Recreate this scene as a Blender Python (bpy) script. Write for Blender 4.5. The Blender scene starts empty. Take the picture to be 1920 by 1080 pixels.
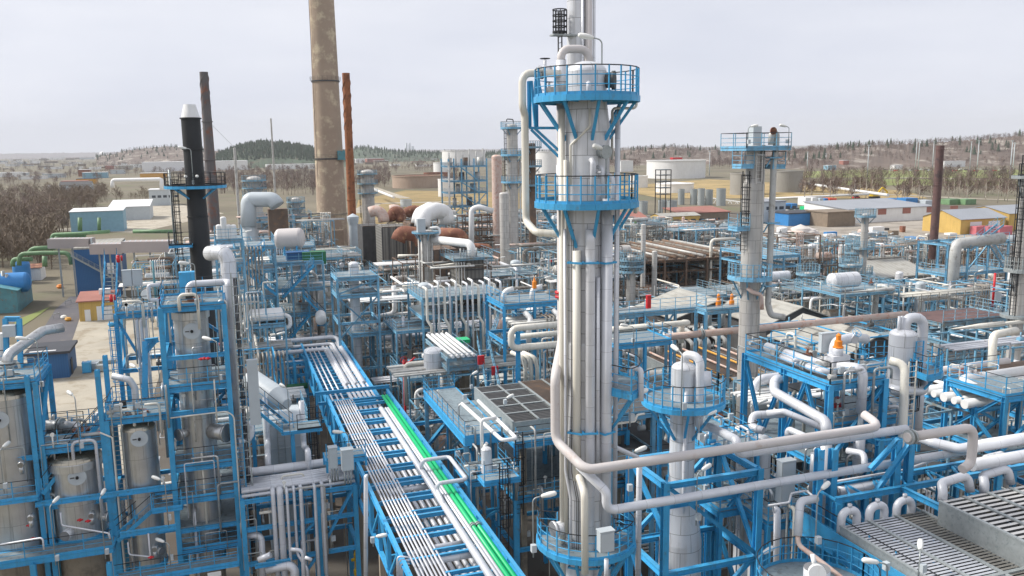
import bpy, math, random
from math import sin, cos, radians, pi, sqrt, atan2, hypot
S = bpy.context.scene
COL = S.collection
# ---------------------------------------------------------------- camera
# world axes follow the plant grid: X to the right along the cross racks, Y away along the main rack
F = 1580.0; PITCH = radians(9.4); ROLL = radians(-.75); YAW = radians(19.1); H = 30.0
FW = (sin(YAW)*cos(PITCH), cos(YAW)*cos(PITCH), -sin(PITCH))
_rt = (cos(YAW), -sin(YAW), 0.0); _up = (sin(YAW)*sin(PITCH), cos(YAW)*sin(PITCH), cos(PITCH))
RT = tuple(cos(ROLL)*a+sin(ROLL)*b for a, b in zip(_rt, _up))
UP = tuple(-sin(ROLL)*a+cos(ROLL)*b for a, b in zip(_rt, _up))
cd = bpy.data.cameras.new('camera'); cam = bpy.data.objects.new('camera', cd); COL.objects.link(cam)
import mathutils
cam.matrix_world = mathutils.Matrix(((RT[0], UP[0], -FW[0], 0), (RT[1], UP[1], -FW[1], 0), (RT[2], UP[2], -FW[2], H), (0, 0, 0, 1)))
cd.sensor_width = 36; cd.lens = F/1920*36; cd.clip_start = .5; cd.clip_end = 40000
S.camera = cam
# ---------------------------------------------------------------- sky, sun, exposure
SUN_EL, SUN_AZ = radians(42), radians(-62)     # azimuth from +Y towards +X
w = bpy.data.worlds.new('World'); S.world = w; w.use_nodes = True
nt = w.node_tree; N = nt.nodes; N.clear()
def nd(t, **k):
    n = N.new(t)
    for a, b in k.items():
        setattr(n, a, b)
    return n
sky = nd('ShaderNodeTexSky', sky_type='NISHITA', sun_disc=False, sun_elevation=SUN_EL, sun_rotation=SUN_AZ)
sky.air_density = 1.0; sky.dust_density = 2.0; sky.ozone_density = 1.5
hs = nd('ShaderNodeHueSaturation'); hs.inputs['Saturation'].default_value = .12
tc = nd('ShaderNodeTexCoord'); mp = nd('ShaderNodeMapping'); mp.inputs['Scale'].default_value = (1.2, 1.2, 5)
nz = nd('ShaderNodeTexNoise'); nz.inputs['Scale'].default_value = 2.2; nz.inputs['Detail'].default_value = 5
rp = nd('ShaderNodeValToRGB')
rp.color_ramp.elements[0].position = .3; rp.color_ramp.elements[0].color = (4.05, 4.28, 5.0, 1)
rp.color_ramp.elements[1].position = .72; rp.color_ramp.elements[1].color = (5.3, 5.42, 5.9, 1)
mx = nd('ShaderNodeMix', data_type='RGBA'); mx.inputs['Factor'].default_value = .9      # a closed, pale cloud layer
bg = nd('ShaderNodeBackground'); bg.inputs['Strength'].default_value = .1
wo = nd('ShaderNodeOutputWorld')
L = nt.links.new
L(sky.outputs[0], hs.inputs['Color']); L(tc.outputs['Generated'], mp.inputs['Vector']); L(mp.outputs[0], nz.inputs['Vector'])
L(nz.outputs['Fac'], rp.inputs['Fac']); L(hs.outputs[0], mx.inputs['A']); L(rp.outputs[0], mx.inputs['B'])
sx = nd('ShaderNodeSeparateXYZ'); L(tc.outputs['Generated'], sx.inputs[0]); mr = nd('ShaderNodeMapRange'); mr.inputs['From Min'].default_value = .0; mr.inputs['From Max'].default_value = .2; mr.inputs['To Min'].default_value = 1.13; mr.inputs['To Max'].default_value = 1.0
L(sx.outputs['Z'], mr.inputs['Value']); vm = nd('ShaderNodeVectorMath', operation='SCALE'); L(mx.outputs['Result'], vm.inputs[0]); L(mr.outputs[0], vm.inputs['Scale'])      # thin cloud is brighter low down
L(vm.outputs[0], bg.inputs['Color']); L(bg.outputs[0], wo.inputs['Surface'])
sl = bpy.data.lights.new('sun', 'SUN'); sl.energy = 2.7; sl.angle = radians(12); sl.color = (1, .95, .88)
so = bpy.data.objects.new('sun', sl); COL.objects.link(so)
sd = mathutils.Vector((sin(SUN_AZ)*cos(SUN_EL), cos(SUN_AZ)*cos(SUN_EL), sin(SUN_EL)))
so.rotation_euler = sd.to_track_quat('Z', 'Y').to_euler(); so.location = (0, 0, 200)
S.view_settings.view_transform = 'Standard'; S.view_settings.look = 'None'; S.view_settings.gamma = 1
S.view_settings.exposure = 0.75
S.render.engine = 'CYCLES'; S.cycles.use_denoising = True; S.cycles.max_bounces = 5
S.cycles.diffuse_bounces = 2; S.cycles.glossy_bounces = 2; S.cycles.volume_bounces = 0
# ---------------------------------------------------------------- picking points of the place from its measured photograph
def ray(px, py):
    a = (px-960)/F; b = (540-py)/F
    return tuple(f+a*r+b*u for f, r, u in zip(FW, RT, UP))
def D(px, py, d):
    r = ray(px, py); return (r[0]*d, r[1]*d, H+r[2]*d)
def Z(px, py, z=0.0):
    r = ray(px, py); t = (z-H)/r[2]; return (r[0]*t, r[1]*t, z)
def dot(a, b): return a[0]*b[0]+a[1]*b[1]+a[2]*b[2]
def proj(p):
    q = (p[0], p[1], p[2]-H); d = dot(q, FW)
    return 960+F*dot(q, RT)/d, 540-F*dot(q, UP)/d, d
AX = {'x': (1, 0, 0), 'y': (0, 1, 0), 'z': (0, 0, 1)}
def solve(p, ax, px=None, py=None):
    a = AX[ax] if isinstance(ax, str) else ax
    q = (p[0], p[1], p[2]-H)
    if px is not None:
        k = px-960; e = RT
    else:
        k = 540-py; e = UP
    t = (k*dot(q, FW)-F*dot(q, e))/(F*dot(a, e)-k*dot(a, FW))
    return (p[0]+a[0]*t, p[1]+a[1]*t, p[2]+a[2]*t)
def zat(x, y, py): return solve((x, y, 0), 'z', py=py)[2]
def xat(p, px): return solve(p, 'x', px=px)[0]
def P(s, *mv):
    """a path along the plant axes: 'x',px  'y',py  'Y',px  'z',py  or '+x',metres"""
    out = [tuple(s)]; p = tuple(s)
    for i in range(0, len(mv), 2):
        k, v = mv[i], mv[i+1]
        if k == 'x': p = solve(p, 'x', px=v)
        elif k == 'Y': p = solve(p, 'y', px=v)
        elif k == 'y': p = solve(p, 'y', py=v)
        elif k == 'z': p = solve(p, 'z', py=v)
        elif k == 'd': p = (p[0]+v[0], p[1]+v[1], p[2]+v[2])
        else:
            a = AX[k[1]]; p = (p[0]+a[0]*v, p[1]+a[1]*v, p[2]+a[2]*v)
        out.append(p)
    return out
# ---------------------------------------------------------------- vectors and mesh building
def sub(a, b): return (a[0]-b[0], a[1]-b[1], a[2]-b[2])
def add(a, b): return (a[0]+b[0], a[1]+b[1], a[2]+b[2])
def mul(a, k): return (a[0]*k, a[1]*k, a[2]*k)
def ln(a): return sqrt(dot(a, a))
def nrm(a):
    l = ln(a) or 1; return (a[0]/l, a[1]/l, a[2]/l)
def crs(a, b): return (a[1]*b[2]-a[2]*b[1], a[2]*b[0]-a[0]*b[2], a[0]*b[1]-a[1]*b[0])
def lerp(a, b, t): return tuple(x+(y-x)*t for x, y in zip(a, b))
def frame_of(d):
    up = (0, 0, 1) if abs(d[2]) < .97 else (0, 1, 0)
    s = nrm(crs(d, up)); return s, crs(s, d)
def fillet(pts, R, k=4):
    if len(pts) < 3 or R <= 0: return list(pts)
    o = [pts[0]]
    for i in range(1, len(pts)-1):
        p, a, b = pts[i], sub(pts[i-1], pts[i]), sub(pts[i+1], pts[i])
        la, lb = ln(a), ln(b); a, b = nrm(a), nrm(b)
        c = max(-1, min(1, dot(a, b))); th = math.acos(c)
        if th > 3.1 or th < .1 or la < 1e-6 or lb < 1e-6:
            o.append(p); continue
        t = min(R/math.tan(th/2), .48*la, .48*lb); r = t*math.tan(th/2)
        m = nrm(add(a, b)); cc = add(p, mul(m, r/sin(th/2)))
        s, e = sub(add(p, mul(a, t)), cc), sub(add(p, mul(b, t)), cc)
        om = math.acos(max(-1, min(1, dot(nrm(s), nrm(e)))))
        for j in range(k+1):
            f = j/k
            v = add(mul(s, sin((1-f)*om)/sin(om)), mul(e, sin(f*om)/sin(om))) if om > 1e-4 else s
            o.append(add(cc, v))
    o.append(pts[-1]); return o
class MB:
    def __init__(s): s.v = []; s.f = []; s.uv = []; s.sm = []
    def face(s, idx, uv=None, sm=False): s.f.append(idx); s.uv.append(uv); s.sm.append(sm)
    def box(s, c, d, rz=0.0):
        b = len(s.v); x, y, z = d[0]/2, d[1]/2, d[2]/2; cc, ss = cos(rz), sin(rz)
        for i in (-1, 1):
            for j in (-1, 1):
                for k in (-1, 1):
                    s.v.append((c[0]+i*x*cc-j*y*ss, c[1]+i*x*ss+j*y*cc, c[2]+k*z))
        for q, w_, h_ in (((0, 1, 3, 2), d[2], d[1]), ((4, 6, 7, 5), d[1], d[2]), ((0, 4, 5, 1), d[0], d[2]), ((2, 3, 7, 6), d[2], d[0]), ((0, 2, 6, 4), d[1], d[0]), ((1, 5, 7, 3), d[0], d[1])):
            s.face(tuple(b+i for i in q), ((0, 0), (w_, 0), (w_, h_), (0, h_)))
        return s
    def bx(s, x0, y0, z0, x1, y1, z1): return s.box(((x0+x1)/2, (y0+y1)/2, (z0+z1)/2), (abs(x1-x0), abs(y1-y0), abs(z1-z0)))
    def poly(s, pts, sm=False):
        b = len(s.v); s.v += [tuple(p) for p in pts]; s.face(tuple(range(b, b+len(pts))), [(p[0], p[1]) for p in pts], sm); return s
    def extr(s, sec, p, q, side, up):
        b = len(s.v); n = len(sec); L_ = ln(sub(q, p))
        for o in (p, q):
            for u, v in sec: s.v.append(add(o, add(mul(side, u), mul(up, v))))
        for i in range(n):
            j = (i+1) % n
            s.face((b+i, b+j, b+n+j, b+n+i), ((0, 0), (.2, 0), (.2, L_), (0, L_)))
        s.face(tuple(b+i for i in reversed(range(n)))); s.face(tuple(b+n+i for i in range(n)))
    def beam(s, p, q, w=.2, h=None, I=False, tw=0):
        h = h or w; d = nrm(sub(q, p)); sd, up = frame_of(d)
        if tw: sd, up = up, mul(sd, -1)
        a, c = w/2, h/2
        if I:
            t = max(.012, w*.09); g = max(.014, h*.08)
            sec = [(-a, -c), (a, -c), (a, -c+g), (t, -c+g), (t, c-g), (a, c-g), (a, c), (-a, c), (-a, c-g), (-t, c-g), (-t, -c+g), (-a, -c+g)]
        else: sec = [(-a, -c), (a, -c), (a, c), (-a, c)]
        s.extr(sec, p, q, sd, up); return s
    def tube(s, pts, r, n=10, R=None, k=4, caps=True, flat=False):
        pts = fillet([tuple(p) for p in pts], 3*r if R is None else R, k)
        q = [pts[0]]
        for p in pts[1:]:
            if ln(sub(p, q[-1])) > 1e-5: q.append(p)
        pts = q; m = len(pts)
        if m < 2: return s
        rr = r if isinstance(r, (list, tuple)) else [r]*m
        b = len(s.v); L_ = 0; tg = [nrm(sub(pts[i+1], pts[i])) for i in range(m-1)]
        u = frame_of(tg[0])[0]; ls = []
        for i in range(m):
            t = tg[0] if i == 0 else tg[-1] if i == m-1 else nrm(add(tg[i-1], tg[i]))
            u = nrm(sub(u, mul(t, dot(u, t)))); v = crs(t, u)
            if i: L_ += ln(sub(pts[i], pts[i-1]))
            ls.append(L_)
            kx = 1.0
            if 0 < i < m-1: kx = 1/max(.5, dot(t, tg[i]))
            for j in range(n):
                a = 2*pi*j/n; s.v.append(add(pts[i], add(mul(u, rr[i]*cos(a)*1), mul(v, rr[i]*sin(a)*1))))
        for i in range(m-1):
            for j in range(n):
                k2 = (j+1) % n; c = 2*pi*rr[i]
                s.face((b+i*n+j, b+i*n+k2, b+(i+1)*n+k2, b+(i+1)*n+j), ((j/n*c, ls[i]), ((j+1)/n*c, ls[i]), ((j+1)/n*c, ls[i+1]), (j/n*c, ls[i+1])), not flat)
        if caps:
            s.face(tuple(b+j for j in reversed(range(n)))); s.face(tuple(b+(m-1)*n+j for j in range(n)))
        return s
    def cyl(s, p, q, r, r2=None, n=16, caps=True, flat=False):
        d = nrm(sub(q, p)); u, v = frame_of(d); b = len(s.v); r2 = r if r2 is None else r2; L_ = ln(sub(q, p)); c = 2*pi*max(r, r2)
        for o, ra in ((p, r), (q, r2)):
            for j in range(n):
                a = 2*pi*j/n; s.v.append(add(o, add(mul(u, ra*cos(a)), mul(v, ra*sin(a)))))
        for j in range(n):
            k = (j+1) % n; s.face((b+j, b+k, b+n+k, b+n+j), ((j/n*c, 0), ((j+1)/n*c, 0), ((j+1)/n*c, L_), (j/n*c, L_)), not flat)
        if caps:
            s.face(tuple(b+j for j in reversed(range(n)))); s.face(tuple(b+n+j for j in range(n)))
        return s
    def lathe(s, o, prof, n=24, ax=None, sharp=True):
        """prof: (radius, along) pairs about the axis ax from o"""
        ax = nrm(ax or (0, 0, 1)); u, v = frame_of(ax); rm = max(p[0] for p in prof); c = 2*pi*rm; L_ = 0
        for i in range(len(prof)-1):
            (r0, z0), (r1, z1) = prof[i], prof[i+1]; b = len(s.v); l = hypot(r1-r0, z1-z0)
            for ra, z in ((r0, z0), (r1, z1)):
                for j in range(n):
                    a = 2*pi*j/n; s.v.append(add(add(o, mul(ax, z)), add(mul(u, ra*cos(a)), mul(v, ra*sin(a)))))
            for j in range(n):
                k = (j+1) % n; uv = ((j/n*c, L_), ((j+1)/n*c, L_), ((j+1)/n*c, L_+l), (j/n*c, L_+l))
                if r1 < 1e-4: s.face((b+j, b+k, b+n+j), uv[:3], True)
                elif r0 < 1e-4: s.face((b+j, b+n+k, b+n+j), uv[:3], True)
                else: s.face((b+j, b+k, b+n+k, b+n+j), uv, True)
            L_ += l
        return s
    def sphere(s, c, r, n=12, sq=1.0):
        m = max(4, n//2); return s.lathe(c, [(r*sin(pi*i/m), -r*sq*cos(pi*i/m)) for i in range(m+1)], n)
    def build(s, name, m, parent=None, loc=None, **k):
        if not s.v: return None
        if loc is None:
            loc = ABS.get(parent.name, (0, 0, 0)) if parent else None
            if loc is None:
                xs = [p[0] for p in s.v]; ys = [p[1] for p in s.v]; loc = ((min(xs)+max(xs))/2, (min(ys)+max(ys))/2, min(p[2] for p in s.v))
        me = bpy.data.meshes.new(name); me.from_pydata([sub(p, loc) for p in s.v], [], s.f)
        me.polygons.foreach_set('use_smooth', s.sm)
        ul = me.uv_layers.new(name='UVMap'); fl = []
        for f, u in zip(s.f, s.uv):
            if u is None: fl += [0.0, 0.0]*len(f)
            else:
                for c in u: fl += [c[0], c[1]]
        ul.data.foreach_set('uv', fl); me.materials.append(MAT(m)); me.update()
        o = bpy.data.objects.new(name, me); COL.objects.link(o)
        if parent is not None: o.parent = parent; ABS[o.name] = loc
        else: o.location = loc; ABS[o.name] = loc
        tag(o, **k); return o
ABS = {}
def tag(o, label=None, cat=None, group=None, kind=None):
    for a, b in (('label', label), ('category', cat), ('group', group), ('kind', kind)):
        if b: o[a] = b
    return o
def thing(name, label, cat, loc, group=None):
    o = bpy.data.objects.new(name, None); o.empty_display_size = .2; COL.objects.link(o); o.location = loc; ABS[o.name] = tuple(loc)
    return tag(o, label, cat, group)
def copy_tree(o, d, parent=None, label=None, group=None):
    c = o.copy(); COL.objects.link(c)
    if parent is not None: c.parent = parent
    else: c.location = add(o.location, d)
    ABS[c.name] = add(ABS[o.name], d)
    if label: c['label'] = label
    if group: c['group'] = group
    for ch in list(o.children): copy_tree(ch, d, c)
    return c
# ---------------------------------------------------------------- materials
def srgb(r, g, b):
    f = lambda c: c/255/12.92 if c <= 10 else ((c/255+.055)/1.055)**2.4
    return (f(r), f(g), f(b), 1)
MDEF = {}; MCACHE = {}
def mdef(name, rgb, rough=.5, metal=0, var=.1, scale=.8, dirt=None, amt=.5, clad=None, seam=.35, streak=None, wave=None, bump=0):
    MDEF[name] = dict(rgb=rgb, rough=rough, metal=metal, var=var, scale=scale, dirt=dirt, amt=amt, clad=clad, seam=seam, streak=streak, wave=wave, bump=bump)
def MAT(name):
    if name in MCACHE: return MCACHE[name]
    d = MDEF[name]; m = bpy.data.materials.new(name); m.use_nodes = True; t = m.node_tree; bs = t.nodes['Principled BSDF']; lk = t.links.new
    def n_(ty, **k):
        x = t.nodes.new(ty)
        for a, b in k.items(): setattr(x, a, b)
        return x
    def mix(fac, a, b, bt='MIX'):
        x = n_('ShaderNodeMix', data_type='RGBA', blend_type=bt)
        if isinstance(fac, float): x.inputs['Factor'].default_value = fac
        else: lk(fac, x.inputs['Factor'])
        for s_, v in (('A', a), ('B', b)):
            if isinstance(v, tuple): x.inputs[s_].default_value = v
            else: lk(v, x.inputs[s_])
        return x.outputs['Result']
    def noise(vec, sc, det=4, rough=.6):
        x = n_('ShaderNodeTexNoise'); x.inputs['Scale'].default_value = sc; x.inputs['Detail'].default_value = det; x.inputs['Roughness'].default_value = rough
        lk(vec, x.inputs['Vector']); return x.outputs['Fac']
    def ramp(v, a, b):
        x = n_('ShaderNodeMapRange'); x.inputs['From Min'].default_value = a; x.inputs['From Max'].default_value = b; lk(v, x.inputs['Value']); return x.outputs['Result']
    c = srgb(*d['rgb']); tcn = n_('ShaderNodeTexCoord'); ob = tcn.outputs['Object']; uv = tcn.outputs['UV']
    oi = n_('ShaderNodeObjectInfo'); geo = n_('ShaderNodeNewGeometry')
    lo = tuple(x*(1-d['var']) for x in c[:3])+(1,); hi = tuple(min(1, x*(1+d['var'])) for x in c[:3])+(1,)
    col = mix(ramp(noise(ob, d['scale']), .3, .7), lo, hi)
    # every object a slightly different tone
    rv = n_('ShaderNodeMapRange'); rv.inputs['To Min'].default_value = 1-.8*d['var']; rv.inputs['To Max'].default_value = 1+.5*d['var']; lk(oi.outputs['Random'], rv.inputs['Value'])
    cb = n_('ShaderNodeCombineColor')
    for i in range(3): lk(rv.outputs[0], cb.inputs[i])
    col = mix(1.0, col, cb.outputs[0], 'MULTIPLY')
    if d['clad']:
        bw, rh = d['clad']; br = n_('ShaderNodeTexBrick'); br.offset = .5
        for k_, v_ in (('Scale', 1.0), ('Mortar Size', .014), ('Mortar Smooth', .3), ('Brick Width', bw), ('Row Height', rh), ('Bias', 0.0)): br.inputs[k_].default_value = v_
        br.inputs['Color1'].default_value = (1, 1, 1, 1); br.inputs['Color2'].default_value = (.9, .9, .91, 1); br.inputs['Mortar'].default_value = (d['seam'],)*3+(1,)
        lk(uv, br.inputs['Vector']); col = mix(1.0, col, br.outputs['Color'], 'MULTIPLY')
    if d['wave']:
        axis, per, depth = d['wave']; wv = n_('ShaderNodeTexWave', wave_type='BANDS', bands_direction='X'); wv.inputs['Scale'].default_value = 2*pi/20/per*1.0
        mpn = n_('ShaderNodeMapping'); lk(ob if axis in 'xy' else uv, mpn.inputs['Vector'])
        if axis == 'y': mpn.inputs['Rotation'].default_value = (0, 0, pi/2)
        lk(mpn.outputs[0], wv.inputs['Vector'])
        col = mix(ramp(wv.outputs['Fac'], .05, .6), tuple(depth for _ in range(3))+(1,), (1, 1, 1, 1)) if False else mix(1.0, col, mix(ramp(wv.outputs['Fac'], .0, .5), (depth,)*3+(1,), (1, 1, 1, 1)), 'MULTIPLY')
    if d['dirt']:
        dn = noise(ob, d['scale']*2.3, 6, .7); lo_ = .62-.25*d['amt']
        col = mix(ramp(dn, lo_, lo_+.14), col, srgb(*d['dirt']))
    if d['streak']:
        mpn = n_('ShaderNodeMapping'); mpn.inputs['Scale'].default_value = (3, 3, .12); lk(ob, mpn.inputs['Vector'])
        sn = noise(mpn.outputs[0], 1.3, 4, .7)
        col = mix(ramp(sn, .52, .75), col, mix(.65, col, srgb(*d['streak'])))
    lk(col, bs.inputs['Base Color']); bs.inputs['Roughness'].default_value = d['rough']; bs.inputs['Metallic'].default_value = d['metal']
    if d['bump']:
        bp = n_('ShaderNodeBump'); bp.inputs['Strength'].default_value = d['bump']; bp.inputs['Distance'].default_value = .05; lk(noise(ob, d['scale']*5, 3), bp.inputs['Height']); lk(bp.outputs[0], bs.inputs['Normal'])
    MCACHE[name] = m; return m
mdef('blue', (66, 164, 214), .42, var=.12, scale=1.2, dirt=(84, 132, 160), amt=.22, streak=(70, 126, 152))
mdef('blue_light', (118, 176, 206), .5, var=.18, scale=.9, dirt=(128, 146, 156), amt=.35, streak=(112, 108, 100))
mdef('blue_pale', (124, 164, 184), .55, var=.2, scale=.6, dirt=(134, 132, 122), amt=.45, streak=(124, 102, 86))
mdef('teal', (92, 150, 160), .5, var=.15, scale=.6, dirt=(120, 110, 95), amt=.3)
mdef('dark', (34, 36, 40), .5, var=.15)
mdef('grate', (132, 146, 152), .65, .1, var=.12, scale=1.5, dirt=(104, 112, 114), amt=.4)
mdef('galv', (168, 174, 174), .5, .35, var=.12, scale=3, dirt=(140, 150, 150), amt=.4)
mdef('clad', (220, 222, 225), .42, .2, var=.07, scale=.5, clad=(1.1, .9), seam=.34, streak=(150, 148, 142))
mdef('clad_dim', (202, 199, 193), .5, .25, var=.12, scale=.5, clad=(1.0, .95), seam=.4, streak=(122, 112, 98))
mdef('clad_pipe', (218, 220, 224), .42, .2, var=.09, scale=.8, clad=(9., 1.3), seam=.7)
mdef('cream', (226, 222, 210), .45, var=.06, scale=.6, streak=(180, 170, 150))
mdef('primer', (204, 198, 195), .5, var=.06, scale=.5, dirt=(190, 176, 168), amt=.12)
mdef('pipe_grey', (190, 190, 186), .5, .15, var=.12, scale=.7, dirt=(150, 146, 138), amt=.35)
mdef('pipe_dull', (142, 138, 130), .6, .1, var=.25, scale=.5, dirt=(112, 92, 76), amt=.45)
mdef('stainless', (206, 207, 206), .36, .75, var=.14, scale=.6, clad=(1.5, 2.4), seam=.6, streak=(96, 86, 74))
mdef('stain_dome', (192, 184, 166), .32, .85, var=.12, scale=.6, clad=(.42, 9.), seam=.5)
mdef('white', (232, 232, 230), .5, var=.04, scale=.3, streak=(205, 200, 192))
mdef('white_flat', (225, 226, 226), .6, var=.05, scale=.1)
mdef('boxgrey', (186, 194, 198), .5, var=.06)
mdef('black', (36, 38, 40), .55, var=.15, scale=.5)
mdef('rust_stack', (146, 92, 58), .8, var=.25, scale=.35, dirt=(104, 62, 40), amt=.4, streak=(96, 58, 40))
mdef('brown_stack', (106, 80, 76), .7, var=.2, scale=.3, dirt=(74, 60, 60), amt=.5)
mdef('grey_stack', (104, 100, 100), .7, var=.2, scale=.15, dirt=(128, 84, 66), amt=.45, streak=(80, 66, 60))
mdef('rust', (134, 88, 70), .85, var=.25, scale=.4, dirt=(170, 128, 96), amt=.45, clad=(9., 1.6), seam=.5)
mdef('brown_steel', (112, 96, 84), .8, var=.25, scale=.4, dirt=(138, 108, 84), amt=.45)
mdef('concrete', (152, 142, 126), .9, var=.14, scale=.3, dirt=(120, 112, 100), amt=.4, streak=(110, 100, 88))
mdef('corr_grey', (140, 138, 132), .6, .2, var=.12, scale=.3, wave=('u', .55, .62), streak=(100, 94, 88))
mdef('green', (20, 190, 120), .4, var=.06)
mdef('green_dull', (110, 146, 104), .55, var=.12, scale=.5, dirt=(92, 108, 84), amt=.4)
mdef('green_dark', (44, 110, 74), .6, var=.12)
mdef('red', (200, 34, 42), .45, var=.08)
mdef('yellow', (222, 186, 30), .5, var=.08)
mdef('orange', (238, 140, 40), .5, var=.06)
mdef('lamp_white', (236, 236, 230), .4, var=.03)
mdef('yellow_wall', (200, 168, 96), .85, var=.08, scale=.3, streak=(170, 140, 70))
mdef('blue_wall', (44, 96, 146), .6, var=.06, scale=.2, wave=('u', .3, .86))
mdef('roof_dark', (64, 66, 72), .8, var=.12, scale=.3)
mdef('roof_grey', (174, 172, 164), .75, .1, var=.1, scale=.25, dirt=(150, 146, 136), amt=.4, wave=('u', .9, .86))
mdef('roof_red', (160, 108, 96), .8, var=.12, scale=.3, dirt=(150, 110, 100), amt=.3)
mdef('steel_dark', (84, 84, 84), .7, .1, var=.2)
mdef('glass_dark', (60, 70, 80), .15, var=.1)
mdef('pinkpipe', (206, 184, 172), .6, var=.1, scale=.8, dirt=(190, 140, 118), amt=.4)
mdef('amber', (214, 160, 70), .5, var=.1)
mdef('chimney_skin', (164, 146, 128), .92, var=.1, scale=.12, dirt=(206, 192, 164), amt=.42)
mdef('tank_blue', (52, 128, 190), .5, var=.08)
mdef('tank_blue2', (134, 176, 194), .6, var=.08)
mdef('tank_rust', (172, 152, 134), .8, var=.12, scale=.05, streak=(150, 92, 66))
mdef('tank_grey', (150, 148, 142), .7, .1, var=.1, scale=.06, streak=(120, 112, 104))
mdef('duct_rib', (170, 160, 156), .7, var=.08, scale=.2)
mdef('roof_flat', (150, 154, 160), .8, var=.06, scale=.1)
mdef('pink_box', (196, 110, 118), .7, var=.08)
mdef('orange_box', (214, 84, 48), .6, var=.08)
mdef('tarp', (214, 206, 198), .8, var=.1, scale=.6)
mdef('brown_wall', (134, 120, 104), .85, var=.12)
# ---------------------------------------------------------------- builders of plant pieces
NSEG = lambda d: 14 if d < 70 else 9 if d < 140 else 6
def dist(p): return proj(p)[2]
def railing(par, pts, mat='blue', top='dark', h=1.1, sp=1.4, r=.024, closed=False, n=5, toe=True):
    a = MB(); b = MB(); pts = [tuple(p) for p in pts]
    if closed: pts = pts+[pts[0]]
    for i in range(len(pts)-1):
        p, q = pts[i], pts[i+1]; l = ln(sub(q, p)); k = max(1, int(round(l/sp)))
        for j in range(k+(1 if i == len(pts)-2 and not closed else 0)):
            o = lerp(p, q, j/k); a.beam(o, (o[0], o[1], o[2]+h), .05)
        for f in (.36, .68): a.cyl((p[0], p[1], p[2]+h*f), (q[0], q[1], q[2]+h*f), r*.8, n=n, caps=False)
        if toe: a.beam((p[0], p[1], p[2]+.07), (q[0], q[1], q[2]+.07), .014, .14)
        (b if top else a).cyl((p[0], p[1], p[2]+h), (q[0], q[1], q[2]+h), r, n=n, caps=False)
    o = a.build('railing', mat, par)
    if top: b.build('handrail', top, o)
    return o
def deck(par, x0, y0, x1, y1, z, mat='grate', edge='blue', eh=.22, name='deck'):
    MB().bx(x0+.06, y0+.06, z-.06, x1-.06, y1-.06, z).build(name, mat, par)
    e = MB()
    for p, q in (((x0, y0), (x1, y0)), ((x1, y0), (x1, y1)), ((x1, y1), (x0, y1)), ((x0, y1), (x0, y0))):
        e.beam((p[0], p[1], z-eh/2+.01), (q[0], q[1], z-eh/2+.01), .12, eh, I=True)
    e.build('edge_beam', edge, par)
def ladder(par, x, y, z0, z1, dx, dy, mat='galv', cage='dark', w=.5, off=0.0):
    """rungs face (dx,dy)"""
    a = MB(); s = (-dy*w/2, dx*w/2)
    for k in (-1, 1): a.beam((x+k*s[0], y+k*s[1], z0), (x+k*s[0], y+k*s[1], z1), .06)
    z = z0+.15
    while z < z1: a.cyl((x-s[0], y-s[1], z), (x+s[0], y+s[1], z), .018, n=5, caps=False); z += .3
    o = a.build('ladder', mat, par)
    if cage:
        c = MB(); z = z0+2.2
        pa = [pi*(-.5+i/6) for i in range(7)]; R = .37
        pt = lambda an, z: (x+dx*(R*cos(an)+.02)-dy*R*sin(an), y+dy*(R*cos(an)+.02)+dx*R*sin(an), z)
        zs = []
        while z <= z1+.05:
            zs.append(z)
            for i in range(6): c.beam(pt(pa[i], z), pt(pa[i+1], z), .02, .06)
            z += .9
        if len(zs) > 1:
            for an in pa[1:-1:1]: c.beam(pt(an, zs[0]), pt(an, zs[-1]), .035)
        c.build('ladder_cage', cage, o)
    return o
def stair(par, p, q, w=.8, mat='blue', top='dark', tread='grate', rail=True):
    """p foot, q head (centre lines)"""
    d = sub(q, p); l = hypot(d[0], d[1]) or 1; sx, sy = -d[1]/l*w/2, d[0]/l*w/2; a = MB(); t = MB(); b = MB()
    for k in (-1, 1):
        P0, P1 = (p[0]+k*sx, p[1]+k*sy, p[2]), (q[0]+k*sx, q[1]+k*sy, q[2]); a.beam(P0, P1, .06, .24)
        if rail:
            up = lambda o, h: (o[0], o[1], o[2]+h)
            n = max(2, int(ln(d)/1.2))
            for j in range(n+1): o = lerp(P0, P1, j/n); a.beam(o, up(o, 1.0), .045)
            a.cyl(up(P0, .55), up(P1, .55), .02, n=5, caps=False); (b if top else a).cyl(up(P0, 1.0), up(P1, 1.0), .024, n=5, caps=False)
    n = max(2, int(abs(d[2])/.24))
    for j in range(1, n):
        o = lerp(p, q, j/n); t.box(o, (w if abs(sx) > abs(sy) else .24, w if abs(sy) >= abs(sx) else .24, .03))
    o = a.build('stair', mat, par); t.build('tread', tread, o)
    if top and rail: b.build('handrail', top, o)
    return o
def arc(cx, cy, r, z, a0, a1, n=None):
    n = n or max(3, int(abs(a1-a0)/radians(15))); return [(cx+r*cos(a0+(a1-a0)*i/n), cy+r*sin(a0+(a1-a0)*i/n), z) for i in range(n+1)]
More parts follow.
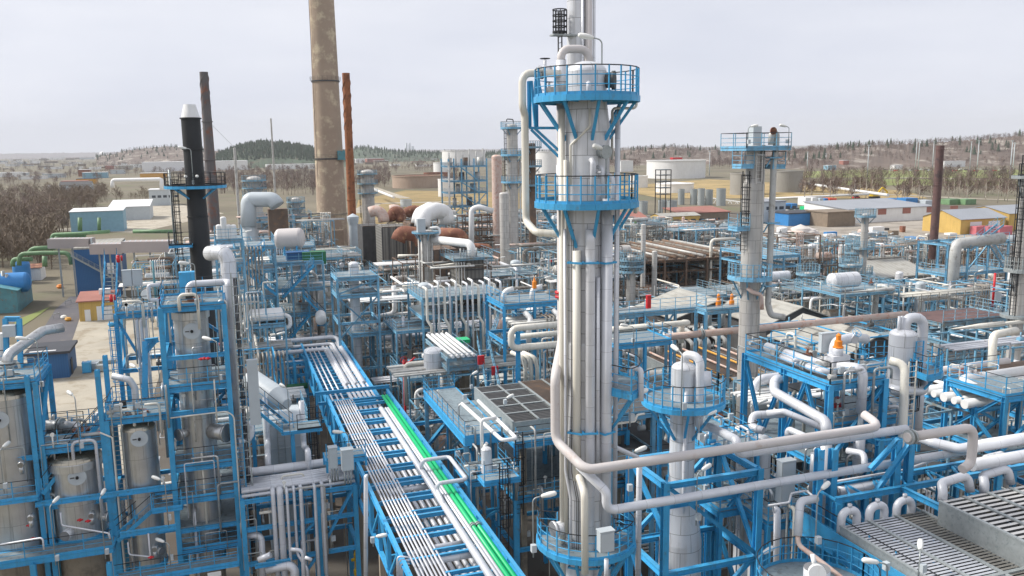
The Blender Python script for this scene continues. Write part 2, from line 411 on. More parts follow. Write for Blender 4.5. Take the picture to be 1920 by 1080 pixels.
def ring(par, cx, cy, r0, r1, z, a0=0, a1=2*pi, mat='blue', railm=None, brack=8, bl=1.6, deckm='grate', rails=True, top='dark', gap=None):
    full = abs(a1-a0) > 6.2; n = max(6, int(abs(a1-a0)/radians(15)))
    d = MB(); e = MB(); A, B = arc(cx, cy, r0, z, a0, a1, n), arc(cx, cy, r1, z, a0, a1, n)
    for i in range(n):
        d.poly([A[i], B[i], B[i+1], A[i+1]]); lo = lambda p: (p[0], p[1], p[2]-.05)
        d.poly([lo(A[i+1]), lo(B[i+1]), lo(B[i]), lo(A[i])])
        for p, q in ((B[i], B[i+1]),): e.beam((p[0], p[1], z-.09), (q[0], q[1], z-.09), .07, .24)
    if not full:
        for p, q in ((A[0], B[0]), (A[n], B[n])): e.beam((p[0], p[1], z-.09), (q[0], q[1], z-.09), .07, .24)
    d.build('deck', deckm, par); e.build('platform_edge', mat, par)
    for i in range(brack):
        a = a0+(a1-a0)*((i+.5)/brack); b = MB(); c, s = cos(a), sin(a)
        b.beam((cx+c*(r1-.15), cy+s*(r1-.15), z-.18), (cx+c*(r0*.98), cy+s*(r0*.98), z-.18-bl), .11)
        b.beam((cx+c*(r1-.1), cy+s*(r1-.1), z-.13), (cx+c*r0*.98, cy+s*r0*.98, z-.13), .09, .14); b.build('bracket', mat, par)
    if rails:
        r = arc(cx, cy, r1-.04, z, a0, a1, n)
        if not full: r = [lerp(A[0], B[0], .15)]+r+[lerp(A[n], B[n], .15)]
        railing(par, r, railm or mat, top)
def head(R, z, h, n=6): return [(R*cos(pi/2*i/n), z+h*sin(pi/2*i/n)) for i in range(n+1)]
def vessel(name, label, cat, x, y, z0, z1, r, mat='clad', dome=.5, skirt=0, ring_b=None, group=None, dmat=None, n=28, bot=True):
    t = thing(name, label, cat, (x, y, z0), group); zs = z1-r*dome
    MB().lathe((x, y, 0), ([(0, z0)] if bot else [])+[(r, z0+.001), (r, zs)], n).build('shell', mat, t)
    if dome: MB().lathe((x, y, 0), head(r, zs, r*dome), n).build('domed_head', dmat or mat, t)
    else: MB().lathe((x, y, 0), [(r, z1), (0, z1)], n).build('flat_head', dmat or mat, t)
    return t
def drum(name, label, cat, p, q, r, mat='clad', saddle='blue', zfoot=None, group=None, n=16, legs=True):
    ax = nrm(sub(q, p)); L_ = ln(sub(q, p)); t = thing(name, label, cat, (p[0], p[1], zfoot if zfoot is not None else p[2]-r*1.3), group)
    MB().lathe(p, [(r, 0), (r, L_)], n, ax).build('shell', mat, t)
    for o, s in ((p, -1), (q, 1)):
        MB().lathe(o, head(r, 0, r*.5, 4), n, mul(ax, s)).build('domed_head', mat, t)
    if legs:
        zf = zfoot if zfoot is not None else p[2]-r*1.3
        for f in (.2, .8):
            o = lerp(p, q, f); s = frame_of(ax)[0]; a = MB()
            a.box((o[0], o[1], (o[2]-r*.6+zf)/2), ((.18 if abs(ax[0]) > .5 else r*1.5), (.18 if abs(ax[1]) >= .5 else r*1.5), abs(o[2]-r*.6-zf))); a.build('saddle', saddle, t)
    return t
def pipe(label, path, r, mat='pipe_grey', R=None, n=None, flanges=(), group=None, name='pipe', cat='pipe', par=None, elbow=None):
    d = min(dist(p) for p in (path[0], path[-1])); n = n or NSEG(d); m = MB().tube(path, r, n, R)
    if par is not None:
        o = m.build('pipe' if name == 'pipe' else name, mat, par)
    else: o = m.build(name, mat, None, label=label, cat=cat, group=group)
    for f in flanges:         # distance from the start along the straight path, in metres
        L_ = 0
        for a, b in zip(path, path[1:]):
            l = ln(sub(b, a))
            if L_+l >= f:
                c = lerp(a, b, (f-L_)/l); u = nrm(sub(b, a)); g = MB()
                for k in (-1, 1): g.cyl(add(c, mul(u, k*.09-.04)), add(c, mul(u, k*.09+.04)), r*1.55, n=n)
                g.build('flange', 'galv', o); break
            L_ += l
    return o
def wheel(m, c, ax, r, n=14):
    u, v = frame_of(ax); pts = [add(c, add(mul(u, r*cos(2*pi*i/n)), mul(v, r*sin(2*pi*i/n)))) for i in range(n+1)]
    for i in range(n): m.cyl(pts[i], pts[i+1], r*.07, n=4, caps=False)
    for i in range(0, n, n//4): m.cyl(c, pts[i], r*.05, n=4, caps=False)
    m.cyl(add(c, mul(ax, -r*.6)), add(c, mul(ax, r*.1)), r*.08, n=5)
def valve(label, p, ax, r, mat='pipe_grey', wm='blue', group=None, up=(0, 0, 1)):
    t = thing('valve', label, 'valve', p, group); a = MB(); u = nrm(ax)
    for k in (-1, 1): a.cyl(add(p, mul(u, k*r*1.7-r*.12)), add(p, mul(u, k*r*1.7+r*.12)), r*1.5, n=12)
    a.lathe(add(p, mul(u, -r*1.6)), [(r, 0), (r*1.4, r*1.2), (r*1.4, r*2), (r, r*3.2)], 12, u); a.cyl(p, add(p, mul(up, r*3)), r*.5, n=8); a.build('valve_body', mat, t)
    b = MB(); wheel(b, add(p, mul(up, r*3.4)), up, r*1.5); b.build('handwheel', wm, t); return t
LAMPS = []
def lamp(label, base, h, hd, L_=.95, tilt=.18, r=.03, head_l=.62):
    """a floodlight: post on a railing, gooseneck arm along hd=(dx,dy), long white head"""
    t = thing('floodlight', label, 'floodlight', base, 'floodlights on the platform railings'); x, y, z = base; u = nrm((hd[0], hd[1], 0))
    e = add((x, y, z+h), mul(u, L_*.35)); e = (e[0], e[1], z+h+.08)
    MB().tube([base, (x, y, z+h), e], r, 7, .25).build('lamp_post', 'galv', t)
    f = add(e, mul(u, head_l)); f = (f[0], f[1], f[2]+tilt*head_l)
    m = MB().tube([e, lerp(e, f, .12), lerp(e, f, .55), lerp(e, f, .9), f], [.05, .085, .115, .1, .05], 10, 0); m.build('lamp_head', 'lamp_white', t)
    MB().box((x+u[1]*.12, y-u[0]*.12, z+.45), (.2, .2, .3)).build('junction_box', 'boxgrey', t)
    LAMPS.append(t); return t
def lampat(label, px, py, d, pyt, hd, **k):
    b = D(px, py, d); return lamp(label, b, max(.5, zat(b[0], b[1], pyt)-b[2]), hd, **k)
def steel(name, label, cat, x0, x1, y0, y1, z0, levels, nx=1, ny=1, mat='blue', top='dark', pw=.24, braces=(), group=None, posts=True, deckm='grate', th=None, stile=True):
    """levels: (z, deck?, railed sides of 'SENW')  braces: (side, zlo, zhi, kind) kind '/', '\\', 'X', 'V'"""
    t = thing(name, label, cat, ((x0+x1)/2, (y0+y1)/2, z0), group); zt = th or max(l[0] for l in levels)
    xs = [x0+(x1-x0)*i/nx for i in range(nx+1)]; ys = [y0+(y1-y0)*i/ny for i in range(ny+1)]
    if posts:
        for x in xs:
            for y in ys: MB().beam((x, y, z0), (x, y, zt), pw, I=True).build('post', mat, t)
    for z, dk, rl in levels:
        m = MB(); zz = z-.17
        for y in ys: m.beam((x0, y, zz), (x1, y, zz), pw*.8, .26, I=True)
        for x in xs: m.beam((x, y0, zz), (x, y1, zz), pw*.8, .3, I=True)
        m.build('floor_beam', mat, t)
        if dk: MB().bx(x0+.02, y0+.02, z-.015, x1-.02, y1-.02, z+.04).build('deck', deckm, t)
        c = {'S': ((x0, y0), (x1, y0)), 'E': ((x1, y0), (x1, y1)), 'N': ((x1, y1), (x0, y1)), 'W': ((x0, y1), (x0, y0))}
        run = []
        for s_ in 'SENW':
            if s_ in rl:
                a, b = c[s_]
                if run and run[-1][-1] == a: run[-1].append(b)
                else: run.append([a, b])
        if len(run) > 1 and run[0][0] == run[-1][-1]: run[0] = run.pop()[:-1]+run[0]
        for rr in run: railing(t, [(a[0], a[1], z+.04) for a in rr], mat, top)
    for b in braces:
        sd, za, zb, kd = b[:4]; lo, hi = (b[4], b[5]) if len(b) > 4 else (0, 1)
        c = {'S': ((x0, y0), (x1, y0)), 'N': ((x0, y1), (x1, y1)), 'W': ((x0, y0), (x0, y1)), 'E': ((x1, y0), (x1, y1))}[sd]
        A, B = lerp(c[0]+(0,), c[1]+(0,), lo), lerp(c[0]+(0,), c[1]+(0,), hi); at = lambda o, z: (o[0], o[1], z); M_ = lerp(A, B, .5)
        seg = {'/': [(at(A, za), at(B, zb))], '\\': [(at(A, zb), at(B, za))], 'X': [(at(A, za), at(B, zb)), (at(A, zb), at(B, za))], 'V': [(at(A, zb), at(M_, za)), (at(B, zb), at(M_, za))], 'A': [(at(A, za), at(M_, zb)), (at(B, za), at(M_, zb))]}[kd]
        for k_, (p, q) in enumerate(seg):
            o_ = (.03*k_, .03*k_, 0) if kd == 'X' else (0, 0, 0)
            MB().beam(add(p, o_), add(q, o_), pw*.62, I=pw > .2).build('brace', mat, t)
    return t
def box_thing(name, label, cat, x0, y0, z0, x1, y1, z1, mat='boxgrey', group=None, leg=None, doors=1, lid=True):
    t = thing(name, label, cat, ((x0+x1)/2, (y0+y1)/2, z0), group); zz = z0+(leg or 0)
    MB().bx(x0, y0, zz, x1, y1, z1).build('housing', mat, t)
    if lid: MB().bx(x0-.03, y0-.03, z1, x1+.03, y1+.03, z1+.04).build('lid', mat, t)
    w_ = (x1-x0)/doors
    for i in range(doors): MB().bx(x0+i*w_+.04, y0-.025, zz+.06, x0+(i+1)*w_-.04, y0-.001, z1-.06).build('door', mat, t)
    if leg:
        for x in (x0+.08, x1-.08): MB().bx(x-.04, (y0+y1)/2-.04, z0, x+.04, (y0+y1)/2+.04, zz-.002).build('leg', 'galv', t)
    return t
def house(name, label, x0, x1, y0, y1, h, wall, roof, rz=0, gable='x', rise=1.5, over=.3, wins=(), doors=(), cat='building', group=None, flat=False):
    """wins/doors: (side, offset along side, z0, width, height, material); rz turns it about its first corner"""
    t = thing(name, label, cat, (x0, y0, 0), group); ob = t
    w_ = MB()
    def pt(x, y, z): return (x, y, z)
    w_.bx(x0, y0, -.5, x1, y1, h)
    r = MB(); e = over
    if flat: r.bx(x0-e, y0-e, h, x1+e, y1+e, h+.35)
    elif gable == 'x':      # ridge along x
        ym = (y0+y1)/2
        for x in (x0, x1): w_.poly([(x, y0, h), (x, y1, h), (x, ym, h+rise)][::(1 if x == x1 else -1)])
        k = rise/((y1-y0)/2)
        for ya, s in ((y0-e, 1), (y1+e, -1)):
            za = h-e*k; b = [(x0-e, ya, za), (x1+e, ya, za), (x1+e, ym, h+rise), (x0-e, ym, h+rise)]
            if s < 0: b.reverse()
            up = [(p[0], p[1], p[2]+.12) for p in b]; r.poly([(p[0], p[1], p[2]-.0) for p in reversed(b)]); r.poly(up)
            for i in range(4): r.poly([b[i], b[(i+1) % 4], up[(i+1) % 4], up[i]])
    elif gable == 'y':
        xm = (x0+x1)/2
        for y in (y0, y1): w_.poly([(x0, y, h), (x1, y, h), (xm, y, h+rise)][::(1 if y == y0 else -1)])
        k = rise/((x1-x0)/2)
        for xa, s in ((x0-e, -1), (x1+e, 1)):
            za = h-e*k; b = [(xa, y0-e, za), (xa, y1+e, za), (xm, y1+e, h+rise), (xm, y0-e, h+rise)]
            if s < 0: b.reverse()
            up = [(p[0], p[1], p[2]+.12) for p in b]; r.poly(list(reversed(b))); r.poly(up)
            for i in range(4): r.poly([b[i], b[(i+1) % 4], up[(i+1) % 4], up[i]])
    else:               # single slope rising towards +y
        w_.poly([(x0, y0, h), (x0, y1, h), (x0, y1, h+rise)][::-1]); w_.poly([(x1, y0, h), (x1, y1, h), (x1, y1, h+rise)]); w_.poly([(x0, y1, h), (x0, y1, h+rise), (x1, y1, h+rise), (x1, y1, h)])
        k = rise/(y1-y0); b = [(x0-e, y0-e, h-e*k), (x1+e, y0-e, h-e*k), (x1+e, y1+e, h+rise+e*k), (x0-e, y1+e, h+rise+e*k)]
        up = [(p[0], p[1], p[2]+.2) for p in b]; r.poly(list(reversed(b))); r.poly(up)
        for i in range(4): r.poly([b[i], b[(i+1) % 4], up[(i+1) % 4], up[i]])
    w_.build('wall', wall, t); r.build('roof', roof, t)
    for nm, lst in (('window', wins), ('door', doors)):
        for sd, o, z0, wd, ht, mt in lst:
            m = MB()
            if sd in 'SN':
                y = y0-.06 if sd == 'S' else y1+.06; m.bx(x0+o, y-.03, z0, x0+o+wd, y+.05, z0+ht)
            else:
                x = x0-.06 if sd == 'W' else x1+.06; m.bx(x-.05, y0+o, z0, x+.05, y0+o+wd, z0+ht)
            m.build(nm, mt, t)
    if rz: t.rotation_euler = (0, 0, rz)
    return t
# ================================================================ ground, roads, hills
mdef('earth', (112, 104, 86), .95, var=.3, scale=.012, dirt=(106, 106, 78), amt=.45)
mdef('slab', (168, 160, 148), .92, var=.16, scale=.06, dirt=(134, 126, 116), amt=.6, bump=.1)
mdef('asphalt', (98, 96, 100), .9, var=.12, scale=.1, dirt=(118, 112, 106), amt=.3)
mdef('plantfloor', (98, 92, 84), .92, var=.2, scale=.12, dirt=(92, 82, 72), amt=.5)
mdef('gravel', (176, 168, 152), .95, var=.15, scale=.1, dirt=(150, 138, 118), amt=.5)
mdef('field', (126, 136, 76), .95, var=.16, scale=.015, dirt=(146, 128, 86), amt=.35)
mdef('drygrass', (158, 136, 92), .95, var=.2, scale=.03, dirt=(128, 116, 74), amt=.5)
mdef('kerbstone', (160, 146, 136), .9, var=.1)
def sheet(name, pts, z, m, kind='structure'):
    MB().poly([(p[0], p[1], z) for p in pts]).build(name, m, None, (0, 0, z), kind=kind)
def zq(*pp): return [Z(px, py)[:2] for px, py in pp]
R_ = 26000; sheet('ground', [(R_*cos(2*pi*i/48), R_*sin(2*pi*i/48)) for i in range(48)], -.06, 'earth')
sheet('plant_floor', [(-8, 10), (60, 10), (420, 190), (330, 330), (60, 330), (-12, 250), (-14, 120)], -.02, 'plantfloor')
sheet('yard', zq((-60, 760), (240, 900), (330, 600), (215, 545), (140, 585), (70, 640), (-80, 660)), .0, 'gravel')
sheet('yard', zq((60, 432), (260, 436), (420, 400), (320, 380), (210, 392), (240, 420)), .0, 'gravel')
sheet('road', zq((58, 660), (128, 660), (152, 588), (150, 556), (132, 556), (104, 580), (82, 615)), .03, 'asphalt')
sheet('yard', zq((1460, 500), (2050, 500), (2050, 408), (1800, 400), (1480, 398), (1400, 420)), .0, 'slab')
sheet('grass', zq((60, 600), (95, 575), (30, 600), (20, 625)), .02, 'field', 'stuff')
sheet('bund', zq((1240, 372), (1740, 372), (1700, 358), (1500, 345), (1330, 336), (1130, 352)), .05, 'drygrass')
sheet('bund', zq((660, 420), (980, 420), (980, 362), (760, 357), (672, 375)), .05, 'drygrass')
sheet('field', zq((1490, 333), (2100, 334), (2100, 318), (1600, 319), (1496, 322)), .06, 'field')
sheet('field', zq((1560, 347), (2100, 350), (2100, 338), (1600, 335)), .06, 'field')
def strip(name, pts, wd, z, m):
    mb = MB(); 
    for p, q in zip(pts, pts[1:]):
        d = nrm(sub(q, p)); s = (-d[1]*wd/2, d[0]*wd/2)
        mb.poly([(p[0]-s[0], p[1]-s[1], z), (p[0]+s[0], p[1]+s[1], z), (q[0]+s[0], q[1]+s[1], z), (q[0]-s[0], q[1]-s[1], z)][::-1])
    mb.build(name, m, None, (0, 0, z), kind='structure')
strip('road', [Z(1640, 334), Z(1720, 333), Z(2100, 345)], 9, .1, 'gravel')
strip('road', [Z(1860, 306), Z(1880, 301), Z(1990, 312)], 14, .1, 'gravel')
strip('road', [Z(1490, 362), Z(1700, 366), Z(1800, 372), Z(2100, 382)], 7, .1, 'gravel')
strip('road', [Z(700, 352), Z(745, 368), Z(760, 372)], 7, .1, 'gravel')
strip('road', [Z(670, 400), Z(700, 382), Z(860, 378)], 10, .1, 'gravel')
strip('motorway', [Z(-40, 324), Z(120, 325), Z(300, 322), Z(420, 318)], 25, .3, 'asphalt')
strip('river', [Z(-60, 291.5), Z(90, 291.5), Z(140, 291)], 700, .2, 'water') if False else None
# ================================================================ the tall white column and its neighbours
tx, ty, _ = D(1099, 700, 35.6)
T = thing('distillation_tower', 'tall slim white clad column with two round blue railed platforms, tallest thing of the plant', 'tower', (tx, ty, 0))
zt = lambda py: zat(tx, ty, py)
zp1, zp2, zp0 = zt(378), zt(183), zt(1008)        # platforms: middle, upper, lowest
MB().lathe((tx, ty, 0), [(1.08, 0), (1.08, zt(880)), (1.02, zt(800)), (.93, zt(690)), (.93, zp2-1.1), (.8, zp2-.1), (.8, zt(135)), ], 40).build('shell', 'clad', T)
MB().lathe((tx, ty, 0), head(.8, zt(135), .42), 32).build('domed_head', 'clad', T)
MB().lathe((tx, ty, 0), [(.97, zt(705)), (.97, zt(640)), (.94, zt(635))], 40).build('wide_band', 'clad', T)
ring(T, tx, ty, .95, 2.1, zp1, brack=9)
ring(T, tx, ty, .82, 2.1, zp2, brack=9)
ring(T, tx, ty, 1.1, 2.15, zp0, radians(150), radians(318), brack=5)
ring(T, tx, ty, 1.1, 2.15, zp0-.25, radians(-38), radians(20), brack=2)
# side platform to the right at mid height
zs = zt(722)
ring(T, tx, ty, .98, 2.35, zs, radians(-62), radians(28), brack=3, bl=1.9)
# risers clipped to the shell: angle, radius off axis, pipe radius, material, top row, bottom row
cam_a = atan2(-ty, -tx)
for off, rr, r, mt, pt_, pb in ((-62, 1.12, .13, 'cream', 205, 1100), (-46, 1.16, .075, 'cream', 300, 1000), (-20, 1.12, .17, 'cream', 470, 900), (8, 1.14, .2, 'clad_pipe', 430, 1100), (26, 1.08, .09, 'clad_pipe', 520, 900), (46, 1.15, .23, 'clad_pipe', 372, 1100), (88, 1.24, .1, 'clad_pipe', 215, 1000), (97, 1.3, .075, 'galv', 205, 700)):
    a = cam_a+radians(off); x, y = tx+rr*cos(a), ty+rr*sin(a); z1, z0 = zat(x, y, pt_), zat(x, y, pb)
    pth = [(x, y, max(0, z0)), (x, y, z1)]
    if off == 8: pth = [(x, y, 0), (x, y, z1-.5), (x, y, z1)]
    pipe(None, pth, r, mt, par=T, name='riser_pipe', n=14)
    if r > .15:
        for pz in (492, 810, 1062):
            if pt_ < pz: 
                zz = zat(x, y, pz); m = MB(); m.beam((x-.3*sin(a)-.1*cos(a), y+.3*cos(a)-.1*sin(a), zz), (x-.3*sin(a)+.25*cos(a), y+.3*cos(a)+.25*sin(a), zz), .05, .08); m.beam((x+.3*sin(a)-.1*cos(a), y-.3*cos(a)-.1*sin(a), zz), (x+.3*sin(a)+.25*cos(a), y-.3*cos(a)+.25*sin(a), zz), .05, .08)
                m.beam((x-.3*sin(a)+.22*cos(a), y+.3*cos(a)+.22*sin(a), zz), (x+.3*sin(a)+.22*cos(a), y-.3*cos(a)+.22*sin(a), zz), .05, .08); m.build('pipe_guide', 'blue', T)
# the jogged lower end of the fourth riser and thin conduits
a = cam_a+radians(-30); x, y = tx+1.2*cos(a), ty+1.2*sin(a); k = -sin(a), cos(a)
for dd, r in ((.0, .02), (.09, .02), (-.3, .06)):
    q = [(x+k[0]*dd, y+k[1]*dd, zat(x, y, 430)), (x+k[0]*dd, y+k[1]*dd, zat(x, y, 885)), (x+k[0]*(dd+.25), y+k[1]*(dd+.25), zat(x, y, 935)), (x+k[0]*(dd+.25), y+k[1]*(dd+.25), zat(x, y, 1060))]
    pipe(None, q, r, 'clad_pipe' if r > .03 else 'steel_dark', par=T, name='conduit', n=8, R=.1)
# manways and nozzles at the middle platform
def noz(parent, cx, cy, r0, az, z, l, r, mt='clad', cover=True, name='nozzle'):
    u = (cos(az), sin(az), 0); p = (cx+u[0]*(r0-.05), cy+u[1]*(r0-.05), z); q = (cx+u[0]*(r0+l), cy+u[1]*(r0+l), z); m = MB(); m.cyl(p, q, r, n=18)
    if cover: m.cyl(add(q, mul(u, -.05)), add(q, mul(u, .08)), r*1.22, n=18)
    return m.build(name, mt, parent)
noz(T, tx, ty, .93, cam_a+radians(38), zt(285), .28, .22, 'galv', name='manway')
noz(T, tx, ty, .82, cam_a+radians(80), zt(152), .25, .3, 'steel_dark', name='manway')
a = cam_a+radians(12); x, y = tx+.95*cos(a), ty+.95*sin(a)
pipe(None, [(tx+.9*cos(a), ty+.9*sin(a), zt(300)), (tx+1.25*cos(a), ty+1.25*sin(a), zt(300)), (tx+1.25*cos(a), ty+1.25*sin(a), zt(372))], .12, 'clad_pipe', par=T, name='nozzle_pipe', n=14)
a = cam_a+radians(48)
pipe(None, [(tx+.9*cos(a), ty+.9*sin(a), zt(328)), (tx+1.4*cos(a), ty+1.4*sin(a), zt(328)), (tx+1.4*cos(a), ty+1.4*sin(a), zt(400))], .09, 'clad_pipe', par=T, name='nozzle_pipe', n=12)
a = cam_a+radians(28)
for dz_, r in ((312, .07), (322, .05)):
    pipe(None, [(tx+.9*cos(a), ty+.9*sin(a), zt(dz_)), (tx+1.35*cos(a), ty+1.35*sin(a), zt(dz_)), (tx+1.35*cos(a), ty+1.35*sin(a), zt(368))], r, 'clad_pipe', par=T, name='nozzle_pipe', n=10)
a = cam_a+radians(5)
pipe(None, [(tx+.78*cos(a), ty+.78*sin(a), zt(160)), (tx+.98*cos(a), ty+.98*sin(a), zt(160)), (tx+.98*cos(a), ty+.98*sin(a), zt(186))], .1, 'clad_pipe', par=T, name='nozzle_pipe', n=12)
# zig-zag small line across the bare shell under the upper platform
a = cam_a+radians(8); b_ = cam_a+radians(-38)
pipe(None, [(tx+.95*cos(a), ty+.95*sin(a), zt(205)), (tx+1.0*cos(a), ty+1.0*sin(a), zt(238)), (tx+1.02*cos(b_), ty+1.02*sin(b_), zt(272)), (tx+1.02*cos(b_), ty+1.02*sin(b_), zt(345))], .05, 'cream', par=T, name='riser_pipe', n=9, R=.1)
noz(T, tx, ty, 1.0, cam_a+radians(-60), zp0+.7, .55, .3, 'clad', name='manway')
# arch pipe over the head and its drop
ax_, ay_, az_ = D(1052, 130, 35.2); bx_, by_, bz_ = D(1104, 112, 35.6)
pipe('beige overhead arch pipe bending over the domed top of the tall white column', [(bx_, by_, zt(122)), (bx_, by_, zat(bx_, by_, 92)), (ax_, ay_, zat(ax_, ay_, 92)), (ax_, ay_, zat(ax_, ay_, 125))], .17, 'primer', R=.5, n=16)
p0 = (ax_, ay_, zat(ax_, ay_, 118))
q = P((ax_, ay_, zat(ax_, ay_, 655)), 'x', 1056)
pth = [(ax_, ay_, zat(ax_, ay_, 122)), (ax_, ay_, zat(ax_, ay_, 640))]
e1 = (D(1041, 705, 34.6)); pth += [e1, (e1[0], e1[1], zat(e1[0], e1[1], 825))]
e2 = solve(D(1098, 882, 33.6), 'x', px=1098); pth += [e2]
e3 = solve(e2, 'x', px=1652); pth += [e3, add(e3, (0, 1.1, .25))]
pipe('long beige pipe dropping beside the white column then running level above the trestle', pth, .2, 'primer', R=.55, n=16)
MB().cyl((ax_, ay_, zt(135)), (ax_, ay_, zt(378)), .24, n=16).build('pipe_jacket', 'clad', T) if False else None
MB().cyl((ax_, ay_, zat(ax_, ay_, 112)), (ax_, ay_, zp2), .21, n=18).build('riser_pipe', 'clad', T)
MB().cyl((ax_, ay_, zat(ax_, ay_, 308)), (ax_, ay_, zp1), .225, n=18).build('riser_pipe', 'clad', T)
m = MB()
for z in (zat(ax_, ay_, 548), zat(ax_, ay_, 556)): m.cyl((ax_, ay_, z-.05), (ax_, ay_, z+.05), .3, n=16)
m.build('pipe_clamp', 'red', T)
# cream loop on the left with its steel bracket
c0 = D(1050, 138, 35.0); l0 = solve(c0, 'x', px=979)
l1 = (l0[0], l0[1], zat(l0[0], l0[1], 200)); l2 = D(984, 215, 35.0); l3 = (l2[0], l2[1], zat(*l2[:2], 415)); l4 = D(1005, 436, 34.7); l5 = D(1076, 440, 34.4)
pipe('cream pipe looping out left of the tall white column from its top platform', [c0, l0, l1, l2, l3, l4, l5, (l5[0], l5[1], zat(*l5[:2], 865)), D(1096, 925, 34.3), (lambda p: (p[0], p[1], zat(p[0], p[1], 1075)))(D(1097, 935, 34.3))], .155, 'cream', R=.38, n=16, flanges=(.9,))
bt = thing('pipe_bracket', 'blue steel bracket frame holding the cream loop pipe off the white column', 'bracket', D(1003, 300, 35.3))
u0 = D(1005, 150, 35.2); u1 = D(992, 150, 35.2)
for p in (u0, u1):
    MB().beam((p[0], p[1], zat(p[0], p[1], 152)), (p[0], p[1], zat(p[0], p[1], 240)), .14, I=True).build('upright', 'blue', bt)
for pa, pb in (((992, 240), (1050, 240)), ((996, 243), (1050, 296)), ((1002, 240), (1052, 286)), ((1008, 148), (1018, 195)), ((996, 152), (1004, 236))):
    MB().beam(D(*pa, 35.2), D(*pb, 35.2), .11).build('strut', 'blue', bt)
valve('grey flanged valve on the cream pipe at the top platform railing', D(1022, 132, 35), (1, 0, 0), .14, 'clad_pipe', 'dark')
valve('small valve with handwheel inside the top platform of the white column', D(1030, 170, 34.6), (0, 1, 0), .1, 'pipe_grey', 'dark')
for px, py in ((1030, 185), (1040, 170), (1075, 176), (1140, 150)):
    b = D(px, py, 34.8); MB().box(b, (.25, .2, .3)).build('instrument_box', 'boxgrey' if px != 1075 else 'yellow', T)
lamp('floodlight on the top platform railing of the white column, head pointing left', D(1128, 200, 33.6), zat(*D(1128, 200, 33.6)[:2], 75)-D(1128, 200, 33.6)[2], (-1, .2))
lamp('floodlight on the middle platform railing of the white column', D(1136, 398, 33.6), zat(*D(1136, 398, 33.6)[:2], 282)-D(1136, 398, 33.6)[2], (-.9, -.6))
pipe('white pipe hanging down outside the right side of the middle platform', P(D(1192, 338, 34.4), 'z', 400), .08, 'cream', n=10)
pipe('white vertical pipe outside the right side of the top platform', P(D(1194, 148, 34.4), 'z', 203, 'x', 1148, 'z', 300), .055, 'cream', n=10)
# control cabinet by the lowest platform
b = D(1138, 1040, 33.0)
box_thing('control_cabinet', 'tall pale grey cabinet hung beside the lowest platform of the white column', 'cabinet', b[0]-.28, b[1], b[2]+.1, b[0]+.32, b[1]+.35, zat(b[0], b[1], 998), 'boxgrey')
pipe('white stub pipe below the grey cabinet', P(D(1137, 1048, 33), 'z', 1090), .09, 'clad_pipe', n=10)
lampat('floodlight beside the lowest platform of the white column', 1000, 1045, 33.8, 935, (1, -.25))
# grey pipe from the column foot to the right, under the beige one
g = D(1085, 872, 34.4)
pth = [g, D(1137, 922, 34.0)]; e = pth[-1]; pth.append((e[0], e[1], zat(e[0], e[1], 958))); e = pth[-1]
e4 = solve(e, 'x', px=1818); pth += [e4]
pipe('long silver pipe leaving the foot of the white column and passing through the blue trestle', pth, .19, 'clad_pipe', R=.4, n=16)
u = e4; pipe('cream U shaped pipe end joining the two long level pipes at the right', [solve(D(1690, 822, 33.2), 'x', px=1700), solve(D(1690, 822, 33.2), 'x', px=1826), add(solve(D(1690, 822, 33.2), 'x', px=1826), (0, 0, -1.55)), add(solve(D(1690, 822, 33.2), 'x', px=1806), (0, -.1, -1.7))], .19, 'primer', R=.42, n=16, flanges=(.2,))
# second column behind the tall one, continuing out of frame
bx, by, _ = D(1084, 60, 46)
B = thing('absorber_tower', 'white clad column rising out of the picture behind the tall white column', 'tower', (bx, by, 0))
MB().lathe((bx, by, 0), [(.62, 0), (.62, 46), (0, 46)], 30).build('shell', 'clad', B)
for dx, r, mt in ((.3, .19, 'primer'), (-.05, .07, 'clad_pipe'), (.62, .08, 'clad_pipe')):
    p = (bx+dx, by-.72, 14); MB().cyl(p, (p[0], p[1], 46), r, n=12).build('riser_pipe', mt, B)
lx, ly, lz = D(1050, 64, 45.4); ladder(B, lx, ly, lz-6, lz+1.2, -1, 0, 'steel_dark', None)
m = MB()
for i in range(5):
    a = arc(lx-.02, ly, .38, lz+.1+i*.29, 0, 2*pi, 12)
    for p, q in zip(a, a[1:]): m.beam(p, q, .03, .06 if i else .1)
for i in range(10): a = 2*pi*i/10; m.beam((lx+.38*cos(a), ly+.38*sin(a), lz), (lx+.38*cos(a), ly+.38*sin(a), lz+1.25), .035)
m.build('ladder_cage', 'dark', B)
MB().bx(lx-.5, ly-.3, lz-.1, bx, ly+.3, lz-.02).build('landing', 'galv', B)
# ================================================================ blue trestle on the right of the column
a = D(1248, 905, 37.2); x1 = xat(a, 1424); y1 = a[1]+3.4
zl = lambda py: zat(a[0], a[1], py)
TR = steel('pipe_trestle', 'bright blue open steel trestle with crossed diagonals carrying the long level pipes', 'trestle', a[0], x1, a[1], y1, 0, [(zl(905), False, ''), (zl(1072), False, ''), (zl(1072)-4.5, False, '')], pw=.3, braces=[('S', zl(1072), zl(910), '\\'), ('W', zl(1000), zl(905), '/', 0, 1), ('W', zl(1072), zl(1000), '\\'), ('E', zl(1072), zl(905), 'X'), ('N', zl(1072), zl(905), '/'), ('S', zl(1072)-4.3, zl(1072), '/'), ('W', zl(1072)-4.3, zl(1072), '/'), ('E', zl(1072)-4.3, zl(1072), 'X')])
MB().beam((a[0], a[1]+1.7, zl(985)), (x1, a[1]+1.7, zl(985)), .2, I=True).build('floor_beam', 'blue', TR)
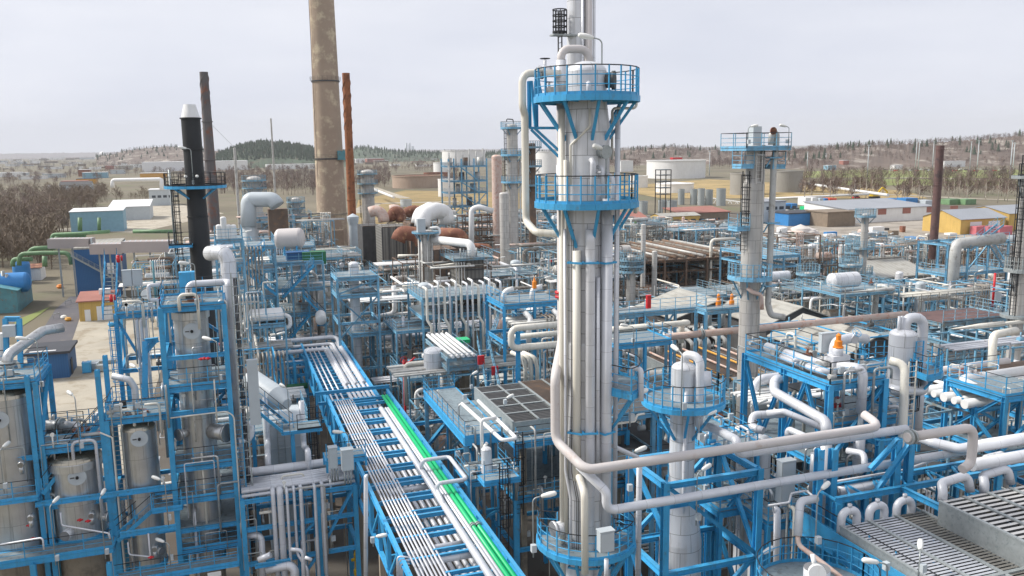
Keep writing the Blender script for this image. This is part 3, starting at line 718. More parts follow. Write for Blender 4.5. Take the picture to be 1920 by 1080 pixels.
# ================================================================ second column with a round platform
cx, cy, _ = D(1281, 740, 40); zc = lambda py: zat(cx, cy, py)
C2 = thing('stripper_tower', 'shorter silver clad column with a wide round blue platform behind the blue trestle', 'tower', (cx, cy, 0))
MB().lathe((cx, cy, 0), [(1.05, 0), (1.02, zc(1010)), (.6, zc(895)), (.58, zc(690))], 32).build('shell', 'clad', C2)
MB().lathe((cx, cy, 0), head(.58, zc(690), .3), 30).build('domed_head', 'stain_dome' if False else 'clad', C2)
ring(C2, cx, cy, .6, 1.95, zc(748), brack=8, bl=1.7)
noz(C2, cx, cy, .5, radians(-25), zc(712), .75, .42, 'clad_pipe', cover=False, name='manway')
pth = [(cx+.1, cy-.2, zc(680)), (cx+.1, cy-.2, zc(668)), (cx+.35, cy-.62, zc(668)), (cx+.35, cy-.62, zc(790)), (cx+.45, cy-.8, zc(795))]
e = (cx+.45, cy-.9, zc(793)); pth = [(cx+.05, cy, zc(684)), (cx+.05, cy, zc(664)), (cx+.42, cy-.75, zc(664)), (cx+.42, cy-.75, zc(795))]
e = pth[-1]; f1 = solve(e, 'x', px=1330); f2 = D(1383, 826, 36.6); f3 = (f2[0], f2[1], zat(f2[0], f2[1], 852)); f4 = solve(f3, 'x', px=1700)
pipe('silver overhead pipe arching off the shorter column and running right as a long level pipe', pth+[f1, f2, f3, f4], .2, 'clad_pipe', R=.4, n=16)
pipe(None, [(cx-.25, cy-.66, zc(727)), (cx-.25, cy-.66, zc(1080))], .1, 'clad_pipe', par=C2, name='riser_pipe', n=12)
lampat('floodlight at the front of the round platform of the shorter column, head straight up', 1277, 780, 37.9, 664, (0, .3))
lampat('floodlight reaching out right below the round platform of the shorter column', 1310, 835, 38.4, 783, (1, .1))
lampat('floodlight between the two columns near the small side platform', 1181, 800, 36, 745, (1, .2))
lampat('floodlight low behind the long beige pipe', 1178, 930, 38, 852, (1, .1))
lampat('floodlight inside the blue trestle by the shorter column', 1305, 985, 38, 888, (1, .35))
# pipe drop at the small side platform
pipe('short white pipe hooked over the small side platform of the white column', [D(1184, 705, 34.8), D(1184, 690, 34.8), D(1202, 692, 34.4), D(1202, 752, 34.4)], .11, 'clad_pipe', R=.15, n=12)
pipe('thin cream pipe stepping out of the white column below the small side platform', [D(1145, 796, 35.4), D(1190, 790, 36.4), D(1195, 778, 36.6), D(1208, 776, 37)], .05, 'cream', n=8)
pipe('silver vertical pipe standing at the left post of the blue trestle', P(D(1199, 860, 37.2), 'z', 1100), .13, 'clad_pipe', n=12)
pipe('silver diagonal pipe from the white column to the trestle top', [D(1148, 836, 36), D(1196, 858, 37.2), D(1199, 862, 37.2)], .1, 'clad_pipe', n=12)
# ================================================================ main blue pipe rack
XL, XR, ZT = 7.45, 12.45, 9.7
def rack(name, label, x0, x1, ya, yb, z, dz, bay, step, pair=False, legs=True):
    t = thing(name, label, 'pipe rack', ((x0+x1)/2, (ya+yb)/2, 0)); n = max(1, int(round((yb-ya)/bay)))
    for x in (x0, x1):
        for zz in (z, z-dz): MB().beam((x, ya, zz), (x, yb, zz), .2, .3, I=True).build('chord', 'blue', t)
        for i in range(n+1):
            y = ya+(yb-ya)*i/n; MB().beam((x, y, z-dz), (x, y, z), .18, .2, I=True).build('truss_post', 'blue', t)
            if i < n:
                y2 = ya+(yb-ya)*(i+1)/n; p = [(x, y, z-dz), (x, y2, z)] if i % 2 else [(x, y, z), (x, y2, z-dz)]
                MB().beam(*p, .14).build('diagonal', 'blue', t)
    k = int((yb-ya)/step)
    for i in range(k+1):
        y = ya+.1+i*step
        for zz in (z-.35, z-dz):
            if zz < z-1 and i % 2: continue
            MB().beam((x0+.1, y, zz), (x1-.1, y, zz), .16, .24, I=True).build('cross_beam', 'blue', t)
        if pair: MB().beam((x0+1.8, y+.55, z-.3), (x1-1.2, y+.55, z-.3), .14, .2, I=True).build('cross_beam', 'blue', t)
    if legs:
        for i in range(0, n+1, 3):
            y = ya+(yb-ya)*i/n
            for x in (x0+.05, x1-.05): MB().beam((x, y, 0), (x, y, z-dz-.16), .34, .34).build('leg', 'concrete', t)
            MB().beam((x0+.2, y, z-dz-2.5), (x1-.2, y, z-dz-2.5), .25, .3, I=True).build('cross_beam', 'blue', t)
    return t
R1 = rack('pipe_rack', 'long bright blue truss bridge loaded with white and green pipes, nearer half', XL, XR, 29, 68.6, ZT+.25, 2.5, 2.6, 2.5, pair=True)
R2 = rack('pipe_rack', 'far half of the long blue truss bridge with white pipes only', XL+.1, XR-.6, 69.4, 92, ZT-.45, 2.2, 3.2, 1.25)
m = MB()
fr = thing('portal_frame', 'blue rectangular frame standing across the long pipe bridge at its step', 'frame', (XL, 69, ZT))
for p, q in (((XL-.9, 69, ZT+.5), (XR+.3, 69, ZT+.5)), ((XL-.9, 69, ZT-.4), (XR+.3, 69, ZT-.4))): MB().beam(p, q, .24, .26, I=True).build('beam', 'blue', fr)
for x in (XL-.8, XR+.2): MB().beam((x, 69, ZT-3), (x, 69, ZT+.4), .22, I=True).build('post', 'blue', fr)
for i in range(8):
    x = XL+.55+i*.2; pipe('thin white line in the close bundle along the left side of the blue pipe bridge', [(x, 29, ZT-.02), (x, 66, ZT-.02), (x, 68, ZT-.02)], .055 if i % 3 else .07, 'clad_pipe', n=7, group='thin white lines on the pipe bridge')
for i in range(6):
    x = XL+2.3+i*.4; pipe('white insulated pipe in the lower layer of the blue pipe bridge', [(x, 29, ZT-1.0), (x, 68, ZT-1.0), (x, 70, ZT-.75), (x, 92+i*.2, ZT-.75)], .13 if i % 2 else .16, 'clad_pipe', n=10, group='white pipes in the lower layer of the bridge')
for i in range(3):
    x = XL+.7+i*.45; pipe('thin white pipe over the open rungs at the left of the far bridge half', [(x, 69.8, ZT-.7), (x, 92, ZT-.7)], .08, 'clad_pipe', n=8, group='thin pipes on the far bridge half')
pipe('thin green pipe between white ones on the far half of the bridge', [(XL+1.6, 70, ZT-.72), (XL+1.6, 84, ZT-.72)], .07, 'green', n=8)
for i, (dx, r) in enumerate(((1.28, .2), (.9, .09), (.72, .09))):
    pipe(('thick white pipe beside the green pair on the pipe bridge', 'thin white pipe next to the green pair, nearer the thick one', 'thin white pipe touching the green pair on the bridge')[i], [(XR-dx, 28, ZT+.02), (XR-dx, 64.5, ZT+.02), (XR-dx, 65.2, ZT-.5)], r, 'clad_pipe', n=12)
for i, dx in enumerate((.5, .2)):
    pipe(('bright green pipe on the bridge, the one beside the white pipes', 'bright green pipe along the outer edge of the bridge')[i], [(XR-dx, 28, ZT+.05), (XR-dx, 67.8, ZT+.05)], .13, 'green', n=14, flanges=(13.5,))
# expansion loop over the green pair, and pipes crossing the bridge
y0, y1 = Z(815, 918, ZT+.4)[1], Z(800, 872, ZT+.4)[1]
pipe('white expansion loop standing out over the green pipes', [(XR-1.28, y0-2, ZT+.05), (XR-1.28, y0, ZT+.3), (XR-1.28, y0, ZT+.75), (XR+.55, y0, ZT+.75), (XR+.55, y1, ZT+.75), (XR-1.28, y1, ZT+.75), (XR-1.28, y1, ZT)], .13, 'clad_pipe', R=.3, n=12)
for i, py in enumerate((915, 962, 1040, 1065)):
    y = Z(780, py, ZT-.5)[1]; pipe(('white pipe crossing the bridge at the expansion loop', 'white pipe crossing low through the bridge past the expansion loop', 'rounded white pipe end crossing the bridge near its close end', 'white pipe crossing closest under the green pipes')[i], [(XL+1.4, y, ZT-.5), (XR-.9, y, ZT-.5)] if i < 2 else [(XL+1.0, y, ZT-1), (XL+1.0, y, ZT-.3), (XR-1.3, y, ZT-.3)], .17, 'clad_pipe', n=12)
for i in range(4):
    y = 69.8+1.1*i; 
# pipes leaving the far end to the left
for i, (x, y, zz, r, xe) in enumerate(((XR-.9, 93.4, -.2, .24, 505), (XR-1.6, 91.5, -.5, .18, 510), (XR-2.4, 89.5, -.6, .24, 507), (XL+1.6, 88, -1.3, .16, 512), (XL+.4, 87, -1.7, .14, 512))):
    e = solve((x, y, ZT+zz), 'x', px=xe)
    pipe(('thick white pipe turning left off the far end of the bridge, highest', 'white pipe turning left off the bridge end, second from the top', 'white pipe bundle member turning left in front of the blue beam', 'white pipe passing left under the bridge end', 'lowest white pipe passing left under the bridge end')[i], [(x, 75, ZT-.7), (x, y-2, ZT-.7), (x, y, ZT+zz), e, add(e, (0, 0, -2.5))] if i < 3 else [(x, y, ZT+zz), e], r, 'clad_pipe', n=12)
e = solve((XL, 86, ZT-3.4), 'x', px=512); pipe('dark green pipe running level under the left end of the bridge', [(XL, 86, ZT-3.4), e], .3, 'green_dark', n=12)
# level supports for that left run
a = Z(512, 700, 4)
steel('pipe_rack', 'blue rack under the pipes that turn left off the far end of the bridge', 'pipe rack', solve((XL, 89, 6), 'x', px=508)[0], XL, 86.5, 93.5, 0, [(ZT-.9, False, ''), (ZT-2.2, False, ''), (ZT-4.2, False, ''), (ZT-6, False, '')], nx=3, pw=.28)
# ================================================================ stainless reactors in blue frames at the left
VN = 'reactor'
def disc(par, cx, cy, r, az, z, R=.5):
    """pale round plate with a dark hub on the shell"""
    u = (cos(az), sin(az), 0); p = (cx+u[0]*(r+.01), cy+u[1]*(r+.01), z)
    o = MB().cyl(p, add(p, mul(u, .05)), R, n=28).build('nozzle_plate', 'boxgrey', par)
    MB().cyl(add(p, mul(u, .05)), add(p, mul(u, .22)), R*.17, n=12).build('hub', 'dark', o)
    s = (-u[1], u[0], 0); MB().beam(add(add(p, mul(u, .06)), mul(s, -R*.75)), add(add(p, mul(u, .06)), mul(s, -R*.3)), .015, .07).build('marking', 'steel_dark', o)
CAM_AZ = lambda x, y: atan2(-y, -x)
def reactor(label, px, d, py_top, py_bot, wpx, collar=True, disc_py=None, disc_off=0, py_ref=None, z1=None):
    x, y, _ = D(px, py_ref or (py_top+py_bot)/2, d); r = wpx*d/F/2; z1, z0 = z1 or zat(x, y, py_top), max(0.0, zat(x, y, py_bot))
    t = thing('reactor', label, 'reactor', (x, y, 0)); zs = z1-r*.42
    MB().lathe((x, y, 0), [(r, z0), (r, zs)], 40).build('shell', 'stainless', t)
    if collar:
        MB().lathe((x, y, 0), [(r, zs-.45), (r*1.1, zs-.4), (r*1.1, zs+.05), (r*1.04, zs+.12)], 36).build('collar', 'stainless', t)
        MB().lathe((x, y, 0), head(r*1.08, zs+.08, r*.36), 36).build('domed_head', 'stain_dome', t)
    else: MB().lathe((x, y, 0), head(r, zs, r*.42), 36).build('domed_head', 'stain_dome', t)
    MB().lathe((x, y, 0), [(r*.96, 0), (r*.96, z0+.02)], 32).build('skirt', 'concrete', t)
    MB().lathe((x, y, 0), [(r, z0), (r*1.06, z0), (r*1.06, z0+.28), (r, z0+.28)], 32).build('base_ring', 'blue', t)
    if disc_py: disc(t, x, y, r, CAM_AZ(x, y)+radians(disc_off), zat(x-.9*r*sin(YAW), y-r*.9, disc_py), .5 if wpx > 50 else .45)
    return t, x, y, r, z0, z1
# the tall frame
a = D(300, 578, 50); x0, y0 = a[0], a[1]; x1 = xat(a, 419); y1 = y0+4.3; zl = lambda py: zat(x0, y0, py)
lev = [(zl(578), True, 'SWNE'), (zl(668), False, ''), (zl(728), True, 'SE'), (zl(772), False, ''), (zl(878), True, 'SE'), (zl(938), True, 'SE'), (zl(992), True, ''), (zl(1033), True, 'SE')]
S1 = steel('reactor_tower', 'tall blue steel tower of decks wrapped round the highest stainless reactor', 'steel tower', x0, x1, y0, y1, 0, lev, pw=.3, braces=[('W', zl(668), zl(585), '/'), ('W', zl(772), zl(668), '\\'), ('W', zl(880), zl(772), '/'), ('N', zl(668), zl(578), 'X'), ('N', zl(878), zl(772), 'X'), ('E', zl(878), zl(778), '\\')])
t, x, y, r, z0, z1 = reactor('tall stainless reactor with a round plate high up, inside the blue tower of decks', 361, 52.3, 586, 1045, 61, True, 621, 0, 640, lev[0][0]-.12)
noz(t, x, y, r, CAM_AZ(x, y)+radians(48), zat(x, y, 805), 1.1, .48, 'stainless', name='manway')
noz(t, x, y, r, CAM_AZ(x, y)-radians(52), zat(x, y, 802), .5, .3, 'stainless', name='manway')
ladder(S1, x1+.32, y0+.1, zl(1100), zl(790), 0, -1, 'blue', None, w=.55)
pipe('cream pipe handrail bend looping round the front corner of the tall reactor tower', [(x0+.1, y0-.25, zl(782)), (x1-.3, y0-.25, zl(782)+.05), (x1+.15, y0-.25, zl(790)), (x1+.15, y0-.25, zl(1085))], .045, 'cream', R=.5, n=8)
# cable tray up the right side
m = MB(); p = (x1+.75, y0+.2)
for k in (-.22, .22): m.beam((p[0]+k, p[1], 0), (p[0]+k, p[1], zl(520)), .09, .14)
z = 1
while z < zl(520): m.beam((p[0]-.22, p[1], z), (p[0]+.22, p[1], z), .05); z += .55
ct = thing('cable_tray', 'silver vertical cable tray climbing the right side of the tall reactor tower', 'cable tray', (p[0], p[1], 0)); m.build('tray', 'galv', ct)
for k in (-.08, .0, .09): MB().cyl((p[0]+k, p[1]+.06, 1), (p[0]+k, p[1]+.06, zl(530)), .035, n=6).build('cable', 'dark', ct)
MB().bx(p[0]+.35, y0, zl(815), p[0]+1.0, y0+.4, zl(690)).build('cover_panel', 'boxgrey', ct)
# things on its top deck
c = (x, y-.1, lev[0][0]); m = MB().lathe(c, [(.62, .05), (.62, .35), (.3, .35)], 20); m.build('hatch', 'rust', S1)
MB().lathe(c, [(.85, .05), (.85, .12), (.6, .12)], 24).build('hatch_ring', 'galv', S1)
pipe('white elbow pipe rising through the hatch on top of the tall reactor tower', [(c[0], c[1], c[2]), (c[0], c[1], c[2]+1.15), (x1+.35, c[1], c[2]+1.15), (x1+.35, c[1]-.6, c[2]+1.15), (x1+.35, c[1]-.6, c[2]-9)], .2, 'clad_pipe', R=.35, n=12)
MB().bx(x0+1.0, y1-.9, lev[0][0]+.04, x0+2.0, y1-.2, lev[0][0]+1.6).build('cabinet', 'blue', S1)
stair(S1, (x0+.2, y1+.1, lev[0][0]-1.4), (x0+.2, y1-2.6, lev[0][0]+1.5), .8, rail=True) if False else None
lamp('floodlight over the front railing of the highest reactor deck', (D(371, 580, 49.7)), zat(*D(371, 580, 49.7)[:2], 495)-D(371, 580, 49.7)[2], (-.35, -.2))
lampat('floodlight at the right end of the upper inner deck of the reactor tower', 412, 722, 49.7, 640, (-.35, .25))
lampat('floodlight at the left post of the reactor tower, beside its lower decks', 316, 985, 49.8, 903, (-.3, .25))
lampat('floodlight at the foot of the reactor tower above the bottom gangway', 320, 1060, 50, 1020, (-.25, .2))
# left hand annex with switch boxes
b = D(217, 592, 57); bx0, by0 = b[0], b[1]; bx1 = xat(b, 312); zb = lambda py: zat(bx0, by0, py)
S1b = steel('equipment_platform', 'blue platform carrying two pale switch boxes left of the tall reactor tower', 'platform', bx0, bx1, by0, by0+3.8, 0, [(zb(590), True, 'SW'), (zb(692), False, '')], pw=.28, braces=[('W', zb(692), zb(600), '/'), ('S', zb(692), zb(596), '\\', 0, .5)])
stair(S1b, (bx0-.45, by0+.4, zb(590)-.3), (bx0-.45, by0+4.2, zb(505)), .8)
ladder(S1b, bx0-.15, by0-.2, zb(770), zb(600), 0, -1, 'blue', 'blue')
deck(S1b, bx0-.5, by0-1.4, bx0+1.3, by0, zb(775)); 
railing(S1b, [(bx0-.5, by0, zb(775)), (bx0-.5, by0-1.4, zb(775)), (bx0+1.3, by0-1.4, zb(775))])
zz = zb(590)
for i in range(2):
    xx = xat((bx0, by0+1.3, zz), 235+i*18.5); box_thing('switch_box', ('pale grey switch box on legs, left one of a pair on the blue platform', 'pale grey switch box on legs, right one of a pair on the blue platform')[i], 'switch box', xx, by0+1.2, zz, xx+.6, by0+1.5, zz+2.8, 'boxgrey', leg=1.7)
MB().cyl((bx0+1.9, by0+1.0, zz+1.1), (bx0+1.9, by0+1.25, zz+1.1), .33, n=18).build('gauge_disc', 'lamp_white', S1b)
for k in (-.2, .2): MB().beam((bx0+1.9+k, by0+1.15, zz), (bx0+1.9+k, by0+1.15, zz+1), .06).build('gauge_leg', 'dark', S1b)
pipe('pale green vent pipe standing on the switch box platform', [(bx0+2.5, by0+1.1, zz), (bx0+2.5, by0+1.1, zz+3.4)], .07, 'teal', n=8)
for i in range(3):
    q = D(256+i*8, 597, 57.5); pipe(('silver down pipe under the switch box platform, outer one of three', 'silver down pipe under the switch box platform, middle of three', 'silver down pipe under the switch box platform, beside the tower')[i], [add(q, (.8, 1, .2)), q, (q[0], q[1], 0)], .12, 'clad_pipe', R=.3, n=10)
q = D(278, 535, 53); pipe('white U shaped pipe beside the left railing of the highest reactor deck', [add(q, (.9, 0, 0)), q, (q[0], q[1], q[2]-.95), add(q, (.5, 0, -.95)), (q[0]+.6, q[1], 4)], .12, 'clad_pipe', R=.16, n=10)
m = thing('davit', 'deep blue lifting bracket with a hook below the switch box platform', 'davit', D(282, 700, 54))
for pa, pb in (((272, 640), (272, 745)), ((272, 640), (297, 637)), ((273, 660), (290, 640))): MB().beam(D(*pa, 53.5), D(*pb, 53.5), .32, .32, I=True).build('jib', 'blue_wall' if False else 'blue', m)
for i, (px, py) in enumerate(((222, 492), (209, 566), (301, 571))):
    q = D(px, py, 56.5); m = MB(); m.cyl(q, add(q, (0, 0, .4)), .11, n=10); m.sphere(add(q, (0, 0, .4)), .11, 10); m.cyl(add(q, (.22, 0, .1)), add(q, (.22, 0, .45)), .06, n=6); m.build('alarm_beacon', 'red', None, label=('red alarm beacon at the head of the blue stair', 'red alarm beacon at the foot of the blue stair above the yellow hut', 'red alarm beacon on the front edge of the highest reactor deck')[i], cat='alarm')
# ---- the medium reactor with its deck, right of the big ones
c = D(200, 789, 50.5); cx0, cy0 = c[0], c[1]; cx1 = x0-.02; cz = c[2]; cy1 = cy0+3.6
t, x, y, r, z0, z1 = reactor('slim stainless reactor under the square deck beside the tall reactor tower', 268, 52.4, 789, 1056, 61, False, 823, 0, 900)
S2 = steel('reactor_deck', 'square blue railed deck over the slim stainless reactor', 'platform', cx0, cx1, cy0, cy1, 0, [(cz, True, 'SWN'), (zat(cx0, cy0, 930), False, ''), (zat(cx0, cy0, 1003), False, '')], pw=.25)
MB().lathe((x, y, cz), [(.66, .06), (.66, .16), (.5, .16)], 22).build('hatch_ring', 'rust', S2)
pipe('white vertical nozzle pipe through the hatch of the square deck', [(x, y, cz), (x, y, cz+1.7), (x-.25, y, cz+2.2), (x-1.2, y+.2, cz+2.5)], .2, 'clad_pipe', R=.2, n=12)
q = D(231, 756, 51.2); m = thing('gas_detector', 'black box on a stand in the middle of the square deck', 'box', (q[0], q[1], cz)); MB().bx(q[0]-.17, q[1]-.12, cz+.35, q[0]+.17, q[1]+.12, cz+.95).build('housing', 'dark', m)
for k in (-.1, .1): MB().beam((q[0]+k, q[1], cz+.04), (q[0]+k, q[1], cz+.36), .07).build('leg', 'dark', m)
lampat('floodlight at the front of the square reactor deck', 269, 790, 50.2, 693, (-.2, .3))
noz(t, x, y, r, CAM_AZ(x, y)+radians(30), z0+1.2, .35, .2, 'stainless', name='manway')
pipe('cream post pipe with a ladder at the left corner of the square deck', [(cx0+.25, cy0-.25, 0), (cx0+.25, cy0-.25, cz-1), (cx0-.4, cy0-.25, cz-.6)], .05, 'cream', n=8)
ladder(S2, cx0+.55, cy0-.2, 2, cz+.9, 0, -1, 'galv', None)
# connecting stair with dark rails, up to the square deck
stair(S2, (cx0-2.6, cy0+1.6, cz-2.6), (cx0-.1, cy0+1.6, cz), .9)
# ---- big reactor with its deck
e = D(66, 845, 49.5); ex0, ey0 = e[0], e[1]; ex1 = xat(e, 195); ez = e[2]; ey1 = ey0+3.8
t, x, y, r, z0, z1 = reactor('squat wide stainless reactor with a round plate between two blue decks', 147, 51.5, 842, 1002, 87, True, 896, 0, 920)
S3 = steel('reactor_deck', 'blue railed deck with a round hatch above the squat stainless reactor', 'platform', ex0, ex1, ey0, ey1, 0, [(ez, True, 'SWN'), (zat(ex0, ey0, 948), False, '')], pw=.28, th=zat(ex0, ey0, 705))
MB().lathe((x, y, ez), [(.95, .06), (.95, .14), (.7, .14)], 24).build('hatch_ring', 'galv', S3)
MB().lathe((x+.3, y+1.1, ez), [(.5, .06), (.5, .4), (0, .4)], 18).build('hatch', 'rust', S3)
q = D(150, 800, 52.5); pipe('silver flanged pipe elbow lying over the deck of the squat reactor', [add(q, (-2.2, .9, .1)), q, add(q, (0, 0, -.9))], .32, 'stainless', n=14, R=.6, flanges=(1.1,))
noz(t, x, y, r, CAM_AZ(x, y)+radians(52), z0+1.3, .5, .3, 'stainless', name='manway'); noz(t, x, y, r, CAM_AZ(x, y)-radians(30), z0+.8, .5, .3, 'clad', cover=False, name='nozzle')
lampat('floodlight at the front of the deck over the squat reactor', 151, 850, 49.2, 745, (-.15, .25))
lampat('floodlight on the bottom gangway in front of the squat reactor', 198, 1048, 48.3, 935, (.05, .25))
lampat('floodlight on the bottom gangway, nearer the far left reactor', 105, 1060, 47.8, 950, (.1, .25))
lampat('floodlight on the far left reactor walkway', 8, 925, 47.5, 845, (.1, .25))
# ---- far left reactor
f = D(-40, 725, 48); fx1 = xat(f, 66); fz = f[2]; fy0 = f[1]
t, x, y, r, z0, z1 = reactor('very wide stainless reactor at the left edge with a ribbed domed top', 22, 50.5, 716, 1035, 110, False, 788, -12, 860)
S4 = steel('reactor_deck', 'high blue railed deck over the very wide reactor at the left edge', 'platform', f[0]-1.5, fx1, fy0, fy0+4.2, 0, [(fz, True, 'SEN'), (zat(fx1, fy0, 850), False, '')], pw=.28, braces=[('E', zat(fx1, fy0, 830), fz, '/')])
MB().lathe((x+.4, y-.2, fz), [(.8, .06), (.8, .18), (.6, .18)], 24).build('hatch_ring', 'galv', S4)
pipe('silver flanged elbow rising from the hatch of the high left deck', [(x+.4, y-.2, fz), (x+.4, y-.2, fz+1.4), (x+2.0, y+2.0, fz+2.3), (x+3, y+2.6, fz+2.3)], .3, 'stainless', n=14, R=.5, flanges=(.9,))
lampat('floodlight with a long arm over the right railing of the high left deck', 79, 735, 49, 637, (-1, .1), L_=1.3)
m = thing('instrument_frame', 'blue portal with a pale instrument box behind the high left deck', 'frame', D(22, 680, 52)); 
for pa, pb in (((10, 597), (14, 700)), ((36, 597), (40, 720)), ((9, 598), (37, 598))): MB().beam(D(*pa, 52), D(*pb, 52), .28, I=True).build('post', 'blue', m)
b = D(18, 620, 51.7); MB().box(b, (.7, .5, .7)).build('instrument_box', 'boxgrey', m)
q = D(4, 660, 52); box_thing('notice_cabinet', 'white cabinet with a small printed notice at the left edge', 'cabinet', q[0]-.8, q[1], fz, q[0]+.25, q[1]+.5, q[2]+1.1, 'white')
# ---- gangways along the fronts
g = D(-30, 1062, 47.8); gz = g[2]; gx1 = xat(g, 212)
G1 = thing('gangway', 'long blue railed gangway along the feet of the two wide reactors', 'gangway', (g[0], g[1], 0)); deck(G1, g[0]-1, g[1], gx1, g[1]+1.5, gz, eh=.34); railing(G1, [(g[0]-1, g[1], gz), (gx1, g[1], gz)])
for px in (62, 205): q = D(px, 1062, 48.5); MB().beam((q[0], q[1], 0), (q[0], q[1], gz-.2), .3, I=True).build('post', 'blue', G1)
h = solve((gx1, g[1]+1.6, gz), 'x', px=268); MB().build('x', 'blue', G1) if False else None
stair(G1, (gx1+.1, g[1]+.9, gz+.1), (gx1+2.2, g[1]+1.4, gz+1.6), .9)
deck(G1, gx1+2.2, g[1]+.8, gx1+3.9, g[1]+2.2, gz+1.6); railing(G1, [(gx1+2.2, g[1]+.8, gz+1.6), (gx1+3.9, g[1]+.8, gz+1.6)])
b = D(-30, 945, 48.3); bz = b[2]; G2 = thing('gangway', 'short blue gangway with a stair across the very wide left reactor', 'gangway', (b[0], b[1], 0)); xx = xat(b, 70); deck(G2, b[0]-1, b[1], xx, b[1]+1.2, bz); railing(G2, [(b[0]-1, b[1], bz), (xx, b[1], bz)]); stair(G2, (xx, b[1]+.7, bz), (xx+2.3, b[1]+2.2, bz+2.6), .8)
for (pxa, pxb, py, lab) in ((66, 330, 946, 'level blue tie beam running across the fronts of the reactors'), (225, 330, 1003, 'lower blue tie beam between the slim reactor and the tower')):
    p = D(pxa, py, 49.4); q = solve(p, 'x', px=pxb); MB().beam(p, q, .22, .3, I=True).build('tie_beam', 'blue', None, label=lab, cat='beam')
p = D(80, 700, 51); 
for (pxa, pya, pxb, pyb) in ((67, 700, 90, 1040), (83, 735, 92, 900)): pass
# low barrier rail at the bottom, sign
b = D(215, 1075, 49.5); zz = b[2]; G3 = thing('gangway', 'lowest blue railing walkway at the bottom under the tall reactor tower', 'gangway', (b[0], b[1], 0)); xx = xat(b, 446); deck(G3, b[0], b[1], xx, b[1]+1.2, zz-.6); railing(G3, [(b[0], b[1], zz-.6), (xx, b[1], zz-.6)])
m = MB().box(add(D(402, 1077, 49.2), (0, 0, 0)), (.75, .03, .28)); m.build('sign_plate', 'white', None, label='small white sign plate on the lowest railing under the reactor tower', cat='sign')
# stairs with dark rails behind the square deck, and the walkway behind S3
b = D(95, 790, 54.5); G4 = thing('gangway', 'dark railed walkway behind the squat reactor leading to the stair', 'gangway', b); zz = b[2]-1; xx = xat(b, 150); deck(G4, b[0], b[1], xx, b[1]+1.3, zz); railing(G4, [(b[0], b[1]+1.3, zz), (xx, b[1]+1.3, zz)], 'dark'); railing(G4, [(b[0], b[1], zz), (xx, b[1], zz)], 'dark')
for x_ in (b[0], xx): MB().beam((x_, b[1]+.6, 0), (x_, b[1]+.6, zz-.1), .2).build('post', 'blue', G4)
# small reactor valves, red drains
for i, (px, py) in enumerate(((150, 975), (165, 977), (55, 985), (62, 1010), (283, 1045), (390, 672), (383, 672), (377, 673))):
    q = D(px, py, 49.4 if i < 5 else 51.0); m = MB(); m.sphere(q, .1, 8); m.cyl(add(q, (-.16, 0, 0)), add(q, (.16, 0, 0)), .05, n=6); m.build('drain_valve', 'red', None, label='small red drain valve on a stainless reactor', cat='valve', group='red drain valves on the reactors')
for i, (px, py, d) in enumerate(((172, 965, 50), (58, 970, 48.6), (290, 1028, 50.8), (40, 870, 48.6))):
    q = D(px, py, d); m = MB(); m.sphere(q, .2, 10); m.cyl(add(q, (0, .3, 0)), add(q, (0, -.22, 0)), .16, n=12); m.cyl(add(q, (0, -.1, -.55)), add(q, (0, -.1, -.1)), .12, n=10); m.build('sampling_nozzle', 'stainless', None, label='small stainless sampling nozzle low on a reactor shell', cat='nozzle', group='sampling nozzles on the reactors')
for i, (pxa, pya, pxb, pyb, pyt, d, lb) in enumerate(((116, 985, 205, 1000, 1010, 49.2, 'white drain line bent round the foot of the squat reactor'), (242, 1040, 282, 1044, 1000, 50.5, 'white drain line bent round the foot of the slim reactor'), (-5, 1022, 80, 1008, 1030, 47.9, 'white drain line round the foot of the very wide reactor'))):
    p = D(pxa, pya, d); q = D(pxb, pyb, d-.5); pipe(lb, [(p[0], p[1], p[2]+.8), p, q, (q[0], q[1], zat(q[0], q[1], pyt))], .05, 'clad_pipe', n=7)
# ================================================================ right hand side, near
def cooler(label, x0, x1, y0, y1, z, nb, wall, slat, sh=.75, step=.2, tilt=.0, cross=(), brown=False, headers=True):
    """a louvred air cooler: nb long bays side by side"""
    t = thing('air_cooler', label, 'air cooler', ((x0+x1)/2, (y0+y1)/2, z-sh)); w_ = (x1-x0)/nb
    m = MB()
    for p, q in (((x0, y0), (x0, y1)), ((x1, y0), (x1, y1))): m.bx(p[0]-.04, y0, z-sh, p[0]+.04, y1, z)
    for y in (y0, y1): m.bx(x0, y-.04, z-sh+.002, x1, y+.04, z-.003)
    m.build('casing', wall, t)
    for i in range(nb+1): MB().bx(x0+i*w_-.07, y0-.02, z+.002, x0+i*w_+.07, y1+.02, z+.07).build('rail', wall, t)
    for c in cross: MB().bx(x0, y0+(y1-y0)*c-.08, z+.004, x1, y0+(y1-y0)*c+.08, z+.075).build('cross_rail', wall, t)
    for i in range(nb):
        m = MB(); y = y0+.1; a = x0+i*w_+.09; b = x0+(i+1)*w_-.09
        while y < y1-.1:
            m.poly([(a, y, z+.01), (b, y, z+.01), (b, y+step*(.62 if step < .22 else .5), z+.01+tilt), (a, y+step*(.62 if step < .22 else .5), z+.01+tilt)]); y += step
        m.build('louvre', slat if not isinstance(slat, tuple) else slat[i % len(slat)], t)
        MB().bx(x0+i*w_+.09, y0+.05, z-.2, x0+(i+1)*w_-.09, y1-.05, z-.14).build('tube_bundle', 'dark', t)
    return t
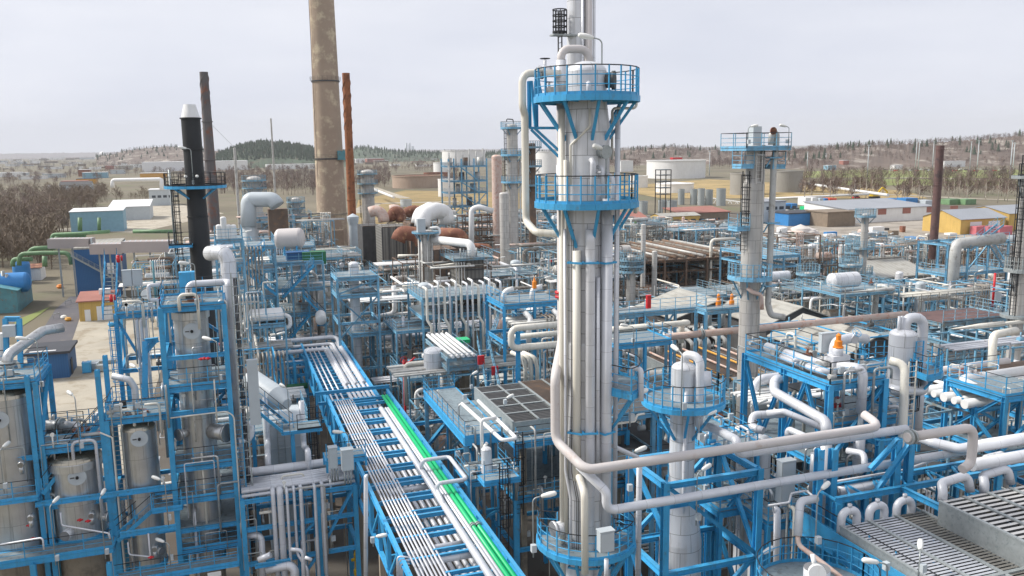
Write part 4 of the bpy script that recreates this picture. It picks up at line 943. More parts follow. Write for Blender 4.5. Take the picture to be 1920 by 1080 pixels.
def ubend(label, x, y, z, w, h, r, ax='x', group=None, mat='clad_pipe'):
    o = (w, 0, 0) if ax == 'x' else (0, w, 0)
    t = pipe(label, [(x, y, z), (x, y, z+h), (x+o[0], y+o[1], z+h), (x+o[0], y+o[1], z)], r, mat, R=r*1.9, n=14, group=group, name='return_bend')
    for q in ((x, y), (x+o[0], y+o[1])): MB().cyl((q[0], q[1], z-.02), (q[0], q[1], z+.07), r*1.4, n=14).build('flange', 'brown_steel', t)
    m = (x+o[0]/2, y+o[1]/2, z+h+r); MB().cyl(m, add(m, (0, 0, .12)), r*.55, n=8).build('vent_plug', 'clad_pipe', t)
    return t
mdef('louvre_a', (196, 199, 204), .5, .3, var=.12, scale=2)
mdef('louvre_b', (140, 137, 130), .6, .2, var=.15, scale=2)
mdef('louvre_c', (214, 212, 208), .5, .2, var=.1, scale=2)
A = Z(1577, 988, 14.2); x0, yb = A[0], A[1]; w1 = xat(A, 1729)-x0
cooler('galvanised louvred air cooler with three bays at the lower right', x0, x0+w1, yb-14, yb, 14.2, 3, 'galv', ('louvre_a', 'louvre_a', 'louvre_b'), 1.0, cross=(.62,))
B_ = Z(1762, 941, 15.2); bx = B_[0]; byy = B_[1]
cooler('higher louvred air cooler with pale slats at the right edge of the picture', bx, bx+6.5, byy-14, byy, 15.2, 5, 'galv', 'louvre_c', 1.2, step=.32, cross=(.55,))
for i, x in enumerate((x0+.1, x0+w1*.36, x0+w1*.7)):
    ubend(('silver return bend at the back of the lower cooler, first from the corner', 'silver return bend at the back of the lower cooler, middle one', 'silver return bend at the back of the lower cooler, next to the higher cooler')[i], x, yb+.12, 13.7, .8, 1.1, .17)
for i in range(2):
    x = bx+.35+i*2.3; pipe(('silver return pipe lying at the back of the higher cooler, close to the blue frame', 'silver return pipe lying at the back of the higher cooler by the picture edge')[i], [(x, byy+.2, 15.1), (x, byy+.2, 15.55), (x+.2, byy+.5, 15.75), (x+1.6, byy+.5, 15.9), (x+1.75, byy+.4, 15.2)], .19, 'clad_pipe', R=.3, n=14)
# supports under the coolers
steel('cooler_frame', 'blue steel frame on posts holding up the lower right air cooler', 'steel frame', x0-.1, x0+w1, yb-13, yb, 0, [(13.1, False, '')], nx=1, ny=3, pw=.3)
# walkway beside the cooler
c = Z(1507, 972, 13.3); wx0 = c[0]; wy1 = c[1]+.3
G = thing('gangway', 'blue railed gangway running along the side of the lower air cooler', 'gangway', (wx0, wy1-6, 13)); deck(G, wx0, wy1-13, x0-.08, wy1, 13.2, eh=.4)
railing(G, [(wx0, wy1-13, 13.2), (wx0, wy1, 13.2), (x0-.1, wy1, 13.2)])
MB().bx(x0-.16, wy1-13, 13.0, x0-.12, wy1-.4, 13.9).build('kick_plate', 'blue', G)
for y in (wy1-.2, wy1-5): MB().beam((wx0+.1, y, 0), (wx0+.1, y, 13), .3, I=True).build('post', 'blue', G)
lamp('floodlight over the middle bay of the lower air cooler', Z(1722, 1085, 14.3), .9, (.9, .9))
lampat('floodlight with its head hanging towards the cooler gangway', 1663, 1085, 31.5, 1058, (-1, .35), L_=1.0)
lampat('floodlight on a tall post in front of the cooler gangway with a cream head', 1528, 1030, 34.5, 925, (1, .45), L_=1.0)
lampat('floodlight at the bottom edge right of the blue trestle', 1420, 1085, 35, 1044, (1, .2), L_=.8)
pipe('silver pipe bent down beside the cooler gangway with a tan lower end', [D(1530, 935, 35.5), D(1500, 940, 35), D(1496, 1005, 34.6)], .17, 'clad_pipe', R=.3, n=14)
pipe('tan pipe curving along under the cooler gangway', [D(1496, 1003, 34.6), D(1497, 1022, 34.5), D(1530, 1046, 34), D(1600, 1100, 32.5)], .1, 'pinkpipe', R=.4, n=12)
pipe('silver down pipe between the trestle and the cooler gangway', [D(1450, 955, 37), D(1457, 955, 37), D(1457, 1090, 36.8)], .16, 'clad_pipe', R=.2, n=12)
pipe('thin grey pipe stepping from the cabinet post to the gangway pipe', [D(1440, 948, 37), D(1480, 942, 37), D(1484, 925, 37), D(1512, 920, 37), D(1530, 935, 36)], .055, 'clad_pipe', R=.1, n=8)
# round platform at the very bottom and a flange head
t = thing('small_vessel_platform', 'round blue railed platform cut by the bottom edge with a white flanged valve', 'platform', D(1530, 1120, 33)); q = D(1530, 1105, 33); ring(t, q[0], q[1], .6, 2.3, q[2], brack=6)
MB().cyl(q, add(q, (0, 0, .9)), .5, n=20).build('shell', 'clad', t); p = D(1531, 1072, 31.9); MB().cyl(p, add(p, (-.1, -.18, .03)), .32, n=20).build('flange', 'white', t); MB().tube([add(p, (.1, .2, 0)), add(p, (.1, .4, .5))], .09, 8).build('valve_stem', 'white', t)
# truss bridge behind the coolers
p = D(1567, 938, 36.8); q = solve(p, 'x', px=2010); L_ = q[0]-p[0]
TB = thing('truss_bridge', 'blue lattice truss bridge running right behind the air coolers', 'bridge', (p[0], p[1], p[2]))
for y in (p[1], p[1]+1.3): MB().beam((p[0], y, p[2]), (q[0], y, p[2]), .2, .26, I=True).build('chord', 'blue', TB)
n = int(L_/.75)
for i in range(n):
    a_, b_ = p[0]+i*L_/n, p[0]+(i+1)*L_/n; m = MB(); m.beam((a_, p[1], p[2]+.02), (b_ if i % 2 else a_, p[1]+1.3, p[2]+.02), .09); m.build('lacing', 'blue', TB)
MB().beam((p[0]+3.6, p[1]-.05, p[2]), (p[0]+3.6, p[1]-2.6, p[2]), .2, .26, I=True).build('outrigger', 'blue', TB); MB().beam((p[0]+3.6, p[1]-2.6, p[2]), (p[0]+3.6, p[1]-2.6, 12), .24, I=True).build('post', 'blue', TB); MB().beam((p[0]+3.6, p[1]-2.6, p[2]-.6), (p[0]+4.6, p[1]-2.7, p[2]-1.9), .2, I=True).build('brace', 'blue', TB)
for px in (1567,): MB().beam((p[0]+.1, p[1], 0), (p[0]+.1, p[1], p[2]-.14), .32, I=True).build('post', 'blue', TB)
fr = thing('portal_frame', 'blue braced goal frame carrying pipes behind the lower air cooler', 'frame', (p[0], p[1]+.7, 0))
for px, py in ((1537, 842), (1563, 842)):
    o = D(px, py, 37.6); MB().beam((o[0], o[1], 10), o, .32, I=True).build('post', 'blue', fr)
for px, py in ((1683, 822), (1707, 820)):
    o = D(px, py, 38.4); MB().beam((o[0], o[1], 10), o, .32, I=True).build('post', 'blue', fr)
for pa, pb in (((1640, 925), (1705, 833)), ((1632, 880), (1683, 825)), ((1537, 915), (1563, 925))): MB().beam(D(*pa, 38), D(*pb, 38.3), .2, I=True).build('brace', 'blue', fr)
q1 = D(1570, 922, 38.2); pipe('silver pipe lying along the inside of the blue truss bridge', [q1, solve(q1, 'x', px=1700)], .24, 'clad_pipe', n=14); pipe('thin silver line above the pipe inside the truss bridge', [add(q1, (0, .1, .45)), solve(add(q1, (0, .1, .45)), 'x', px=1700), solve(add(q1, (.0, .1, .9)), 'x', px=1790)], .06, 'clad_pipe', n=8)
# two thick pipes leaving to the right
for i, (px, py) in enumerate(((1826, 838), (1822, 872))):
    o = D(px, py, 36.5 if i else 37.6); pipe(('thick silver level pipe leaving the picture at the right, higher of two', 'thick silver level pipe leaving the picture at the right, lower of two')[i], [o, add(o, (9, 0, 0))], .27, 'clad_pipe', n=16)
# ---- valve platform in the middle right
p = D(1556, 722, 42); px0, py0, pz = p; px1 = xat(p, 1656); py1 = solve(p, 'y', px=1398)[1]
VP = steel('valve_platform', 'large blue railed platform crowded with silver valves and one orange relief valve', 'platform', px0, px1+.1, py0, py1, 0, [(pz, True, 'SENW'), (pz-4.2, True, ''), (pz-8.5, False, '')], ny=2, pw=.3, braces=[('S', pz-4.2, pz-.3, '/'), ('W', pz-4.2, pz-.3, 'A', 0, .5), ('W', pz-4.2, pz-.3, 'V', .5, 1), ('E', pz-4.2, pz-.3, '\\', 0, .5), ('S', pz-8.5, pz-4.2, '\\')])
zz = pz+.05
def vp(fx, fy, h): return (px0+(px1-px0)*fx, py0+(py1-py0)*fy, zz+h)
pipe('thick silver pipe with elbows across the valve platform', [vp(.2, .85, .5), vp(.2, .35, .5), vp(.45, .22, .5), vp(.45, .22, 1.7), vp(.95, .28, 1.7), vp(1.4, .4, 1.3)], .26, 'clad_pipe', R=.4, n=14, flanges=(1.5, 5))
pipe('silver pipe lower across the front of the valve platform', [vp(.1, .6, .35), vp(.1, .12, .35), vp(.9, .16, .35)], .2, 'clad_pipe', R=.35, n=14, flanges=(2,))
m = thing('block_valve', 'boxy silver insulated valve block on the valve platform', 'valve', vp(.42, .2, 0)); MB().bx(*vp(.3, .14, .2), *vp(.62, .24, 1.05)).build('insulation_box', 'clad_pipe', m); MB().cyl(vp(.45, .18, 1.05), vp(.45, .18, 1.5), .26, n=16).build('bonnet', 'clad_pipe', m)
rv = thing('relief_valve', 'orange relief valve standing on the valve block', 'valve', vp(.45, .18, 1.5)); MB().lathe(vp(.45, .18, 1.5), [(.2, 0), (.2, .3), (.13, .35), (.13, .6), (.05, .68), (0, .72)], 16).build('bonnet', 'orange', rv); MB().cyl(vp(.45, .18, 1.44), vp(.45, .18, 1.52), .27, n=16).build('flange', 'orange', rv)
for i, (fx, fy, h, r, mt) in enumerate(((.85, .26, 1.7, .16, 'clad_pipe'), (.2, .2, .6, .15, 'pipe_grey'), (.85, .14, .5, .16, 'pipe_grey'), (.35, .45, .6, .12, 'rust'), (.6, .55, .5, .14, 'pipe_grey'), (.15, .7, .5, .14, 'pipe_grey'))):
    valve(('valve with an upright handwheel beside the orange relief valve', 'grey valve low at the left of the valve block', 'grey valve at the front right corner of the valve platform', 'rusty brown valve on the valve platform deck', 'grey valve behind the valve block', 'grey valve near the far end of the valve platform')[i], vp(fx, fy, h), (1, 0, 0) if i % 2 else (0, 1, 0), r, mt, ('blue', 'dark', 'blue', 'rust', 'dark', 'blue')[i], up=(0, -.7, .7) if i == 0 else (0, 0, 1))
b = vp(.35, .3, 0); box_thing('junction_cabinet', 'grey cabinet panel standing behind the valve block', 'cabinet', b[0], b[1], zz, b[0]+1.1, b[1]+.25, zz+2.0, 'boxgrey', leg=1.0)
pipe('white pipe elbow hanging over the front edge of the valve platform down to a sleeve', [vp(.35, .12, .6), vp(.55, -.03, .7), vp(.55, -.03, -1.6)], .24, 'clad_pipe', R=.42, n=14)
o = vp(.55, -.03, -1.6); pipe('narrow grey middle of the hanging sleeve pipe', [o, add(o, (0, 0, -1.1))], .13, 'boxgrey', n=12); pipe('wide silver sleeve below the hanging pipe', [add(o, (0, 0, -1.1)), add(o, (0, 0, -3.2))], .29, 'clad_pipe', n=14)
# domed column with its platform
vx, vy, _ = D(1689, 700, 46.5); zv = lambda py: zat(vx, vy, py)
V3 = vessel('stripper_tower', 'silver domed column with a half round blue platform and a looping overhead pipe', 'tower', vx, vy, 0, zv(616), .72, 'clad', .45)
ring(V3, vx, vy, .75, 2.05, zv(690), radians(-95), radians(150), brack=6)
pipe('silver looping overhead pipe on the domed column', [(vx+.1, vy, zv(622)), (vx+.1, vy, zv(597)), (vx+1.25, vy-.1, zv(597)), (vx+1.25, vy-.1, zv(730)), (vx+1.0, vy-.4, zv(745)), (vx+1.0, vy-.4, zv(830))], .27, 'clad_pipe', R=.55, n=14)
ladder(V3, vx+.05, vy-.85, zv(830), zv(665), 0, -1, 'blue', 'dark'); ladder(V3, vx+.4, vy-.8, zv(700), zv(635), 0, -1, 'blue', None)
pipe('silver toroid like pipe bend wrapped round the domed column', [(vx-1.0, vy-.3, zv(722)), (vx-1.0, vy-.8, zv(722)), (vx+.5, vy-1.2, zv(724)), (vx+1.2, vy-.3, zv(712)), (vx+2.8, vy, zv(708))], .27, 'clad_pipe', R=.5, n=14)
for i, (px, py) in enumerate(((1682, 606), (1684, 606))): pass
for k in (-.35, -.15): MB().cyl((vx+k, vy, zv(625)), (vx+k, vy, zv(592)), .08, n=8).build('nozzle', 'clad_pipe', V3)
pipe('white pipe bending from the valve platform corner and dropping to the long pipes', [D(1668, 676, 44), D(1697, 684, 43.6), D(1692, 835, 43), D(1690, 845, 43)], .22, 'cream', R=.5, n=14)
pipe('small silver bent pipe below the domed column', [D(1692, 762, 45), D(1675, 765, 44.6), D(1672, 830, 44.3)], .13, 'clad_pipe', R=.25, n=12)
m = steel('trestle', 'blue trestle bay below the domed column by the long pipes', 'trestle', D(1650, 820, 42.5)[0], D(1712, 810, 42.5)[0], D(1650, 820, 42.5)[1], D(1650, 820, 42.5)[1]+2.5, 0, [(D(1650, 825, 42.5)[2], False, '')], pw=.3, braces=[('S', D(1650, 925, 42.5)[2], D(1650, 830, 42.5)[2], '/')])
ladder(V3, vx-1.0, vy-1.8, zv(1000), zv(660), 0, -1, 'cream', None)
# looping silver pipes in front of the valve platform
pipe('silver looped pipe falling forward from under the valve platform', [D(1478, 708, 46), D(1452, 712, 45.4), D(1452, 735, 45), D(1549, 790, 41.5), D(1549, 815, 41.3)], .26, 'clad_pipe', R=.45, n=14)
pipe('cream bent pipe in front of the valve platform foot', [D(1438, 775, 43), D(1470, 772, 42.6), D(1545, 803, 41.6)], .17, 'clad_pipe', R=.3, n=12)
pipe('short white crook pipe dropping onto the long silver pipe', [D(1478, 818, 40.5), D(1478, 805, 40.5), D(1519, 823, 39.4), D(1519, 834, 39.3)], .17, 'clad_pipe', R=.3, n=12)
pipe('silver S shaped pipe left of the valve platform with a flange', [D(1470, 776, 43.5), D(1412, 778, 43.3), D(1408, 800, 43), D(1432, 808, 42.5)], .2, 'clad_pipe', R=.35, n=14, flanges=(3.2,))
pipe('dull brown pipe under the valve platform', [D(1470, 728, 47), solve(D(1470, 728, 47), 'x', px=1590)], .24, 'primer', n=12)
pipe('cream pipe descending through the goal frame', [D(1588, 845, 40), D(1620, 850, 39.4), D(1622, 880, 39)], .15, 'clad_pipe', R=.3, n=12)
pipe('silver vertical pipe by the left goal post', P(D(1549, 830, 39), 'z', 1000), .26, 'clad_pipe', n=14); pipe('silver lower vertical pipe behind the goal post', P(D(1528, 850, 39.6), 'z', 930), .2, 'clad_pipe', n=12)
for i, (px, py, d) in enumerate(((1428, 815, 43.5), (1400, 815, 44))):
    o = D(px, py, d); vessel('small_drum', ('small upright domed silver drum below the valve platform', 'small upright domed silver drum beside the tall blue post')[i], 'drum', o[0], o[1], 6, o[2], .5, 'clad', .6)
b = D(1465, 912, 38.2); box_thing('control_cabinet', 'pale grey cabinet on a pole above the long silver pipe', 'cabinet', b[0], b[1], zat(b[0], b[1], 945), b[0]+.75, b[1]+.4, zat(b[0], b[1], 868), 'boxgrey'); MB().cyl((b[0]+.55, b[1]+.2, 5), (b[0]+.55, b[1]+.2, zat(b[0], b[1], 945)), .06, n=8).build('mast', 'galv', None, label='thin grey mast under the pale cabinet at the long pipe', cat='mast')
# floors under this zone: low grey decks with rails
for i, (pxa, pya, pxb, d, dep) in enumerate(((1330, 845, 1420, 42, 5), (1560, 800, 1700, 43, 4), (1440, 985, 1560, 39, 5), (1350, 960, 1440, 41, 5))):
    a = D(pxa, pya, d); xx = xat(a, pxb)
    steel('low_platform', ('blue grey low platform behind the trestle top', 'blue grey low platform under the domed column', 'grey low platform left of the cooler gangway', 'grey low platform inside the trestle')[i], 'platform', a[0], xx, a[1], a[1]+dep, 0, [(a[2], True, 'SEW')], pw=.2)
# ---- right edge: blue platform and white pipes, cross truss, brown pipe
for i, (py, r) in enumerate(((712, .3), (735, .3))):
    pass
a = D(1818, 724, 50); e = add(a, (6, .2, 0)); pipe('bright white hairpin pipe bend at the right edge', [add(e, (0, .7, .2)), add(a, (0, .7, .2)), add(a, (0, -.7, -.1)), add(e, (0, -.7, -.1))], .3, 'white', R=.55, n=14)
a = D(1885, 745, 47); steel('corner_platform', 'blue railed platform at the right edge beside the white hairpin pipe', 'platform', a[0], a[0]+4, a[1], a[1]+4, 0, [(a[2], True, 'SNW'), (a[2]-3.2, True, ''), (a[2]-6, False, '')], pw=.26, braces=[('W', a[2]-3.2, a[2], 'X'), ('S', a[2]-3.2, a[2], '/')])
a = D(1828, 765, 49); steel('pipe_rack', 'blue rack under rows of white pipes at the right edge', 'pipe rack', a[0], a[0]+7, a[1], a[1]+4, 0, [(a[2], False, ''), (a[2]-2, False, '')], nx=2, pw=.26, braces=[('S', a[2]-2, a[2], 'X', 0, .5)])
for i in range(5): pipe('white pipe lying in the rack at the right edge under the hairpin', [(a[0]-.5, a[1]+.3+i*.75, a[2]+.2), (a[0]+8, a[1]+.3+i*.75, a[2]+.2)], .22 if i % 2 else .28, 'white', n=12, group='white pipes in the rack at the right edge')
a = D(1727, 752, 57); xx = xat(a, 1800); TR2 = thing('truss_bridge', 'pale blue truss bridge with three diagonals in the right middle', 'bridge', a)
for dz in (0, 1.5): MB().beam((a[0]-1, a[1], a[2]+dz), (xx, a[1], a[2]+dz), .16, .2, I=True).build('chord', 'blue_light', TR2)
for i in range(4): x = a[0]-1+(xx-a[0]+1)*i/3; MB().beam((x, a[1], a[2]), (x, a[1], a[2]+1.5), .13).build('truss_post', 'blue_light', TR2)
for i in range(3): x = a[0]-1+(xx-a[0]+1)*i/3; MB().beam((x, a[1], a[2]), (x+(xx-a[0]+1)/3, a[1], a[2]+1.5), .1).build('diagonal', 'blue_light', TR2)
MB().beam((xx, a[1], 0), (xx, a[1], a[2]+1.5), .28, I=True).build('post', 'blue_light', TR2)
a = D(1735, 712, 60); pipe('thick brownish pipe running right from the domed column', [a, solve(a, 'x', px=1885)], .6, 'rust', n=14) if False else pipe('thick brownish pipe running right from the domed column', [a, add(a, (9.5, 0, 0))], .5, 'brown_steel', n=14)
a = D(1730, 700, 60); pipe('grey pipe lying on top of the brownish one', [a, add(a, (8, 0, .1))], .3, 'primer', n=12)
m = MB(); q = D(1804, 700, 58); wheel(m, q, (0, -1, 0), .35); m.build('handwheel', 'red', None, label='red handwheel on the brownish pipe at the right', cat='handwheel')
pipe('cream pipe bending down from the far right column into the rack', [D(1905, 620, 56), D(1862, 628, 55), D(1860, 690, 54.5)], .26, 'cream', R=.6, n=14)
for i in range(3): pipe('upright pinkish cream pipe beside the pale blue truss end', P(D(1818+i*9, 690+i*4, 51), 'z', 800), .14, 'primer', n=10, group='upright cream pipes beside the truss end')
pipe('silver pipe crossing under the cream U bend', [D(1712, 815, 41), D(1750, 830, 40.2), D(1800, 842, 39.6), D(1860, 830, 39.8)], .24, 'clad_pipe', R=.4, n=12)
q = D(1850, 862, 38.5); drum('small_drum', 'small silver drum lying behind the truss bridge', 'drum', q, add(q, (.9, 0, .05)), .24, 'clad', zfoot=q[2]-.8)
# ---- the small side platform vessel pipe etc. between columns: big dark furnace opening behind
# ================================================================ centre: cooler bank, gangways, stair, monitors
a = Z(962, 792, 12.3); ax0, ay0 = a[0], a[1]; ax1 = ax0+7.0; ay1 = Z(935, 722, 12.3)[1]
cooler('grey air cooler bank with dark grilles just left of the white column', ax0, ax0+3.6, ay0, ay1, 12.3, 2, 'galv', 'steel_dark', .9, step=.3, tilt=0, cross=(.2, .4, .6, .8))
cooler('brownish worn air cooler deck behind the white column', ax0+3.75, ax0+7.5, ay0+.3, ay1+.6, 12.2, 2, 'galv', 'brown_steel', .9, step=.22, tilt=0)
SF = SFR = steel('cooler_frame', 'blue frame with an upper and a lower gangway under the grey cooler bank', 'steel frame', ax0-.3, ax0+7.6, ay0-1.4, ay1, 0, [(11.3, True, 'S'), (7.6, True, 'S'), (4.2, False, '')], nx=2, ny=2, pw=.26)
for i in range(3): MB().beam((ax0+.3+i*3.4, ay0-1, 0), (ax0+.3+i*3.4, ay0-1, 11), .35).build('leg', 'concrete', SF)
ladder(SF, ax0-.2, ay0-1.7, 6.6, 12.2, 0, -1, 'dark', 'dark')
lad = thing('caged_ladder', 'black caged ladder hanging left of the cooler frame', 'ladder', D(950, 950, 50)); q = D(945, 940, 49.5); ladder(lad, q[0], q[1], zat(q[0], q[1], 1050), zat(q[0], q[1], 868), 0, -1, 'dark', 'dark')
deck(lad, q[0]-1.2, q[1]-.1, q[0]+1.0, q[1]+1.2, zat(q[0], q[1], 900)); railing(lad, [(q[0]-1.2, q[1]-.1, zat(q[0], q[1], 900)), (q[0]+1.0, q[1]-.1, zat(q[0], q[1], 900))])
gx0 = ax0-3.0
GW = thing('gangway', 'blue railed gangway left of the grey cooler bank with a pale blue side plate', 'gangway', (gx0, ay0, 11)); deck(GW, gx0, ay0+1, ax0-.4, ay1+4, 11.3, eh=.6); railing(GW, [(ax0-.5, ay0+1, 11.3), (gx0, ay0+1, 11.3), (gx0, ay1+4, 11.3), (ax0-.5, ay1+4, 11.3)])
for y in (ay0+1.2, ay1+3.6): MB().beam((gx0+.1, y, 0), (gx0+.1, y, 11.2), .28, I=True).build('post', 'blue_light', GW)
lampat('floodlight on the cooler bank, head towards the gangway', 945, 765, 55.5, 750, (1, .4), L_=.7); lampat('floodlight at the back corner of the left gangway', 882, 735, 66, 705, (1, .6), L_=.7)
# white portal pipes in front of the gangway
q = D(866, 757, 56); q2 = D(942, 826, 49.5); pipe('white pipe pair along the gangway, outer rail of the loop', [q, q2, add(q2, (.9, 0, 0)), add(q, (1.2, .2, 0))], .12, 'white', R=.3, n=10)
q = D(904, 850, 51); pipe('white upright goal shaped pipe in front of the gangway', [q, (q[0], q[1], zat(q[0], q[1], 787)), add((q[0], q[1], zat(q[0], q[1], 787)), (.95, 0, 0))], .11, 'white', R=.2, n=10)
q = D(912, 850, 50.5); vessel('small_drum', 'small silver filter pot under the white goal pipe', 'drum', q[0], q[1], q[2]-1.2, q[2]+.4, .32, 'clad', .5, n=16)
a = D(880, 905, 51); steel('low_platform', 'small blue railed platform with dark rails below the white goal pipe', 'platform', a[0], a[0]+2.9, a[1], a[1]+3.2, 0, [(a[2], True, 'SEW')], pw=.2)
lampat('floodlight beside the white goal pipe', 905, 880, 50.5, 845, (.6, .8), L_=.7)
# blue outrigger frame right of the rack
p = Z(785, 797, 8.6); q = Z(838, 788, 8.6); of = thing('outrigger_frame', 'blue open outrigger frame standing off the right side of the pipe bridge', 'frame', (q[0], q[1], 0)); y2 = q[1]-7
for pa, pb in (((XR, q[1], 8.6), (q[0], q[1], 8.6)), ((q[0], q[1], 8.6), (q[0]+.3, y2, 8.6)), ((q[0]+.3, y2, 8.6), (XR, y2, 8.6)), ((XR, y2+.3, 8.6), (q[0], q[1]-.2, 8.6))): MB().beam(pa, pb, .22, .26, I=True).build('beam', 'blue', of)
for y in (q[1], y2): MB().beam((q[0]+.1, y, 0), (q[0]+.1, y, 8.45), .26, I=True).build('post', 'blue', of)
for py in (905, 960): 
    y = Z(900, py, 7.5)[1]; MB().beam((XR, y, 7.5), (XR+3.2, y, 7.5), .2, .24, I=True).build('beam', 'blue', of); MB().beam((XR+.2, y-2, 7.45), (XR+3, y, 7.45), .14).build('brace', 'blue', of)
# stair tower
s0, s1 = D(855, 782, 66), D(812, 672, 78); ST = thing('stair_flight', 'long pale grey stair flight right of the pipe bridge climbing to a landing', 'stair', s0); stair(ST, s0, s1, 1.0, 'galv', None); 
a = D(800, 672, 78); deck(ST, a[0], a[1], a[0]+2.6, a[1]+2, s1[2], edge='galv'); railing(ST, [(a[0], a[1], s1[2]), (a[0]+.4, a[1], s1[2])], 'galv', None)
for y in (s0, s1): MB().beam((y[0]-.5, y[1], 0), (y[0]-.5, y[1], y[2]), .2).build('post', 'galv', ST)
s0, s1 = D(925, 735, 66), D(905, 640, 78); ST2 = thing('stair_flight', 'blue stair flight with dark hand rails behind the left gangway', 'stair', s0); stair(ST2, s0, s1, 1.0, 'blue_light', 'dark')
s0, s1 = D(925, 660, 78), D(945, 600, 88); ST3 = thing('stair_flight', 'pale blue upper stair flight behind the left gangway', 'stair', s0); stair(ST3, s0, s1, 1.1, 'blue_light', None)
for i, (px, py) in enumerate(((830, 681), (902, 675), (928, 695))):
    q = D(px, py, 70 if i else 76); MB().box(q, (.55, .2, .75)).build('alarm_horn', 'red', None, label=('red alarm horn at the head of the grey stair', 'red alarm horn beside the blue stair flight', 'dark red sign plate in a white frame by the gangway')[i], cat='alarm')
# red water monitor post
q = Z(760, 760, 0); b = D(760, 765, 76); mo = thing('water_monitor', 'tall red water monitor standpipe right of the pipe bridge', 'standpipe', (b[0], b[1], 0)); z1 = zat(b[0], b[1], 675); MB().cyl((b[0], b[1], 0), (b[0], b[1], z1), .11, n=10).build('standpipe', 'red', mo); m = MB(); wheel(m, (b[0], b[1], z1), (0, 1, 0), .3); m.build('handwheel', 'red', mo); MB().tube([(b[0], b[1], z1-.4), (b[0]+.5, b[1]-.4, z1-.1), (b[0]+.9, b[1]-.6, z1+.3)], .08, 8).build('nozzle', 'red', mo)
b = D(671, 1060, 57); ym = thing('hydrant', 'yellow fire hydrant with hose outlets on the ground left of the pipe bridge', 'hydrant', b); MB().lathe(b, [(.3, -.6), (.3, -.3), (.17, -.2), (.2, .5), (.26, .8), (.14, 1.1), (0, 1.15)], 16).build('body', 'yellow', ym)
for k in (-1, 1): MB().cyl(add(b, (0, 0, .5)), add(b, (.42*k, -.1, .5)), .11, n=10).build('outlet', 'yellow', ym); 
m = MB(); wheel(m, add(b, (0, -.3, .75)), (0, -1, 0), .24); m.build('handwheel', 'yellow', ym)
# ================================================================ left of the bridge: pipe bundle, furnace box, inclined duct
yb_ = Z(550, 900, 9.0)[1]; xl = solve((0, yb_, 9), 'x', px=452)[0]
for i, (dy, dz, r) in enumerate(((1.7, .25, .3), (1.05, .0, .13), (.7, 0, .13), (.3, 0, .17), (-.1, 0, .17), (-.5, 0, .15), (-.95, .05, .15), (-1.35, -.1, .1))):
    e = (XL-.25+(.3 if i == 0 else 0), yb_+dy, 9+dz); pth = [e, (xl, yb_+dy, 9+dz)]
    if i == 0: pth = [e, (xl+.3, yb_+dy, 9+dz), (xl+.3, yb_+dy, 13.5)]
    pipe(('thick silver pipe at the back of the pipe bundle left of the bridge', 'thin silver pipe second from the back of the bundle', 'thin silver pipe third from the back of the bundle', 'silver pipe in the middle of the bundle, back of two', 'silver pipe in the middle of the bundle, front of two', 'silver pipe near the front of the bundle', 'silver pipe at the front edge of the bundle', 'thin low pipe before the bundle')[i], pth, r, 'clad_pipe', R=.6, n=12)
BR = steel('bundle_rack', 'blue rack with crossed braces holding the silver pipe bundle left of the bridge', 'pipe rack', xl, XL-.3, yb_-1.5, yb_+1.9, 0, [(8.75, False, ''), (6.9, False, ''), (4.6, False, '')], nx=3, pw=.28, braces=[('S', 4.6, 6.9, '/', .33, .66), ('S', 4.6, 8.7, '/', .66, 1), ('S', 1.6, 4.6, 'X', .33, .66)])
for i in range(7):
    q = solve((0, yb_-1.7-.1*(i % 3), 8.8), 'x', px=512+i*13 if i < 5 else 590+(i-5)*14); L_ = 3+1.1*((i*7) % 4)
    pipe(('silver drop pipe under the bundle, outermost', 'silver drop pipe under the bundle, thick second one', 'thin drop pipe third under the bundle', 'thin drop pipe fourth under the bundle', 'drop pipe fifth under the bundle', 'drop pipe beside the blue ladder', 'drop pipe nearest the bridge leg')[i], [add(q, (0, .5, .3)), add(q, (0, 0, .3)), (q[0], q[1], 8.8-L_), (q[0]+.5*(i % 2), q[1]-.9*(i % 2), 8.8-L_-.7), (q[0]+.5*(i % 2), q[1]-.9*(i % 2), 1.2)], (.14, .2, .09, .09, .12, .1, .12)[i], 'clad_pipe', R=.3, n=10)
for i, (pxa, pyt, pxb, pyb, d) in enumerate(((497, 745, 505, 905, 58), (565, 752, 580, 895, 58))):
    p = D(pxa, pyt, d+3); pm = (p[0], p[1], zat(p[0], p[1], pyt+85)); q = D(pxb, pyb, d-1.5); pipe(('silver pipe dropping from the inclined duct onto the bundle', 'silver pipe dropping in front of the grey furnace box onto the bundle')[i], [p, pm, (q[0], q[1], zat(q[0], q[1], pyb-50)), q], .2, 'clad_pipe', R=.4, n=12)
a = D(502, 892, 62); fx, fy = a[0], a[1]; fx1 = xat(a, 573)
FB = thing('furnace_box', 'grey panelled furnace box with a ladder under the inclined silver duct', 'furnace', (fx, fy, 0)); ft = zat(fx, fy, 795); MB().bx(fx, fy, 0, fx1, fy+4, ft).build('casing', 'boxgrey', FB)
for i in range(4): MB().bx(fx+(fx1-fx)*i/3-.05, fy-.06, 0, fx+(fx1-fx)*i/3+.05, fy-.003, ft).build('stiffener', 'boxgrey', FB)
for z in (ft-.1, ft-2, ft-4): MB().bx(fx, fy-.05, z-.05, fx1, fy-.004, z+.05).build('stiffener', 'boxgrey', FB)
ladder(FB, fx+1.1, fy-.15, 2, ft+.2, 0, -1, 'galv', None)
